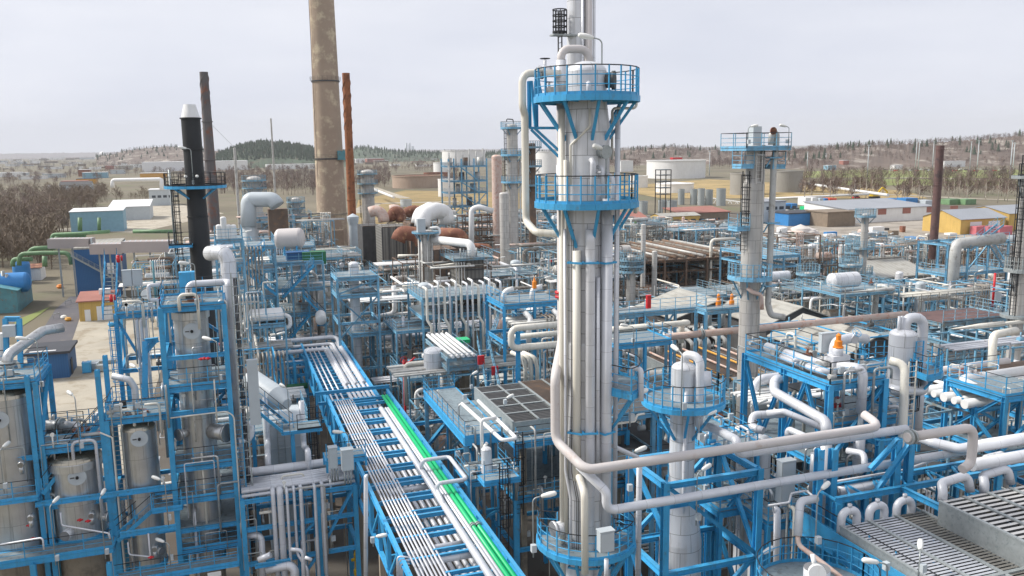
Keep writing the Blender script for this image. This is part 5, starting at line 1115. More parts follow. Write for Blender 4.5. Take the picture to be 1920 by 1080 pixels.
sa, sb = D(462, 742, 58.5), D(540, 806, 57); SR = thing('stair_flight', 'blue stair flight with black rails in front of the inclined silver duct', 'stair', sb); stair(SR, sb, sa, 1.0, 'blue', 'dark'); deck(SR, sb[0]-.4, sb[1]-.4, sb[0]+2.2, sb[1]+1.4, sb[2]); railing(SR, [(sb[0]+.6, sb[1]-.4, sb[2]), (sb[0]+2.2, sb[1]-.4, sb[2]), (sb[0]+2.2, sb[1]+1.4, sb[2])], 'dark')
deck(SR, sa[0]-1.6, sa[1]-.5, sa[0]+.1, sa[1]+1.2, sa[2]); railing(SR, [(sa[0]-1.6, sa[1]-.5, sa[2]), (sa[0]+.1, sa[1]-.5, sa[2])], 'dark')
for o in (sa, sb): MB().beam((o[0]+.3, o[1]+.4, 0), (o[0]+.3, o[1]+.4, o[2]-.2), .26, I=True).build('post', 'blue', SR)
p, q = D(492, 727, 63), D(538, 758, 61); du = thing('inclined_duct', 'silver inclined round duct tapering to a cone behind the black rails', 'duct', q); ax = nrm(sub(q, p)); l = ln(sub(q, p)); MB().lathe(add(p, mul(ax, -1.5)), [(0, 0), (.85, 0), (.85, l*.6+1.5), (.95, l*.6+1.52), (.95, l*.6+1.62), (.4, l+1.5), (0, l+1.5)], 24, ax).build('shell', 'boxgrey', du)
lampat('floodlight over the black stair rails by the inclined duct', 544, 812, 56, 730, (-.15, .3))
lad = thing('caged_ladder', 'black caged ladder tower left of the pipe bridge', 'ladder', D(590, 900, 58)); q = D(590, 860, 60); ladder(lad, q[0], q[1], 2, zat(q[0], q[1], 740), 0, -1, 'dark', 'dark'); ladder(BR, *D(563, 940, 55.5)[:2], 0.3, 8, 0, -1, 'blue', None)
q = D(452, 800, 54); pipe('silver U bend pipe sticking out right of the tall reactor tower', [D(430, 815, 53.5), add(q, (.2, 0, 0)), D(470, 797, 53.5), D(468, 822, 53.5), D(445, 828, 53)], .28, 'clad_pipe', R=.45, n=12)
# switch boxes on the bridge side
for i, (pxa, pya, pxb, pyb, d) in enumerate(((618, 880, 634, 842, 52), (642, 884, 664, 846, 50))):
    b = D(pxa, pya, d); box_thing('switch_box', ('pale grey switch box left of the blue bracket on the bridge side', 'pale grey switch box right of the blue bracket on the bridge side')[i], 'switch box', b[0], b[1], b[2], xat(b, pxb), b[1]+.5, zat(b[0], b[1], pyb), 'boxgrey')
    for k in range(3): pipe('thin conduit pipe hanging below a switch box on the bridge side', P((b[0]+.15+k*.18, b[1]+.2, b[2]), '+z', -.9), .05, 'galv', n=6, group='conduits below the bridge switch boxes')
q = D(620, 830, 54); m = MB(); 
steel('bracket_platform', 'small blue bracket platform with dark rails at the bridge side', 'platform', q[0]-.3, q[0]+2.2, q[1], q[1]+1.6, q[2]-2, [(q[2]-1.2, True, 'S')], pw=.14)
lampat('floodlight pointing left from the bridge side over the switch boxes', 655, 850, 52, 812, (-1, .1)); lampat('floodlight under the bridge side pointing right', 700, 1025, 45, 1018, (1, -.4), L_=.5)
pipe('tall silver standpipe along the left side of the bridge', [D(690, 893, 46), D(686, 893, 46), D(686, 1090, 45.5)], .12, 'clad_pipe', R=.15, n=10)
for i in range(4): pipe('thin looped cable pipe at the left lower side of the bridge', [D(768, 1045+i*6, 41.5), D(745+i*3, 1043+i*7, 41.5), D(745+i*3, 1090, 41.5)], .045, 'clad_pipe', R=.15, n=6, group='looped conduits at the bridge side')
# lower left corner pipes near the ground
for i, pts in enumerate((((455, 1005), (490, 1003), (492, 1040), (494, 1090)), ((500, 1068), (545, 1060), (553, 1070), (553, 1100)), ((545, 1030), (568, 1032), (570, 1100)), ((485, 1050), (508, 1040)), ((572, 1045), (585, 1050)))):
    pipe(('silver bent pipe at the foot of the cable tray', 'thick silver bent pipe low at the bottom edge', 'silver bent pipe beside the concrete slab', 'silver stub pipe between bent pipes', 'silver stub at the slab corner')[i], [D(px, py, 53-i) for px, py in pts], (.2, .26, .12, .18, .1)[i], 'clad_pipe', R=.35, n=10)
a = D(478, 1062, 51.5); MB().beam(a, solve(a, 'x', px=545), .2, .26, I=True).build('tie_beam', 'blue', None, label='blue beam low in front of the bent silver pipes', cat='beam')
# ================================================================ small lines, instruments and trays inside the close structures
def clutter(t, x0, x1, y0, y1, zs, n, seed, mats=('clad_pipe', 'galv', 'cream', 'pipe_grey', 'stainless'), inst=6):
    rnd = random.Random(seed)
    for k in range(n):
        x, y = rnd.uniform(x0, x1), rnd.choice((y0-.12, y0+.3, rnd.uniform(y0, y1), y1-.2)); i = rnd.randrange(len(zs)); z = zs[i]; h = rnd.uniform(.8, 4.5); r = rnd.choice((.025, .035, .05, .07, .1)); s = rnd.choice((-1, 1))
        q = min(x1, max(x0, x+s*rnd.uniform(.4, 1.8))); pts = [(x, y, max(.2, z-h)), (x, y, z+rnd.uniform(.2, .9))]; e = pts[-1]; pts += [(q, y, e[2])] if rnd.random() < .6 else [(x, y+rnd.uniform(.4, 1), e[2])]
        if rnd.random() < .5: e = pts[-1]; pts.append((e[0], e[1], max(.2, e[2]-rnd.uniform(.5, 2))))
        MB().tube(pts, r, 7, r*3, 3).build('small_line', rnd.choice(mats), t)
    for k in range(inst):
        x, y, z = rnd.uniform(x0, x1), rnd.choice((y0+.15, rnd.uniform(y0, y1))), rnd.choice(zs)+.5; m = MB(); v = rnd.random()
        if v < .4: m.bx(x-.14, y-.08, z, x+.14, y+.08, z+.34); mt = 'boxgrey'
        elif v < .7: m.cyl((x-.2, y, z), (x+.2, y, z), .13, n=9); m.cyl((x, y, z), (x, y, z+.4), .05, n=6); wheel(m, (x, y, z+.45), (0, 0, 1), .15, 8); mt = rnd.choice(('pipe_grey', 'steel_dark', 'red', 'blue'))
        else: m.cyl((x, y, z-.5), (x, y, z+.3), .05, n=6); m.cyl((x, y-.05, z+.3), (x, y+.06, z+.3), .12, n=10); mt = 'lamp_white'
        m.build('instrument' if v < .4 or v >= .7 else 'valve', mt, t)
def clut(name, n, seed, inst=6, **k):
    o = bpy.data.objects[name] if isinstance(name, str) else name; b = [c for c in o.children if c.name.startswith(('post', 'deck', 'floor_beam'))]; A = ABS[o.name]; vs = [v.co for c in b for v in c.data.vertices]
    x0, x1 = min(v[0] for v in vs)+A[0], max(v[0] for v in vs)+A[0]; y0, y1 = min(v[1] for v in vs)+A[1], max(v[1] for v in vs)+A[1]
    zs = sorted({round(max(v.co[2] for v in c.data.vertices)+A[2], 1) for c in o.children if c.name.startswith(('deck', 'floor_beam'))}); clutter(o, x0, x1, y0, y1, zs, n, seed, inst=inst, **k)
for i, (o, n, k) in enumerate(((S1, 34, 16), (S1b, 14, 6), (S2, 12, 5), (S3, 12, 6), (S4, 8, 5), (VP, 26, 14), (BR, 26, 6), (SF, 24, 10), (G, 6, 4), (GW, 5, 3), (fr, 0, 0))):
    if n: clut(o, n, 100+i, k)
for i, o in enumerate([o for o in bpy.data.objects if o.name.startswith(('low_platform', 'corner_platform', 'cooler_frame'))]): clut(o, 14, 300+i, 8)
# ================================================================ stacks and tall columns of the middle distance
def at0(px, py, d): p = D(px, py, d); return p[0], p[1]
# black stack with a white cap
x, y = at0(366, 340, 72); zz = lambda py: zat(x, y, py); r = 17*72/F
BS = thing('stack', 'matt black stack with a white tapered cap and a blue railed platform', 'stack', (x, y, 0)); MB().lathe((x, y, 0), [(r*1.12, 6), (r*1.1, zz(440)), (r, zz(360)), (r, zz(221)), (0, zz(221))], 28).build('shell', 'black', BS)
MB().lathe((x, y, 0), [(r*.98, zz(221)), (r*.62, zz(196)), (0, zz(196))], 8).build('cap', 'white', BS)
for py in (222, 280, 406, 468, 500): MB().lathe((x, y, 0), [(r*1.0, zz(py)-.07), (r*1.13, zz(py)-.05), (r*1.13, zz(py)+.05), (r, zz(py)+.07)], 24).build('band', 'black', BS)
ring(BS, x, y, r*1.05, 2.5, zz(348), railm='dark', brack=4, top='dark', bl=.9); ladder(BS, x-1.6, y-.5, zz(520), zz(335), -.6, -.8, 'dark', 'dark')
deck(BS, x-2.4, y-1.6, x-.6, y-.2, zz(455)); railing(BS, [(x-2.4, y-.2, zz(455)), (x-2.4, y-1.6, zz(455)), (x-.6, y-1.6, zz(455))], 'dark')
for k in (-.7, .2): MB().sphere((x+k, y-1.1, zz(330)), .14, 8).build('light', 'lamp_white', BS)
lamp('floodlight on the platform of the black stack', (x-.1, y-2.4, zz(350)), zz(280)-zz(350), (-1, 0)); 
pipe('pale pole standing left of the black stack platform', P(D(317, 318, 72), 'z', 470), .09, 'galv', n=8)
# slim stacks
def stack(label, px, d, pt_, wt, pb, wb, mt, strakes=None, bands=(), cap=None, zb=None):
    x, y = at0(px, (pt_+pb)/2, d); zz = lambda py: zat(x, y, py); t = thing('stack', label, 'stack', (x, y, 0)); rt_, rb = wt*d/F/2, wb*d/F/2
    zlow = zz(pb) if zb is None else zb
    MB().lathe((x, y, 0), [(rb, zlow), (rt_, zz(pt_)), (rt_*.8, zz(pt_)), (0, zz(pt_)-1)], 24).build('shell', mt, t)
    for py in bands:
        r = rt_+(rb-rt_)*(py-pt_)/(pb-pt_); MB().lathe((x, y, 0), [(r, zz(py)-.15), (r*1.12, zz(py)-.12), (r*1.12, zz(py)+.12), (r, zz(py)+.15)], 20).build('band', mt, t)
    if strakes:
        for k in range(3):
            m = MB(); pts = []
            za, zb_ = zz(strakes[1]), zz(strakes[0]); n = 40
            for i in range(n+1):
                z = za+(zb_-za)*i/n; a = 2*pi*k/3+(z-za)/(5*2*rt_)*2*pi; pts.append((x+cos(a)*rt_*1.08, y+sin(a)*rt_*1.08, z))
            m.tube(pts, rt_*.09, 5, 0); m.build('strake', mt, t)
    return t, x, y, zz
t, x, y, zz = stack('slim grey stack with a rusty spiral top behind the black one', 392, 220, 135, 15, 420, 24, 'grey_stack', (140, 225), (228, 300), zb=0)
for a, b in (((395, 232), (440, 277)), ((385, 232), (362, 270))): MB().cyl(D(*a, 220), D(*b, 240), .05, n=4).build('guy_wire', 'galv', t)
t, x, y, zz = stack('bright rusty orange stack with a spiral strake beside the concrete chimney', 656, 230, 137, 14, 480, 16, 'rust_stack', (150, 250), (295, 375), zb=0)
t, x, y, zz = stack('dark brown plain stack rising beside the grey shed roof', 1756, 190, 273, 14, 478, 15, 'brown_stack', None, (280, 347), zb=4)
t, x, y, zz = stack('very thin grey mast stack left of the concrete chimney', 513, 250, 222, 3, 400, 5, 'pipe_grey', None, (), zb=0)
# concrete chimney
x, y = at0(622, 400, 245); zz = lambda py: zat(x, y, py); CH = thing('chimney', 'huge patched concrete chimney running out of the top of the picture', 'chimney', (x, y, 0))
rb, rt_ = 28*245/F, 22*245/F; zt_ = zz(-60)
MB().lathe((x, y, 0), [(rb*1.03, 0), (rb, zz(465)), (rt_, zz(0)), (rt_*.96, zt_)], 40).build('shaft', 'chimney_skin', CH)
for py, w_ in ((152, 24.5), (297, 26), (400, 27.3)): 
    rr = w_*245/F; MB().lathe((x, y, 0), [(rr*.95, zz(py)-.3), (rr*1.05, zz(py)-.3), (rr*1.05, zz(py)+.1), (rr*.95, zz(py)+.1)], 36).build('ring_band', 'concrete' if py == 400 else 'steel_dark', CH)
    if py != 400: railing(CH, arc(x, y, rr*1.12, zz(py), 0, 2*pi, 20), 'steel_dark', None, sp=2, toe=False)
q = D(641, 291, 240.5); MB().box(q, (2.7, 2.2, 2.6)).build('sampling_cabin', 'teal', CH)
m = MB(); p = D(590, 0, 243.5)
ladder(CH, x-rt_*1.08, y-1.5, 2, zt_, -1, 0, 'steel_dark', None)
MB().box(add(D(634, 448, 239.5), (0, .6, 0)), (3.2, 1.6, 5)).build('duct_entry', 'brown_wall', CH)
fl = thing('flue_duct', 'pale curved box flue duct running down from the concrete chimney foot', 'duct', D(650, 490, 236)); m = MB()
pts = [D(636, 478, 239), D(648, 480, 236), D(660, 492, 232), D(664, 520, 228)]
for p, q in zip(pts, pts[1:]): m.beam(p, q, 5.0, 3.6)
m.build('casing', 'primer', fl)
# vertical grey duct with a round platform, white crossover pipe and corrugated furnace
x, y = at0(800, 500, 118); zz = lambda py: zat(x, y, py); VD = thing('vent_stack', 'ribbed grey vent stack with a small blue round platform in front of rusty ducts', 'stack', (x, y, 0))
MB().lathe((x, y, 0), [(.95, 0), (.95, zz(432)), (0, zz(432))], 20).build('shell', 'clad_dim', VD); ring(VD, x, y, .95, 1.9, zz(434), mat='blue_light', brack=6, bl=1.2, rails=False)
for k in range(4): a = cam_a+radians(-60+k*40); MB().cyl((x+1.05*cos(a), y+1.05*sin(a), 5), (x+1.05*cos(a), y+1.05*sin(a), zz(440)), .12, n=6).build('rib', 'pipe_grey', VD)
box_thing('platform_cabinet', 'grey cabinet on the platform of the ribbed vent stack', 'cabinet', x-1.3, y-.9, zz(434), x-.2, y-.1, zz(410), 'boxgrey')
pipe('thick white pipe bridging from the ribbed vent stack to the corrugated furnace box', [D(812, 449, 117), D(884, 457, 112), (lambda p: (p[0], p[1], zat(p[0], p[1], 480)))(D(884, 457, 112))], .55, 'white', R=1.1, n=14)
pipe('small white loop pipe at the ribbed vent stack', [D(806, 428, 117), D(823, 426, 117), D(825, 438, 117), D(810, 443, 117)], .2, 'white', R=.4, n=9)
a = D(862, 545, 113); x1 = xat(a, 908); zt_ = zat(a[0], a[1], 486); CF = thing('furnace_box', 'corrugated grey furnace box with a railed top deck under the white crossover pipe', 'furnace', (a[0], a[1], 0))
MB().bx(a[0], a[1], 0, x1, a[1]+5, zt_).build('casing', 'corr_grey', CF)
for py in (507, 525): z = zat(a[0], a[1], py); MB().bx(a[0]-.08, a[1]-.08, z-.08, x1+.08, a[1]+5, z+.08).build('stiffener', 'steel_dark', CF)
deck(CF, a[0]-1, a[1]-1, x1+1, a[1]+6, zt_+.1, edge='blue_pale'); railing(CF, [(a[0]-1, a[1]+6, zt_+.1), (a[0]-1, a[1]-1, zt_+.1), (x1+1, a[1]-1, zt_+.1), (x1+1, a[1]+6, zt_+.1)], 'blue_pale', None)
for i in range(6): MB().cyl((a[0]+.5+i*.45, a[1]+1, zt_), (a[0]+.5+i*.45, a[1]+1, zt_+1.3), .1, n=6).build('burner_stub', 'pipe_grey', CF)
# rusty and white ducts
def duct(label, pts, d, r, mt, group=None): return pipe(label, [D(px, py, d+(o[0] if o else 0)) for px, py, *o in pts], r, mt, R=r*1.6, n=14, name='duct', cat='duct', group=group)
duct('fat white arched duct over the furnaces', [(792, 425), (793, 405), (815, 394, 3), (836, 398, 5), (838, 420, 5)], 150, 1.45, 'white')
duct('second fat white arched duct beside the first', [(784, 420), (788, 402), (806, 392, 5)], 156, 1.4, 'white')
duct('rusty red elbow duct left of the ribbed vent stack', [(746, 452), (752, 436), (785, 440), (792, 458)], 126, 1.1, 'rust')
duct('rusty red duct right of the ribbed vent stack', [(824, 438), (862, 439), (870, 452)], 132, .95, 'rust')
duct('orange brown low duct at the furnace deck', [(880, 460), (915, 462), (920, 468)], 118, .35, 'rust')
for i, (pts, mt) in enumerate((([(693, 398), (706, 394), (718, 402), (720, 416)], 'pinkpipe'), ([(738, 414), (734, 402), (744, 394), (752, 404), (752, 416)], 'rust'), ([(758, 404), (768, 396), (780, 394), (792, 400)], 'rust'), ([(732, 394), (740, 392), (752, 398)], 'pinkpipe'))):
    duct(('pale elbow duct in the row of furnace ducts nearest the chimney', 'rusty arched duct in the middle of the furnace duct row', 'brown elbow duct at the end of the furnace duct row', 'pale short duct behind the rusty arch')[i], pts, 168+3*i, 1.1, mt)
for i, (px0, px1, pt_, d, mt) in enumerate(((716, 768, 427, 160, 'corr_grey'), (770, 800, 420, 158, 'brown_steel'), (680, 714, 425, 172, 'steel_dark'), (826, 870, 445, 140, 'steel_dark'), (812, 860, 470, 132, 'brown_steel'))):
    a = D(px0, pt_, d); x1 = xat(a, px1); FU = thing('furnace_box', ('dark ribbed furnace box under the rusty arched duct', 'brown furnace box behind the ribbed vent stack', 'sooty furnace box right of the orange stack', 'dark furnace box under the white arched duct', 'brown furnace front behind the white crossover pipe')[i], 'furnace', (a[0], a[1], 0)); MB().bx(a[0], a[1], 0, x1, a[1]+7, a[2]).build('casing', mt, FU); railing(FU, [(a[0], a[1], a[2]), (x1, a[1], a[2])], 'brown_steel', None)
    for k in range(5): MB().bx(a[0]+(x1-a[0])*k/4-.12, a[1]-.16, 0, a[0]+(x1-a[0])*k/4+.12, a[1]-.005, a[2]).build('stiffener', 'steel_dark', FU)
# small vent with a conical hat at the orange stack foot
x, y = at0(663, 440, 200); zz = lambda py: zat(x, y, py); t = thing('vent_stack', 'grey vent with a conical hat standing at the foot of the orange stack', 'stack', (x, y, 0)); MB().lathe((x, y, 0), [(1.1, 0), (1.1, zz(422)), (1.4, zz(410)), (1.4, zz(406)), (0, zz(400))], 18).build('shell', 'boxgrey', t)
# big grey n shaped duct left of the chimney
duct('big grey overhead duct bent down at both ends left of the concrete chimney', [(466, 425), (466, 380), (470, 374), (512, 374), (520, 386)], 150, 1.35, 'boxgrey')
a = D(452, 440, 150); x1 = xat(a, 482); t = thing('furnace_box', 'grey tapered furnace casing below the big overhead duct', 'furnace', (a[0], a[1], 0)); MB().lathe(((a[0]+x1)/2, a[1], 0), [(1.9, 0), (1.9, a[2]-2), (1.3, a[2]+2)], 4).build('casing', 'boxgrey', t)
a = D(520, 392, 152); t = thing('furnace_box', 'brown shaft below the right end of the big overhead duct', 'furnace', (a[0], a[1], 0)); MB().bx(a[0]-1.6, a[1], 0, a[0]+1.8, a[1]+3, a[2]).build('casing', 'brown_steel', t)
# tall right pair of columns
x, y = at0(1411, 420, 65); zz = lambda py: zat(x, y, py); TC = thing('distillation_tower', 'tall grey clad twin column with a light blue top platform, right of the middle', 'tower', (x, y, 0))
MB().lathe((x, y, 0), [(.8, 0), (.8, zz(345)), (.64, zz(335)), (.64, zz(275)), (0, zz(272))], 26).build('shell', 'clad_dim', TC)
MB().lathe((x+.95, y+1.2, 0), [(.7, 0), (.7, zz(300)), (.7, zz(272)), (0, zz(272))], 22).build('second_shell', 'clad_dim', TC)
zz8 = zz(277); deck(TC, x-1.6, y-1.2, x+2.35, y+2.2, zz8, edge='blue_light'); railing(TC, [(x-1.6, y-1.2, zz8), (x+2.35, y-1.2, zz8), (x+2.35, y+2.2, zz8), (x-1.6, y+2.2, zz8), (x-1.6, y-1.2, zz8)], 'blue_light', 'dark')
MB().bx(x-.2, y, zz8, x+.55, y+.6, zz(237)).build('hood', 'boxgrey', TC); MB().cyl((x+.9, y-1.0, zz(246)), (x+.9, y-.9, zz(246)), .28, n=18).build('end_disc', 'rust', TC)
pth = [(x+1.0, y-.6, zz8+.2), (x+1.0, y-.6, zz(250)), (x+1.45, y-.6, zz(250)), (x+1.45, y-.6, zz(280)), (x+1.3, y-.6, zz(300)), (x+1.25, y-.6, zz(570)), (x+1.4, y-.8, zz(590)), (x+2.4, y-1.2, zz(594))]
pipe('thick pale riser pipe clamped along the tall twin column', pth, .24, 'pipe_grey', R=.4, n=14)
for py in (296, 418, 535): m = MB(); z = zz(py); m.box((x+1.25, y-.6, z), (1.1, .75, .1)); m.beam((x+1.0, y-.6, z-.1), (x+.6, y-.6, z-.7), .08); m.build('pipe_guide', 'blue_light', TC)
for k, (dx, pt_) in enumerate(((.15, 275), (.35, 285))): MB().cyl((x+dx, y-.72, 6), (x+dx, y-.72, zz(pt_)), .06, n=6).build('riser_pipe', 'pipe_grey', TC)
ladder(TC, x-.85, y-.2, zz(470), zz(320), -.7, -.7, 'dark', 'dark'); ladder(TC, x-.2, y-.9, zz(345), zz(285), 0, -1, 'clad_dim', 'galv')
for (px0_, py) in ((-1.5, 310), (1.3, 312), (-1.7, 425)):
    z = zz(py); xa = x+px0_; deck(TC, xa-.2, y-.8, xa+.9, y+.4, z, edge='blue_light'); railing(TC, [(xa-.2, y+.4, z), (xa-.2, y-.8, z), (xa+.9, y-.8, z), (xa+.9, y+.4, z)], 'blue_light', 'dark')
ring(TC, x, y, .72, 1.75, zz(518), radians(150), radians(300), mat='blue_light', brack=3, top='blue_light')
pipe('beige snaking pipe at the foot of the tall twin column', [(x-.9, y-.9, zz(535)), (x-.6, y-1.2, zz(543)), (x+.1, y-1.3, zz(548)), (x+.2, y-1.3, zz(575))], .16, 'pinkpipe', R=.35, n=10)
for i, (dx, lab) in enumerate(((-1.5, 'floodlight at the left corner of the twin column top platform'), (2.1, 'floodlight at the right corner of the twin column top platform'))): lamp(lab, (x+dx, y-1.2, zz8), zz(240)-zz8, (1 if i == 0 else -1, 0), L_=.7)
MB().lathe((x, y, 0), [(.7, zz(436)-.04), (.75, zz(436)-.04), (.75, zz(436)+.04), (.7, zz(436)+.04)], 24).build('band', 'rust', TC)
# far right column cut by the edge
x, y = at0(1914, 500, 70); zz = lambda py: zat(x, y, py); t = vessel('distillation_tower', 'grey clad column half cut by the right edge of the picture', 'tower', x, y, 0, zz(330), .55, 'clad_dim'); MB().cyl((x+.1, y, zz(330)), (x+.1, y, zz(270)), .3, n=14).build('neck', 'brown_steel', t); ladder(t, x-.75, y-.2, zz(600), zz(290), -1, 0, 'dark', 'dark')
for py in (330, 505, 590): ring(t, x, y, .56, 1.2, zz(py), mat='galv', brack=3, top='dark', rails=py == 505)
# left of centre columns (d about 150)
for i, (px, pt_, pb, w_, d, mt) in enumerate(((962, 232, 520, 20, 150, 'clad_dim'), (998, 268, 470, 14, 152, 'brown_steel'), (932, 290, 420, 19, 175, 'pinkpipe'), (946, 360, 500, 18, 140, 'clad_dim'), (690, 318, 420, 24, 255, 'clad_dim'), (478, 330, 410, 26, 190, 'clad_dim'), (556, 370, 440, 16, 200, 'clad_dim'), (443, 277, 380, 5, 240, 'pipe_grey'), (1206, 420, 520, 9, 130, 'clad_dim'), (1227, 470, 550, 10, 118, 'clad_dim'), (1183, 478, 540, 18, 118, 'clad_dim'))):
    x, y = at0(px, (pt_+pb)/2, d); zz = lambda py: zat(x, y, py); r = w_*d/F/2
    t = vessel('process_tower', ('slim grey column with black ladders left of the white column', 'dark brown insulated column just left of the white column', 'pinkish insulated column behind the blue stair tower', 'short grey column in front of the slim one', 'grey column with a pale blue crown beside the orange stack', 'grey column with platforms behind the big overhead duct', 'dull grey column beside the steaming pipe', 'thin pale column with guy wires beside the grey stack', 'thin grey pillar behind the white column on the right', 'round topped grey pillar in front of the brown pipe deck', 'squat grey pillar with cabinets behind the white column')[i], 'tower', x, y, 0, zz(pt_), r, mt, .4, n=18)
    if i in (0, 1, 4, 5, 6, 10):
        for k, f in enumerate((.0, .25, .5)):
            z = zz(pt_+8+(pb-pt_)*f*.7); ring(t, x, y, r, r+1.1, z, mat=('blue_pale' if i else 'blue_light'), brack=4, bl=1, top='dark' if i < 2 else None)
        ladder(t, x-r-.3, y-.3, zz(pb), zz(pt_), -1, 0, 'steel_dark', 'dark')
    if i == 0:
        pipe('goose neck vent on the slim grey column', [(x+.2, y, zz(236)), (x+.2, y, zz(224)), (x-1.0, y, zz(223)), (x-1.0, y, zz(228))], .09, 'dark', R=.2, n=6)
        for k in (-1.3, 1.2): MB().cyl((x+k, y-.5, 3), (x+k, y-.5, zz(300)), .16, n=8).build('riser_pipe', 'pipe_grey', t)
# blue lattice stair tower
a = D(843, 400, 240); x1 = xat(a, 914); x0 = a[0]; y0 = a[1]; zz = lambda py: zat(x0, y0, py)
LT = steel('stair_tower', 'tall pale blue lattice stair tower full of equipment left of the white column', 'steel tower', x0, x1, y0, y0+8, 0, [(zz(p), True, 'SEW') for p in (312, 340, 362, 388, 410)], nx=3, ny=1, mat='blue_light', top=None, pw=.35, braces=[('S', zz(410), zz(388), 'X', 0, .33), ('S', zz(388), zz(362), '/', .66, 1)], th=zz(298))
for k, (pa, pb) in enumerate(((312, 340), (340, 362), (362, 388), (388, 410))): stair(LT, (x0+3, y0-.9, zz(pa)), (x0+8.5, y0-.9, zz(pb)), 1, 'blue_light', None)
for k in range(9):
    o = (x0+1+(k*3.7) % 10, y0+2+k % 3, 0); z = zz((312, 340, 362, 388)[k % 4]); MB().cyl((o[0], o[1], z), (o[0], o[1], z+2.4), .6+.2*(k % 3), n=10).build('pot', ('clad_dim', 'brown_steel', 'pipe_grey')[k % 3], LT)
for k in range(6): MB().cyl((x0+.5+k*2, y0+1, zz(312)), (x0+.5+k*2, y0+1, zz(286-(k*5) % 9)), .2, n=6).build('vent', 'pipe_grey', LT)
pipe('white down pipe along the left of the blue stair tower', P(D(841, 303, 236), 'z', 470), .3, 'pipe_grey', n=8)
pipe('white bent pipe before the blue stair tower', [D(884, 470, 150), D(884, 392, 150), D(898, 388, 150), D(925, 396, 150)], .5, 'white', R=1, n=12)
# brown scaffold behind
a = D(868, 465, 175); steel('scaffold', 'rust red pipe scaffold behind the white down pipe', 'scaffold', a[0], a[0]+9, a[1], a[1]+4, 0, [(zat(a[0], a[1], p), False, '') for p in (405, 418, 432, 446, 460)], nx=5, mat='brown_steel', top=None, pw=.16, braces=[('S', zat(a[0], a[1], 460), zat(a[0], a[1], 405), 'X', 0, .4)])
# ================================================================ blue structures of the middle
def mid(label, px0, px1, d, dep, levels, z0=0, **k):
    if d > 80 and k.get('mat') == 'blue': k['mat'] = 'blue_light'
    if 'pw' in k: k['pw'] *= .78
    a = D(px0, levels[0][0], d); x1 = xat(a, px1); f = lambda py: zat(a[0], a[1], py)
    return steel(k.pop('name', 'process_structure'), label, 'steel structure', a[0], x1, a[1], a[1]+dep, z0, [(f(l[0]), l[1], l[2]) for l in levels], **k), a[0], x1, a[1], f
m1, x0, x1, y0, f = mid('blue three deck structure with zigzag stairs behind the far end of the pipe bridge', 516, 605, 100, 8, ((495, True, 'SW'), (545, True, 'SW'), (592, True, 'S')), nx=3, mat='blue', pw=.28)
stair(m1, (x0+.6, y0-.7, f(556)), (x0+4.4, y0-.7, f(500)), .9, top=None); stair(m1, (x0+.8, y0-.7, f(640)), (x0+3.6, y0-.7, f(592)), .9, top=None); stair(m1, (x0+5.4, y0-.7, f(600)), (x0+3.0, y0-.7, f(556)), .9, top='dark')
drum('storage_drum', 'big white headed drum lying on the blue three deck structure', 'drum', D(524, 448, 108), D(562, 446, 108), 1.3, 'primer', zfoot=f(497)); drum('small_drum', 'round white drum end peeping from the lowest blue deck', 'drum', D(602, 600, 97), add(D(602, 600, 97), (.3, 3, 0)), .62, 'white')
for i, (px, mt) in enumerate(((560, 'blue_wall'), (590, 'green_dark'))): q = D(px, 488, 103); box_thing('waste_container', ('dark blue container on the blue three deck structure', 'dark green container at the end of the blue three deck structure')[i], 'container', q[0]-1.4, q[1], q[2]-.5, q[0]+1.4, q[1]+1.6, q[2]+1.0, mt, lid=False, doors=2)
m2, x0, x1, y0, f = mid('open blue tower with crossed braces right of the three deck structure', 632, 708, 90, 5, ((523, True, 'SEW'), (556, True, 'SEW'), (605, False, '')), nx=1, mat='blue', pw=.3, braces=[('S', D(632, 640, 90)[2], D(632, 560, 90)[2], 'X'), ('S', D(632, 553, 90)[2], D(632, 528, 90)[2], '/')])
vessel('process_tower', 'pale slim vessel in the middle of the open blue tower', 'tower', (x0+x1)/2, y0+2.5, 0, f(498), .55, 'clad', .5)
m3, x0, x1, y0, f = mid('long blue rack edge with many white hanging pipes right of the open blue tower', 792, 952, 88, 7, ((562, True, 'SW'), (595, True, 'S')), nx=3, mat='blue_light', pw=.26)
for i in range(14):
    x = x0+.4+i*.62; zt_ = f(560)+1.0+.3*(i % 3); zb = f(640+((i*37) % 60)); yy = y0-.35-.15*(i % 2); k = .35 if i % 3 == 0 else 0
    pipe('white hanging pipe in the row along the long blue rack edge', [(x, y0+1.2, zt_), (x, yy, zt_), (x, yy, f(600)), (x+k, yy-k, f(612)), (x+k, yy-k, zb)], .12+.03*(i % 3 == 0), ('cream', 'clad_pipe', 'white')[i % 3], R=.25, n=8, group='white hanging pipes of the long rack edge')
for i in range(3): q = D(838+i*24, 598, 93); vessel('process_tower', 'concrete coloured pier column under the long blue rack edge', 'pier', q[0], q[1]-2, 0, q[2]-1, .5, 'concrete', 0, group='pier columns under the long rack edge', n=12)
m4, x0, x1, y0, f = mid('blue relief valve walkway just right of the white column', 1150, 1322, 72, 1.5, ((592, True, 'SEW'),), nx=3, mat='blue_light', top=None, pw=.26, braces=[('S', D(1150, 640, 72)[2], D(1150, 595, 72)[2], 'V', .33, .66)])
m4b, x0b, x1b, y0b, fb = mid('blue relief valve walkway with two orange valves before the twin column', 1324, 1412, 70, 1.5, ((584, True, 'SEW'),), nx=2, mat='blue_light', top=None, pw=.26)
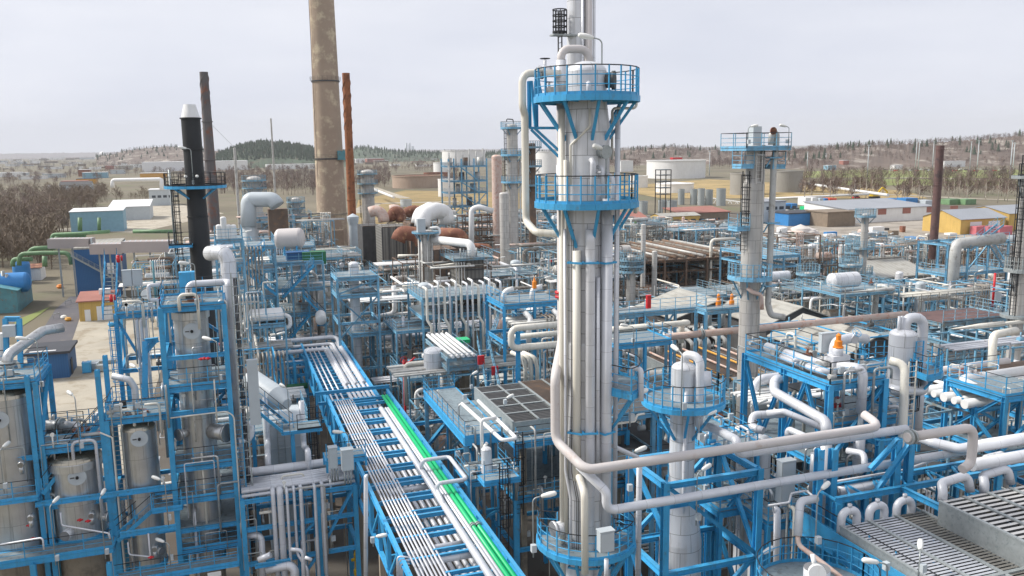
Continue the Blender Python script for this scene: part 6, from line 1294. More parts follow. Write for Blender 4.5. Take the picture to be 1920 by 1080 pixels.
for i, px in enumerate((1347, 1372)):
    q = D(px, 566, 73); rv = thing('relief_valve', ('orange relief valve on the walkway before the twin column, farther from it', 'orange relief valve on the walkway before the twin column, closer to it')[i], 'valve', q); MB().lathe(q, [(.22, -.9), (.22, .1), (.14, .2), (.14, .6), (0, .75)], 10).build('bonnet', 'orange', rv); MB().tube([add(q, (0, 0, -.8)), add(q, (-.9, 0, -.8)), add(q, (-.9, 0, -2))], .24, 9, .4).build('outlet_bend', 'pipe_grey', rv)
q = D(1214, 568, 71); box_thing('hose_cabinet', 'red hose cabinet on the relief valve walkway', 'cabinet', q[0], q[1], q[2]-.5, q[0]+.35, q[1]+.3, q[2]+.6, 'red')
m5, x0, x1, y0, f = mid('blue gantry left of the white column with curved white pipes', 945, 1058, 74, 5, ((574, True, 'SW'), (640, False, '')), nx=2, mat='blue', top=None, pw=.28, braces=[('S', D(945, 640, 74)[2], D(945, 580, 74)[2], '/')])
for i in range(4):
    x = x0+.5+i*1.35; pipe(('curved white branch pipe on the gantry, outermost', 'curved white branch pipe on the gantry, second', 'curved white branch pipe on the gantry, third', 'curved white branch pipe on the gantry, next to the column')[i], [(x, y0+1.5, f(573)), (x, y0+1.5, f(552)), (x+.9, y0+1.5, f(548))] if i % 2 == 0 else [(x, y0-.2, f(588)), (x+.35, y0-.8, f(598)), (x, y0-1.2, f(612)), (x, y0-1.2, f(640))], .24, 'white', R=.5, n=10)
q = D(1002, 532, 76); rv = MB().lathe(q, [(.2, -.4), (.2, .2), (.12, .3), (0, .7)], 10).build('relief_valve', 'orange', None, label='small orange relief valve above the gantry left of the white column', cat='valve')
a = D(958, 616, 66); e = solve(a, 'x', px=1080); b = D(958, 655, 66)
pipe('upper white hairpin pipe left of the white column', [e, a, (a[0], a[1], b[2]), solve(b, 'x', px=1080)], .26, 'cream', R=.55, n=14)
a = D(962, 632, 68); pipe('white level pipe inside the hairpin', [a, solve(a, 'x', px=1080)], .22, 'cream', n=12); a = D(963, 650, 68.5); pipe('lower white level pipe inside the hairpin', [a, solve(a, 'x', px=1080)], .15, 'cream', n=12)
a = D(972, 700, 67); MB().beam((a[0], a[1], 0), (a[0], a[1], zat(a[0], a[1], 622)), .3, I=True).build('support_post', 'blue', None, label='blue post carrying the white hairpin pipes', cat='post')
for i in range(3): q = D(985+i*11, 690, 70); pipe('bent cream pipe rising at the back of the grey cooler bank', [add(q, (-.9, 1, 1.2)), add(q, (-.2, 0, .9)), q, add(q, (0, 0, -1.6))], .17, 'cream', R=.35, n=9, group='bent cream pipes behind the grey cooler bank')
a = D(1138, 619, 66); e = solve(a, 'x', px=1292); pipe('long white pipe right of the column ending in a bend', [a, e, add(e, (.2, 1.5, -.3)), add(e, (.2, 1.5, -2))], .25, 'cream', R=.5, n=14, flanges=(3.6,))
a = D(1250, 632, 68); pipe('pinkish pipe running right toward the twin column and beyond', [a, solve(a, 'x', px=1330), D(1395, 618, 71), solve(D(1395, 618, 71), 'x', px=1700)], .3, 'pinkpipe', R=.8, n=12, flanges=(3.2,))
a = D(1138, 640, 64); pipe('short white pipe right of the column below the long one', [a, solve(a, 'x', px=1160)], .2, 'cream', n=12)
m6, x0, x1, y0, f = mid('small blue deck under the long white pipe right of the column', 1160, 1258, 62, 4, ((648, True, 'SE'),), nx=2, mat='blue', pw=.24)
lampat('floodlight leaning left on the small blue deck behind the white column', 1188, 650, 61, 612, (-1, .1), L_=1.2)
# brown cooler bank behind the shorter column
a = Z(1300, 700, 9.5); xx = xat(a, 1400); cooler('wide worn air cooler bank with amber pipes behind the shorter column', a[0], a[0]+10, a[1]-9, a[1]+9, 9.0, 4, 'galv', 'brown_steel', 1.2, step=.4, tilt=0)
for i in range(5): pipe('amber yellow pipe lying over the worn cooler bank', [(a[0]+.4+i*1.9, a[1]-9, 9.4), (a[0]+.4+i*1.9, a[1]+9, 9.4)], .1, ('pinkpipe', 'amber')[i % 2], n=6, group='amber pipes over the worn cooler bank')
for i in range(11): x = a[0]-.5+i*1.0; pipe('bent pale header pipe at the back of the worn cooler bank', [(x, a[1]+9.3, 8.6), (x, a[1]+9.3, 9.8+.2*(i % 2)), (x-.5, a[1]+10.5, 10.6), (x-.5, a[1]+11.5, 10.8)], .22, 'pipe_grey', R=.4, n=8, group='header pipes of the worn cooler bank')
steel('cooler_frame', 'pale blue frame under the worn cooler bank', 'steel frame', a[0]-.4, a[0]+10.4, a[1]-9.6, a[1]+9, 0, [(7.7, True, 'S')], nx=2, ny=2, mat='blue_light', pw=.26)
# dark open furnace hall under the column platform
a = D(1150, 800, 52); x1 = xat(a, 1245); FH = steel('dark_hall', 'dark open steel hall with blue edge beam between the two front columns', 'steel structure', a[0], x1+2, a[1], a[1]+10, 0, [(zat(a[0], a[1], 782), True, 'S'), (zat(a[0], a[1], 880), True, 'S')], nx=2, mat='blue_light', pw=.25, deckm='steel_dark')
# long horizontal blue rack level right of the bridge top (deck of valves at 660-800, 620)
m7, x0, x1, y0, f = mid('long blue walkway crowded with small valves right of the far bridge end', 660, 798, 92, 5, ((628, True, 'SE'), (690, False, ''), (735, False, '')), nx=3, mat='blue_light', top=None, pw=.26)
random.seed(5)
for i in range(26): q = (x0+.4+i*.29, y0+.8+random.random()*2.6, f(628)+.35); m = MB(); m.cyl(add(q, (-.14, 0, 0)), add(q, (.14, 0, 0)), .16, n=8); m.cyl(q, add(q, (0, 0, .4)), .08, n=6); m.build('valve', ('white', 'cream', 'rust', 'pipe_grey')[i % 4], None, label='small valve in the crowded row on the long blue walkway', cat='valve', group='small valves on the long blue walkway')
m8, x0, x1, y0, f = mid('pale grey pipe shelf with a bright green cover right of the stair flight', 840, 895, 70, 8, ((672, False, ''), (690, True, 'SE')), nx=1, mat='blue_pale', top=None, pw=.24)
for i in range(5): pipe('white pipe on the pale shelf beside the stair flight', [(x0+.3+i*.45, y0-.5, f(672)+.2), (x0+.3+i*.45, y0+8.5, f(672)+.2)], .14, 'white', n=8, group='white pipes on the pale shelf')
q = D(858, 645, 78); box_thing('green_cover', 'bright green flat cover box above the pale pipe shelf', 'cover', q[0]-1, q[1], q[2], q[0]+1.2, q[1]+1.2, q[2]+.3, 'green', doors=1)
# white boxed exchanger on blue frame, left of bridge end
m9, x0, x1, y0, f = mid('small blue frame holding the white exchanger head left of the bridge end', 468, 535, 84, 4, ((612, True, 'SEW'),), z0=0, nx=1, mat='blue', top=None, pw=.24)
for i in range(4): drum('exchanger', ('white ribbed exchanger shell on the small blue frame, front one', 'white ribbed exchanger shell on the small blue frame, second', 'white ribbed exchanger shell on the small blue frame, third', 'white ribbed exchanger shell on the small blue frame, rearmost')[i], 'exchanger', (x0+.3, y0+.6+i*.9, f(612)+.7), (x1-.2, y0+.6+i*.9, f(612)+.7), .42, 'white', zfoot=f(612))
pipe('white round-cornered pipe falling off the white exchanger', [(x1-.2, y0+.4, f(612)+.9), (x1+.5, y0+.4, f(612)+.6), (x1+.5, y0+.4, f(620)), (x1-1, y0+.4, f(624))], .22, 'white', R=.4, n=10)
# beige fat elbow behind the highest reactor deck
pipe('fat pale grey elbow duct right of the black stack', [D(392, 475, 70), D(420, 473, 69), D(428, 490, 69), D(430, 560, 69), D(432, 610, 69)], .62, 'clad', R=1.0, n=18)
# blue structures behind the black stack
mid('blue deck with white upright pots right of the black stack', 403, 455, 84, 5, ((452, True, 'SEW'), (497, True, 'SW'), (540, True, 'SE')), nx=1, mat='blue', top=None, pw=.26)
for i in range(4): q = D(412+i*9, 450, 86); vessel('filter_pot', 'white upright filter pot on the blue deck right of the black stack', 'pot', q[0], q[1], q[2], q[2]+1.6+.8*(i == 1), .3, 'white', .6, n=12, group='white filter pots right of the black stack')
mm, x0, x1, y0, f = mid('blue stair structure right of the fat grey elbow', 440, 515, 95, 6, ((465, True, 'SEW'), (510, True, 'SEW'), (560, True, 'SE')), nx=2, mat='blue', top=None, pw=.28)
stair(mm, (x0+.3, y0-.7, f(505)), (x0+3.2, y0-.7, f(468)), .9, top=None); stair(mm, (x0+4.2, y0-.7, f(555)), (x0+1.2, y0-.7, f(512)), .9, top='dark')
# ================================================================ right middle
a = D(1652, 519, 150); xe = xat(a, 1738)
hs_ = house('shed', 'open shed with a large sloping grey sheet roof and sooty gable below the brown stack', a[0], xe, a[1], a[1]+8, a[2], 'corr_grey', 'roof_grey', gable='s', rise=zat(a[0], a[1]+8, 488)-a[2], over=.8)
for i, (px, py, d, w_, l_) in enumerate(((1500, 598, 96, 9, 10), (1640, 655, 72, 7, 9), (1345, 585, 105, 12, 9), (1580, 604, 100, 8, 8))):
    q = D(px, py, d); house('roof_shelter', ('tan gabled shelter with dark open trusses before the yellow building', 'pale gabled shelter behind the valve platform', 'pale hipped shelter behind the relief valve walkway', 'flat grey shelter next to the tan gabled one')[i], q[0]-w_/2, q[0]+w_/2, q[1], q[1]+l_, q[2]-.3, 'steel_dark', 'roof_grey', gable='y', rise=(1.7, 1.6, 1.8, .4)[i], over=.5, cat='shelter')
m10, x0, x1, y0, f = mid('teal blue stair structure with bridges at the far right', 1778, 1892, 112, 5, ((458, False, 'S'), (515, True, 'SEW'), (560, True, 'SE')), nx=3, mat='blue_light', top=None, pw=.3, braces=[('S', D(1778, 560, 112)[2], D(1778, 520, 112)[2], 'X', 0, .33), ('S', D(1778, 512, 112)[2], D(1778, 462, 112)[2], '/', .33, .66)])
stair(m10, (x0+2.5, y0-.8, f(470)), (x0+8, y0-.8, f(425)), 1, 'blue_light', None); stair(m10, (x1-.5, y0-.8, f(514)), (x1-4, y0-.8, f(462)), 1, 'blue_light', None); stair(m10, (x1+1, y0-.8, f(600)), (x1-1.2, y0-.8, f(560)), 1, 'blue_light', None)
pipe('pale pipe arching over the teal stair structure and dropping', [D(1880, 446, 113), D(1792, 458, 112), D(1790, 475, 112), (lambda p: (p[0], p[1], 3))(D(1790, 475, 112))], .75, 'pipe_grey', R=1.4, n=12)
pipe('pink red vertical pipe in front of the teal stair structure', P(D(1866, 512, 106), 'z', 575), .14, 'red', n=8)
m11, x0, x1, y0, f = mid('long pale blue pipe frame right of the steam plume', 1657, 1795, 105, 9, ((553, False, ''), (572, False, ''), (590, False, '')), nx=3, ny=2, mat='blue', top=None, pw=.34, braces=[('S', f(590), f(553), '/', 0, .33)] if False else ())
m12, x0, x1, y0, f = mid('dark brown grated deck on pale blue beams at the right', 1768, 1895, 74, 4.5, ((606, True, 'SE'), (640, False, '')), nx=3, mat='blue_pale', top=None, pw=.3, deckm='brown_stack')
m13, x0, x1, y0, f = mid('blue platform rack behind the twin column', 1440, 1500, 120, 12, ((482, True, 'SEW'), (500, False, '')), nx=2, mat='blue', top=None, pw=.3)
for i, (px, pt_, pb, w_, d) in enumerate(((1465, 425, 462, 20, 170), (1579, 458, 490, 17, 160))):
    x, y = at0(px, pb, d); vessel('storage_tank', ('white upright tank behind the twin column', 'white upright tank with a red ring among grey columns')[i], 'tank', x, y, 0, zat(x, y, pt_), w_*d/F/2, 'white', .25, n=22)
x, y = at0(1579, 466, 159.9); MB().lathe((x, y, zat(x, y, 467)), [(.88, 0), (.9, .12), (.88, .24)], 20).build('ring_band', 'red', bpy.data.objects['storage_tank.001'])
for i, (px, pt_, pb, w_, d) in enumerate(((1592, 495, 555, 17, 128), (1614, 400, 560, 13, 132), (1512, 510, 580, 14, 110), (1600, 455, 500, 12, 150))):
    x, y = at0(px, pb, d); zz = lambda py: zat(x, y, py); r = w_*d/F/2; t = vessel('process_tower', ('short stone grey column among the right middle pipes', 'slim stained column with blue platforms in the right middle', 'pale blue grey column beside the yellow building', 'squared grey column beside the red ringed tank')[i], 'tower', x, y, 0, zz(pt_), r, 'clad_dim', .4, n=18)
    for f_ in (.03, .4, .7): ring(t, x, y, r, r+1.0, zz(pt_+(pb-pt_)*f_), mat='blue_pale', brack=4, bl=1, top=None)
# old brown pipe deck in the middle distance
a = D(1205, 500, 150); OD = steel('pipe_deck', 'long old brown open deck roofed with pipe rows behind the white column', 'steel structure', a[0], a[0]+22, a[1], a[1]+26, 0, [(zat(a[0], a[1], 492), True, 'S'), (zat(a[0], a[1], 512), False, '')], nx=5, ny=2, mat='brown_steel', top=None, pw=.4, deckm='brown_steel', braces=[('S', .5, zat(a[0], a[1], 512), 'X', .2, .4), ('S', .5, zat(a[0], a[1], 512), '/', .6, .8)])
for i in range(11): pipe('pale pipe lying across the long old brown deck', [(a[0]+1+i*1.95, a[1], zat(a[0], a[1], 490)+.3), (a[0]+1+i*1.95, a[1]+26, zat(a[0], a[1], 490)+.3)], .3, ('pipe_dull', 'brown_steel', 'pipe_grey', 'brown_steel')[i % 4], n=7, group='pipes across the old brown deck')
a = D(1145, 505, 118); pipe('dull pipe under the old brown deck', [add(a, (4, 2, -8)), add(a, (26, 2, -8))], .6, 'pipe_grey', n=10)
# ================================================================ buildings, tanks and yard of the left
def zx(px, py, z=0): return Z(px, py, z)
def hous(label, pxl, pxr, pyb, dep, h, wall, roof, **k):
    a = Z(pxl, pyb); x1 = xat(a, pxr); return house(k.pop('name', 'building'), label, a[0], x1, a[1], a[1]+dep, h, wall, roof, **k)
a = Z(150, 603); W_ = xat(a, 216)-a[0]
hous('small yellow rendered hut with a red roof and white doors beside the road', 150, 216, 603, 5.5, 3.6, 'yellow_wall', 'roof_red', gable='s', rise=.8, over=.35, doors=(('S', .9, 0, .95, 2.1, 'white'), ('S', 2.9, 0, 2.6, 2.6, 'white')))
q = Z(190, 597); MB().bx(q[0]-.2, q[1]+1.5, 4.1, q[0]+1.7, q[1]+2.9, 5.2).build('roof_unit', 'white', bpy.data.objects['building'])
b = hous('windowless deep blue sheet metal building with an outside stair', 147, 226, 562, 18, 10.5, 'blue_wall', 'roof_grey', flat=True, over=.1, doors=(('S', 6.0, 5.0, 1.3, 2.4, 'white'),))
s0 = ABS[b.name]; stair(b, (s0[0]+10, s0[1]-.9, 2.2), (s0[0]-.4, s0[1]-.9, 9.4), .9, 'galv', None)
b = hous('blue hut with a flat dark felt roof standing in the gravel yard', 90, 131, 711, 6.5, 3.4, 'blue_wall', 'roof_dark', flat=True, over=.35, doors=(('E', 1.5, 0, 1.2, 2.2, 'steel_dark'),)); s0 = ABS[b.name]
xl_ = xat(s0, 55); MB().bx(xl_, s0[1], -.3, s0[0]-.01, s0[1]+6.5, 3.4).build('wall', 'blue_wall', b); MB().bx(xl_-.35, s0[1]-.35, 3.405, s0[0]-.36, s0[1]+6.85, 3.75).build('roof', 'roof_dark', b); MB().bx(s0[0]-2, s0[1]+.4, 3.76, s0[0]+1.2, s0[1]+.9, 3.8).build('skylight', 'white', b)
for i, (px, py, mt, sz, lb) in enumerate(((163, 700, 'blue', (1.0, 1.0, 1.5), 'blue wire crate beside the dark roofed hut'), (177, 695, 'boxgrey', (1.0, 1.2, 1.0), 'grey box container beside the blue crate'), (190, 697, 'galv', (1.2, 1.0, .9), 'grey skip next to the grey box container'), (182, 684, 'galv', (2.6, 1.2, .5), 'stack of grey grating panels behind the crates'), (205, 682, 'galv', (1.6, 1.2, .5), 'low heap of grey frames at the yard edge'))):
    q = Z(px, py); t = thing('crate', lb, 'crate', q); x, y = q[:2]; s_ = sz
    MB().bx(x-s_[0]/2, y, .08, x+s_[0]/2, y+s_[1], s_[2]).build('body', mt, t)
    for k in (-1, 1): MB().bx(x+k*s_[0]/2-.05, y-.04, .0, x+k*s_[0]/2+.05, y+s_[1]+.04, s_[2]+.06).build('corner_frame', mt, t)
for i, (px, py, mt, lb) in enumerate(((120, 598, 'lamp_white', 'white sack lying by the road edge'), (128, 602, 'amber', 'yellowish sack lying by the road edge'), (209, 612, 'blue', 'blue bundle of sheeting before the yellow hut'), (113, 540, 'orange', 'orange drum on the gravel near the road'))):
    q = Z(px, py); MB().sphere((q[0], q[1], .35), .6 if i < 3 else .8, 8, .7).build('sack' if i < 3 else 'drum', mt, None, label=lb, cat='sack' if i < 3 else 'drum')
for i in range(2):
    q = Z(100+i*23, 598-i*26); t = thing('barrier', ('white road barrier at the near bend of the asphalt road', 'white road barrier farther up the asphalt road')[i], 'barrier', q)
    for k in (0, 1.6): MB().beam((q[0]+k*.5, q[1]+k, 0), (q[0]+k*.5, q[1]+k, .9), .09).build('post', 'galv', t)
    MB().beam((q[0], q[1], .8), (q[0]+.8, q[1]+1.6, .8), .12).build('rail', 'galv', t)
hous('teal sheet metal shed with a low curved roof at the left edge', -40, 35, 590, 14, 4.2, 'teal', 'teal', gable='y', rise=.9, over=.3)
q = D(-30, 533, 165); drum('storage_drum', 'long sky blue horizontal tank behind the teal shed', 'tank', q, (lambda e: e)(solve(q, 'x', px=48)), 2.0, 'tank_blue', zfoot=0)
for i, px in enumerate((13, 19)): q = Z(px, 580); MB().cyl((q[0], q[1], 0), (q[0], q[1], zat(q[0], q[1], 508+i*6)), .35, n=10).build('flue', 'galv', None, label=('grey flue pipe behind the teal shed, taller one', 'grey flue pipe behind the teal shed, shorter one')[i], cat='flue')
q = Z(43, 530); MB().lathe(q, [(1.9, 0), (1.9, 4.5), (1.4, 5.6), (0, 6)], 18).build('dome_tank', 'tank_blue', None, label='small blue domed tank near the green pipes', cat='tank')
hous('small white hut with a rusty roof near the blue domed tank', 36, 78, 527, 6, 3, 'white', 'rust', gable='x', rise=.6)
for i, (pts, r) in enumerate((([(36, 498), (36, 476), (82, 474), (130, 474), (134, 496)], .48), ([(24, 500), (24, 486), (60, 486)], .5), ([(52, 478), (60, 466), (104, 464)], .5), ([(97, 452), (98, 440), (150, 438), (205, 434)], .42), ([(104, 456), (106, 444), (160, 441)], .5), ([(250, 434), (330, 434)], .45), ([(84, 500), (84, 480)], .55), ([(150, 433), (150, 408)], .5), ([(186, 432), (186, 408)], .4))):
    pipe(('thick green pipe with a tall bend left of the blue building', 'thick green pipe lowest of the green bends', 'thick green pipe lying behind the tall bend', 'green pipe bending over above the grey box duct', 'green pipe second above the grey box duct', 'green pipe behind the black stack', 'green upright pipe of the tall bend', 'green upright pipe before the pale blue building', 'thin green upright pipe before the pale blue building')[i], [D(px, py, 185+i*2) for px, py in pts], r, 'green_dull', R=2, n=10)
for i, (pxa, pya, pxb, pyb) in enumerate(((96, 466, 172, 460), (175, 476, 235, 476), (235, 472, 325, 470))):
    p, q = D(pxa, pya-10, 178-i*12), D(pxb, pyb-10, 178-i*12); q = (q[0], q[1], p[2]); t = thing('box_duct', ('pale ribbed box duct under the green pipes, left one', 'pale ribbed box duct under the green pipes, stepping forward', 'pale ribbed box duct running right to the black stack')[i], 'duct', p); MB().beam(p, q, 3.2, 2.0).build('casing', 'duct_rib', t); m = MB(); nn = int(ln(sub(q, p))/.9)
    for k in range(nn+1): o = lerp(p, q, k/nn); m.bx(o[0]-.07, o[1]-1.66, o[2]-1.02, o[0]+.07, o[1]+1.66, o[2]+1.02)
    m.build('rib', 'boxgrey', t)
    for k in range(3): o = lerp(p, q, (k+.5)/3); MB().beam((o[0], o[1], 0), (o[0], o[1], o[2]-1.01), .3).build('leg', 'galv', t)
q = D(208, 338, 420); pipe('white pipe gantry shaped like a long goal before the houses', [D(211, 352, 420), D(211, 338, 420), D(303, 336, 420), D(303, 356, 420)], 1.0, 'white', R=1.2, n=8)
hous('pale blue sheet building with a white roof by the wood', 134, 233, 437, 12, 8, 'tank_blue2', 'white_flat', gable='s', rise=.6)
hous('grey warehouse with a large white roof beside the gravel yard', 206, 282, 414, 22, 6, 'boxgrey', 'white_flat', gable='s', rise=2)
hous('grey office block with a white roof behind the warehouse', 281, 320, 386, 16, 9, 'boxgrey', 'white_flat', flat=True, wins=tuple(('S', 1.5+i*3, 4.5, 2, 1.4, 'glass_dark') for i in range(5)))
hous('low house with a brown pitched roof between bare trees', 112, 172, 357, 14, 4, 'boxgrey', 'steel_dark', gable='x', rise=3)
hous('tiny white kiosk in the bare wood', 88, 96, 357, 5, 4, 'white', 'white_flat', flat=True)
for i, (px, py, w_, h, mt, rf) in enumerate(((178, 334, 28, 7, 'tank_blue2', 'white_flat'), (158, 331, 14, 9, 'rust', 'white_flat'), (220, 326, 20, 6, 'boxgrey', 'roof_grey'), (8, 332, 40, 6, 'white', 'white_flat'), (34, 331, 22, 5, 'boxgrey', 'white_flat'), (65, 306, 30, 9, 'white', 'white_flat'), (152, 295, 60, 8, 'white', 'white_flat'), (178, 293, 50, 8, 'boxgrey', 'white_flat'), (258, 314, 30, 7, 'white', 'roof_grey'), (140, 350, 22, 5, 'amber', 'roof_red'), (162, 345, 18, 5, 'amber', 'roof_dark'), (235, 318, 24, 8, 'roof_grey', 'white_flat'), (205, 318, 14, 7, 'roof_red', 'roof_red'), (288, 334, 30, 6, 'amber', 'white_flat'), (100, 333, 26, 5, 'boxgrey', 'roof_grey'), (60, 336, 30, 4, 'white', 'roof_grey'))):
    q = Z(px, py); house('building', ('blue fronted depot beyond the motorway', 'rust red block beside the blue fronted depot', 'low grey block right of the blue fronted depot', 'long white hall by the motorway at the left edge', 'second pale hall by the motorway near the left edge', 'white hall far out on the plain', 'white hall beside the far sphere', 'pale hall just right of the far sphere', 'white block left of the long white warehouse', 'yellow works cabin among bare trees', 'yellow works cabin with a dark roof among bare trees', 'grey hall with a white roof beyond the motorway', 'small red house beyond the motorway', 'yellow block beside the black stack platform', 'low grey shed by the motorway', 'low white shed by the motorway')[i], q[0]-w_/2, q[0]+w_/2, q[1], q[1]+18, h, mt, rf, flat=True)
hous('very long white warehouse behind the black stack', 267, 465, 322, 60, 15, 'white', 'white_flat', flat=True)
hous('long white hall with a dark base left of the concrete chimney', 500, 602, 318, 30, 8, 'white', 'white_flat', flat=True)
hous('huge pale blue works building on the horizon', 95, 139, 290, 120, 45, 'boxgrey', 'roof_grey', flat=True)
q = Z(194, 298); MB().sphere((q[0], q[1], 24), 22, 18).build('sphere_tank', 'white', None, label='white spherical tank far out on the plain', cat='tank')
for i, (px, py) in enumerate(((145, 290), (164, 290), (184, 289))): q = Z(px, py); MB().cyl(q, (q[0], q[1], 75), 4, n=8).build('stack', 'boxgrey', None, label='thin distant stack on the plain beside the huge works building', cat='stack', group='thin distant stacks on the plain')
for i, px in enumerate((762, 768, 774)): q = D(px, 280, 3900); MB().cyl((q[0], q[1], 0), (q[0], q[1], zat(q[0], q[1], 268 if i < 2 else 274)), 5, n=8).build('stack', 'boxgrey', None, label=('distant pale stack on the horizon, left of a pair', 'distant pale stack on the horizon, right of a pair', 'shorter distant stack beside the pair on the horizon')[i], cat='stack')
def tank(label, pxl, pxr, pyt, pyb, mat, rim=None, roof=.0, name='storage_tank', group=None, z=0):
    c = Z((pxl+pxr)/2, pyb, z); r = (pxr-pxl)/2*proj(c)[2]/F; u = nrm((c[0], c[1], 0)); c = (c[0]+u[0]*r, c[1]+u[1]*r, z); r = r*1.02
    h = zat(c[0]-u[0]*r, c[1]-u[1]*r, pyt); t = thing(name, label, 'tank', c, group); MB().lathe(c, [(r, -2), (r, h)], 40).build('shell', mat, t)
    MB().lathe(c, [(r*.995, h-.6), (r*.6, h-.6+roof*r*.6), (0, h-.6+roof*r)], 36).build('roof', rim or mat, t); MB().lathe(c, [(r*1.005, h-.7), (r*1.02, h-.7), (r*1.02, h+.1), (r*.99, h+.1)], 40).build('rim', mat, t); return t
tank('largest white oil tank right of the white column, with a red dot on its roof', 1212, 1322, 301, 335, 'white'); q = Z(1271, 320); c = ABS['storage_tank.002'] if False else None
q = D(1268, 297, 930); MB().box(q, (12, 6, 2)).build('roof_hatch', 'red', None, label='small red hatch housing on the roof of the largest white tank', cat='hatch')
tank('white tank hidden half behind the white column', 1004, 1062, 284, 332, 'white'); tank('white tank on the skyline behind the blue stair tower', 829, 910, 282, 312, 'white'); tank('small white tank left of the blue stair tower', 813, 845, 305, 326, 'white'); tank('white tank peeping out left of the blue stair tower, lower one', 822, 850, 336, 369, 'white')
tank('wide low tank with rust streaked walls', 736, 832, 330, 353, 'tank_rust', 'rust'); tank('broad flat tank behind the rust streaked one', 795, 840, 324, 340, 'rust')
tank('weathered grey tank right of the twin column', 1447, 1503, 321, 361, 'tank_grey', 'tank_grey', .08); tank('weathered grey tank left of the twin column', 1369, 1420, 325, 366, 'tank_grey', 'tank_grey', .08)
tank('low white tank between the white column and the largest tank', 1180, 1214, 330, 352, 'white'); tank('low broad white tank before the largest tank', 1230, 1300, 345, 362, 'white', None, .12)
for i, (l, r_, t_, b_) in enumerate(((1271, 1283, 355, 384), (1294, 1307, 355, 384), (1308, 1321, 354, 385), (1322, 1336, 356, 384), (1343, 1360, 354, 386), (1234, 1250, 376, 402), (1251, 1269, 377, 404), (1198, 1214, 378, 402))):
    tank(('grey silo first of the row behind the white conveyor', 'grey silo second of the row behind the white conveyor', 'grey silo in the middle of the row behind the white conveyor', 'grey silo fourth of the row behind the white conveyor', 'broadest grey silo at the end of the row by the twin column', 'grey silo in front of the row, left one of two', 'grey silo in front of the row, right one of two', 'grey silo closest to the white column')[i], l, r_, t_, b_, 'galv', None, .2, 'silo')
tank('pale grey dome roofed tank far left of the concrete chimney', 480, 509, 289, 304, 'boxgrey', None, .35); tank('pale tank beside the grey spiral stack', 388, 415, 284, 304, 'boxgrey'); tank('pale tank right of the grey spiral stack', 424, 452, 288, 306, 'white')
tank('small bright pot tank in the dry grass behind the furnaces', 751, 772, 375, 388, 'boxgrey')
hous('low white hall on the skyline right of the orange stack', 716, 784, 297, 30, 8, 'white', 'white_flat', flat=True); hous('red brick block right of the orange stack', 688, 720, 304, 30, 9, 'roof_red', 'white_flat', flat=True); hous('white block with a red base right of the orange stack', 668, 684, 306, 26, 10, 'white', 'white_flat', flat=True)
hous('white stepped building before the brown wood behind the white column', 1164, 1187, 322, 14, 13, 'white', 'white_flat', flat=True)
# conveyor, lattice tower
p, q = D(1300, 378, 455), D(1388, 390, 440); cv = thing('conveyor_bridge', 'white lattice conveyor bridge in front of the silos', 'bridge', p)
for dz in (0, 3.2): MB().beam(add(p, (0, 0, dz)), add(q, (0, 0, dz)), .45).build('chord', 'white', cv)
for k in range(14): MB().beam(add(lerp(p, q, k/14), (0, 0, 3.2*(k % 2))), add(lerp(p, q, (k+1)/14), (0, 0, 3.2*((k+1) % 2))), .28).build('lacing', 'white', cv)
for k in (.1, .55, .95): o = lerp(p, q, k); MB().beam((o[0], o[1], 0), o, .5).build('leg', 'white', cv)
a = D(1238, 372, 330); steel('lattice_tower', 'dark slender lattice tower right of the white column', 'steel tower', a[0], a[0]+4.6, a[1], a[1]+4, 0, [(zat(a[0], a[1], p), True, '') for p in (318, 328, 340, 352, 364)], mat='steel_dark', top=None, pw=.3)
# right hand works yard
hous('long white workshop with a wide grey roof and red bands in the right yard', 1590, 1750, 419, 26, 5.2, 'white', 'roof_flat', gable='s', rise=1.6, over=.5, doors=tuple(('S', 14+i*12, 2.8, 4, 2.2, 'roof_red') for i in range(4)))
hous('yellow gabled workshop with a grey roof right of the brown stack', 1800, 1884, 440, 16, 5, 'yellow_wall', 'roof_flat', gable='x', rise=2.6, over=.4, doors=(('S', 4, 0, 5, 4, 'white'), ('S', 12, 0, 5, 4, 'white')))
hous('second yellow building cut by the right edge', 1890, 1990, 434, 20, 6, 'yellow_wall', 'roof_flat', gable='x', rise=2)
for i in range(3): q = Z(1830+i*22, 441); box_thing('shipping_container', ('faded pink container before the yellow workshop, left one', 'faded pink container before the yellow workshop, middle one', 'faded pink container before the yellow workshop, right one')[i], 'container', q[0], q[1], 0, q[0]+5.5, q[1]+2.5, 2.8, 'pink_box', lid=False, doors=2)
hous('flat roofed building with a bright blue wall in the right yard', 1478, 1549, 424, 12, 4.5, 'tank_blue', 'roof_dark', flat=True, wins=(('S', 14, 1, 5, 3, 'brown_wall'),)); hous('flat brown building beside the blue walled one', 1551, 1603, 426, 12, 5.2, 'brown_wall', 'brown_wall', flat=True); hous('pale grey two storey office left of the blue walled building', 1428, 1472, 418, 14, 8, 'boxgrey', 'roof_flat', flat=True, wins=tuple(('S', 2+i*3, 5, 2, 1.2, 'glass_dark') for i in range(5)))
hous('yellow control building with white doors left of the sloping shed roof', 1461, 1506, 528, 12, 6, 'yellow_wall', 'roof_flat', flat=True, over=.15, doors=(('S', 3.5, 2.4, 1, 2.2, 'white'), ('S', 6, 2.4, 1.2, 2.2, 'white'))); hous('lower yellow building in front of the yellow control building', 1450, 1512, 560, 8, 4, 'yellow_wall', 'roof_flat', flat=True, over=.15); hous('long low yellow wall building behind the columns', 1600, 1665, 536, 8, 5, 'yellow_wall', 'roof_flat', flat=True)
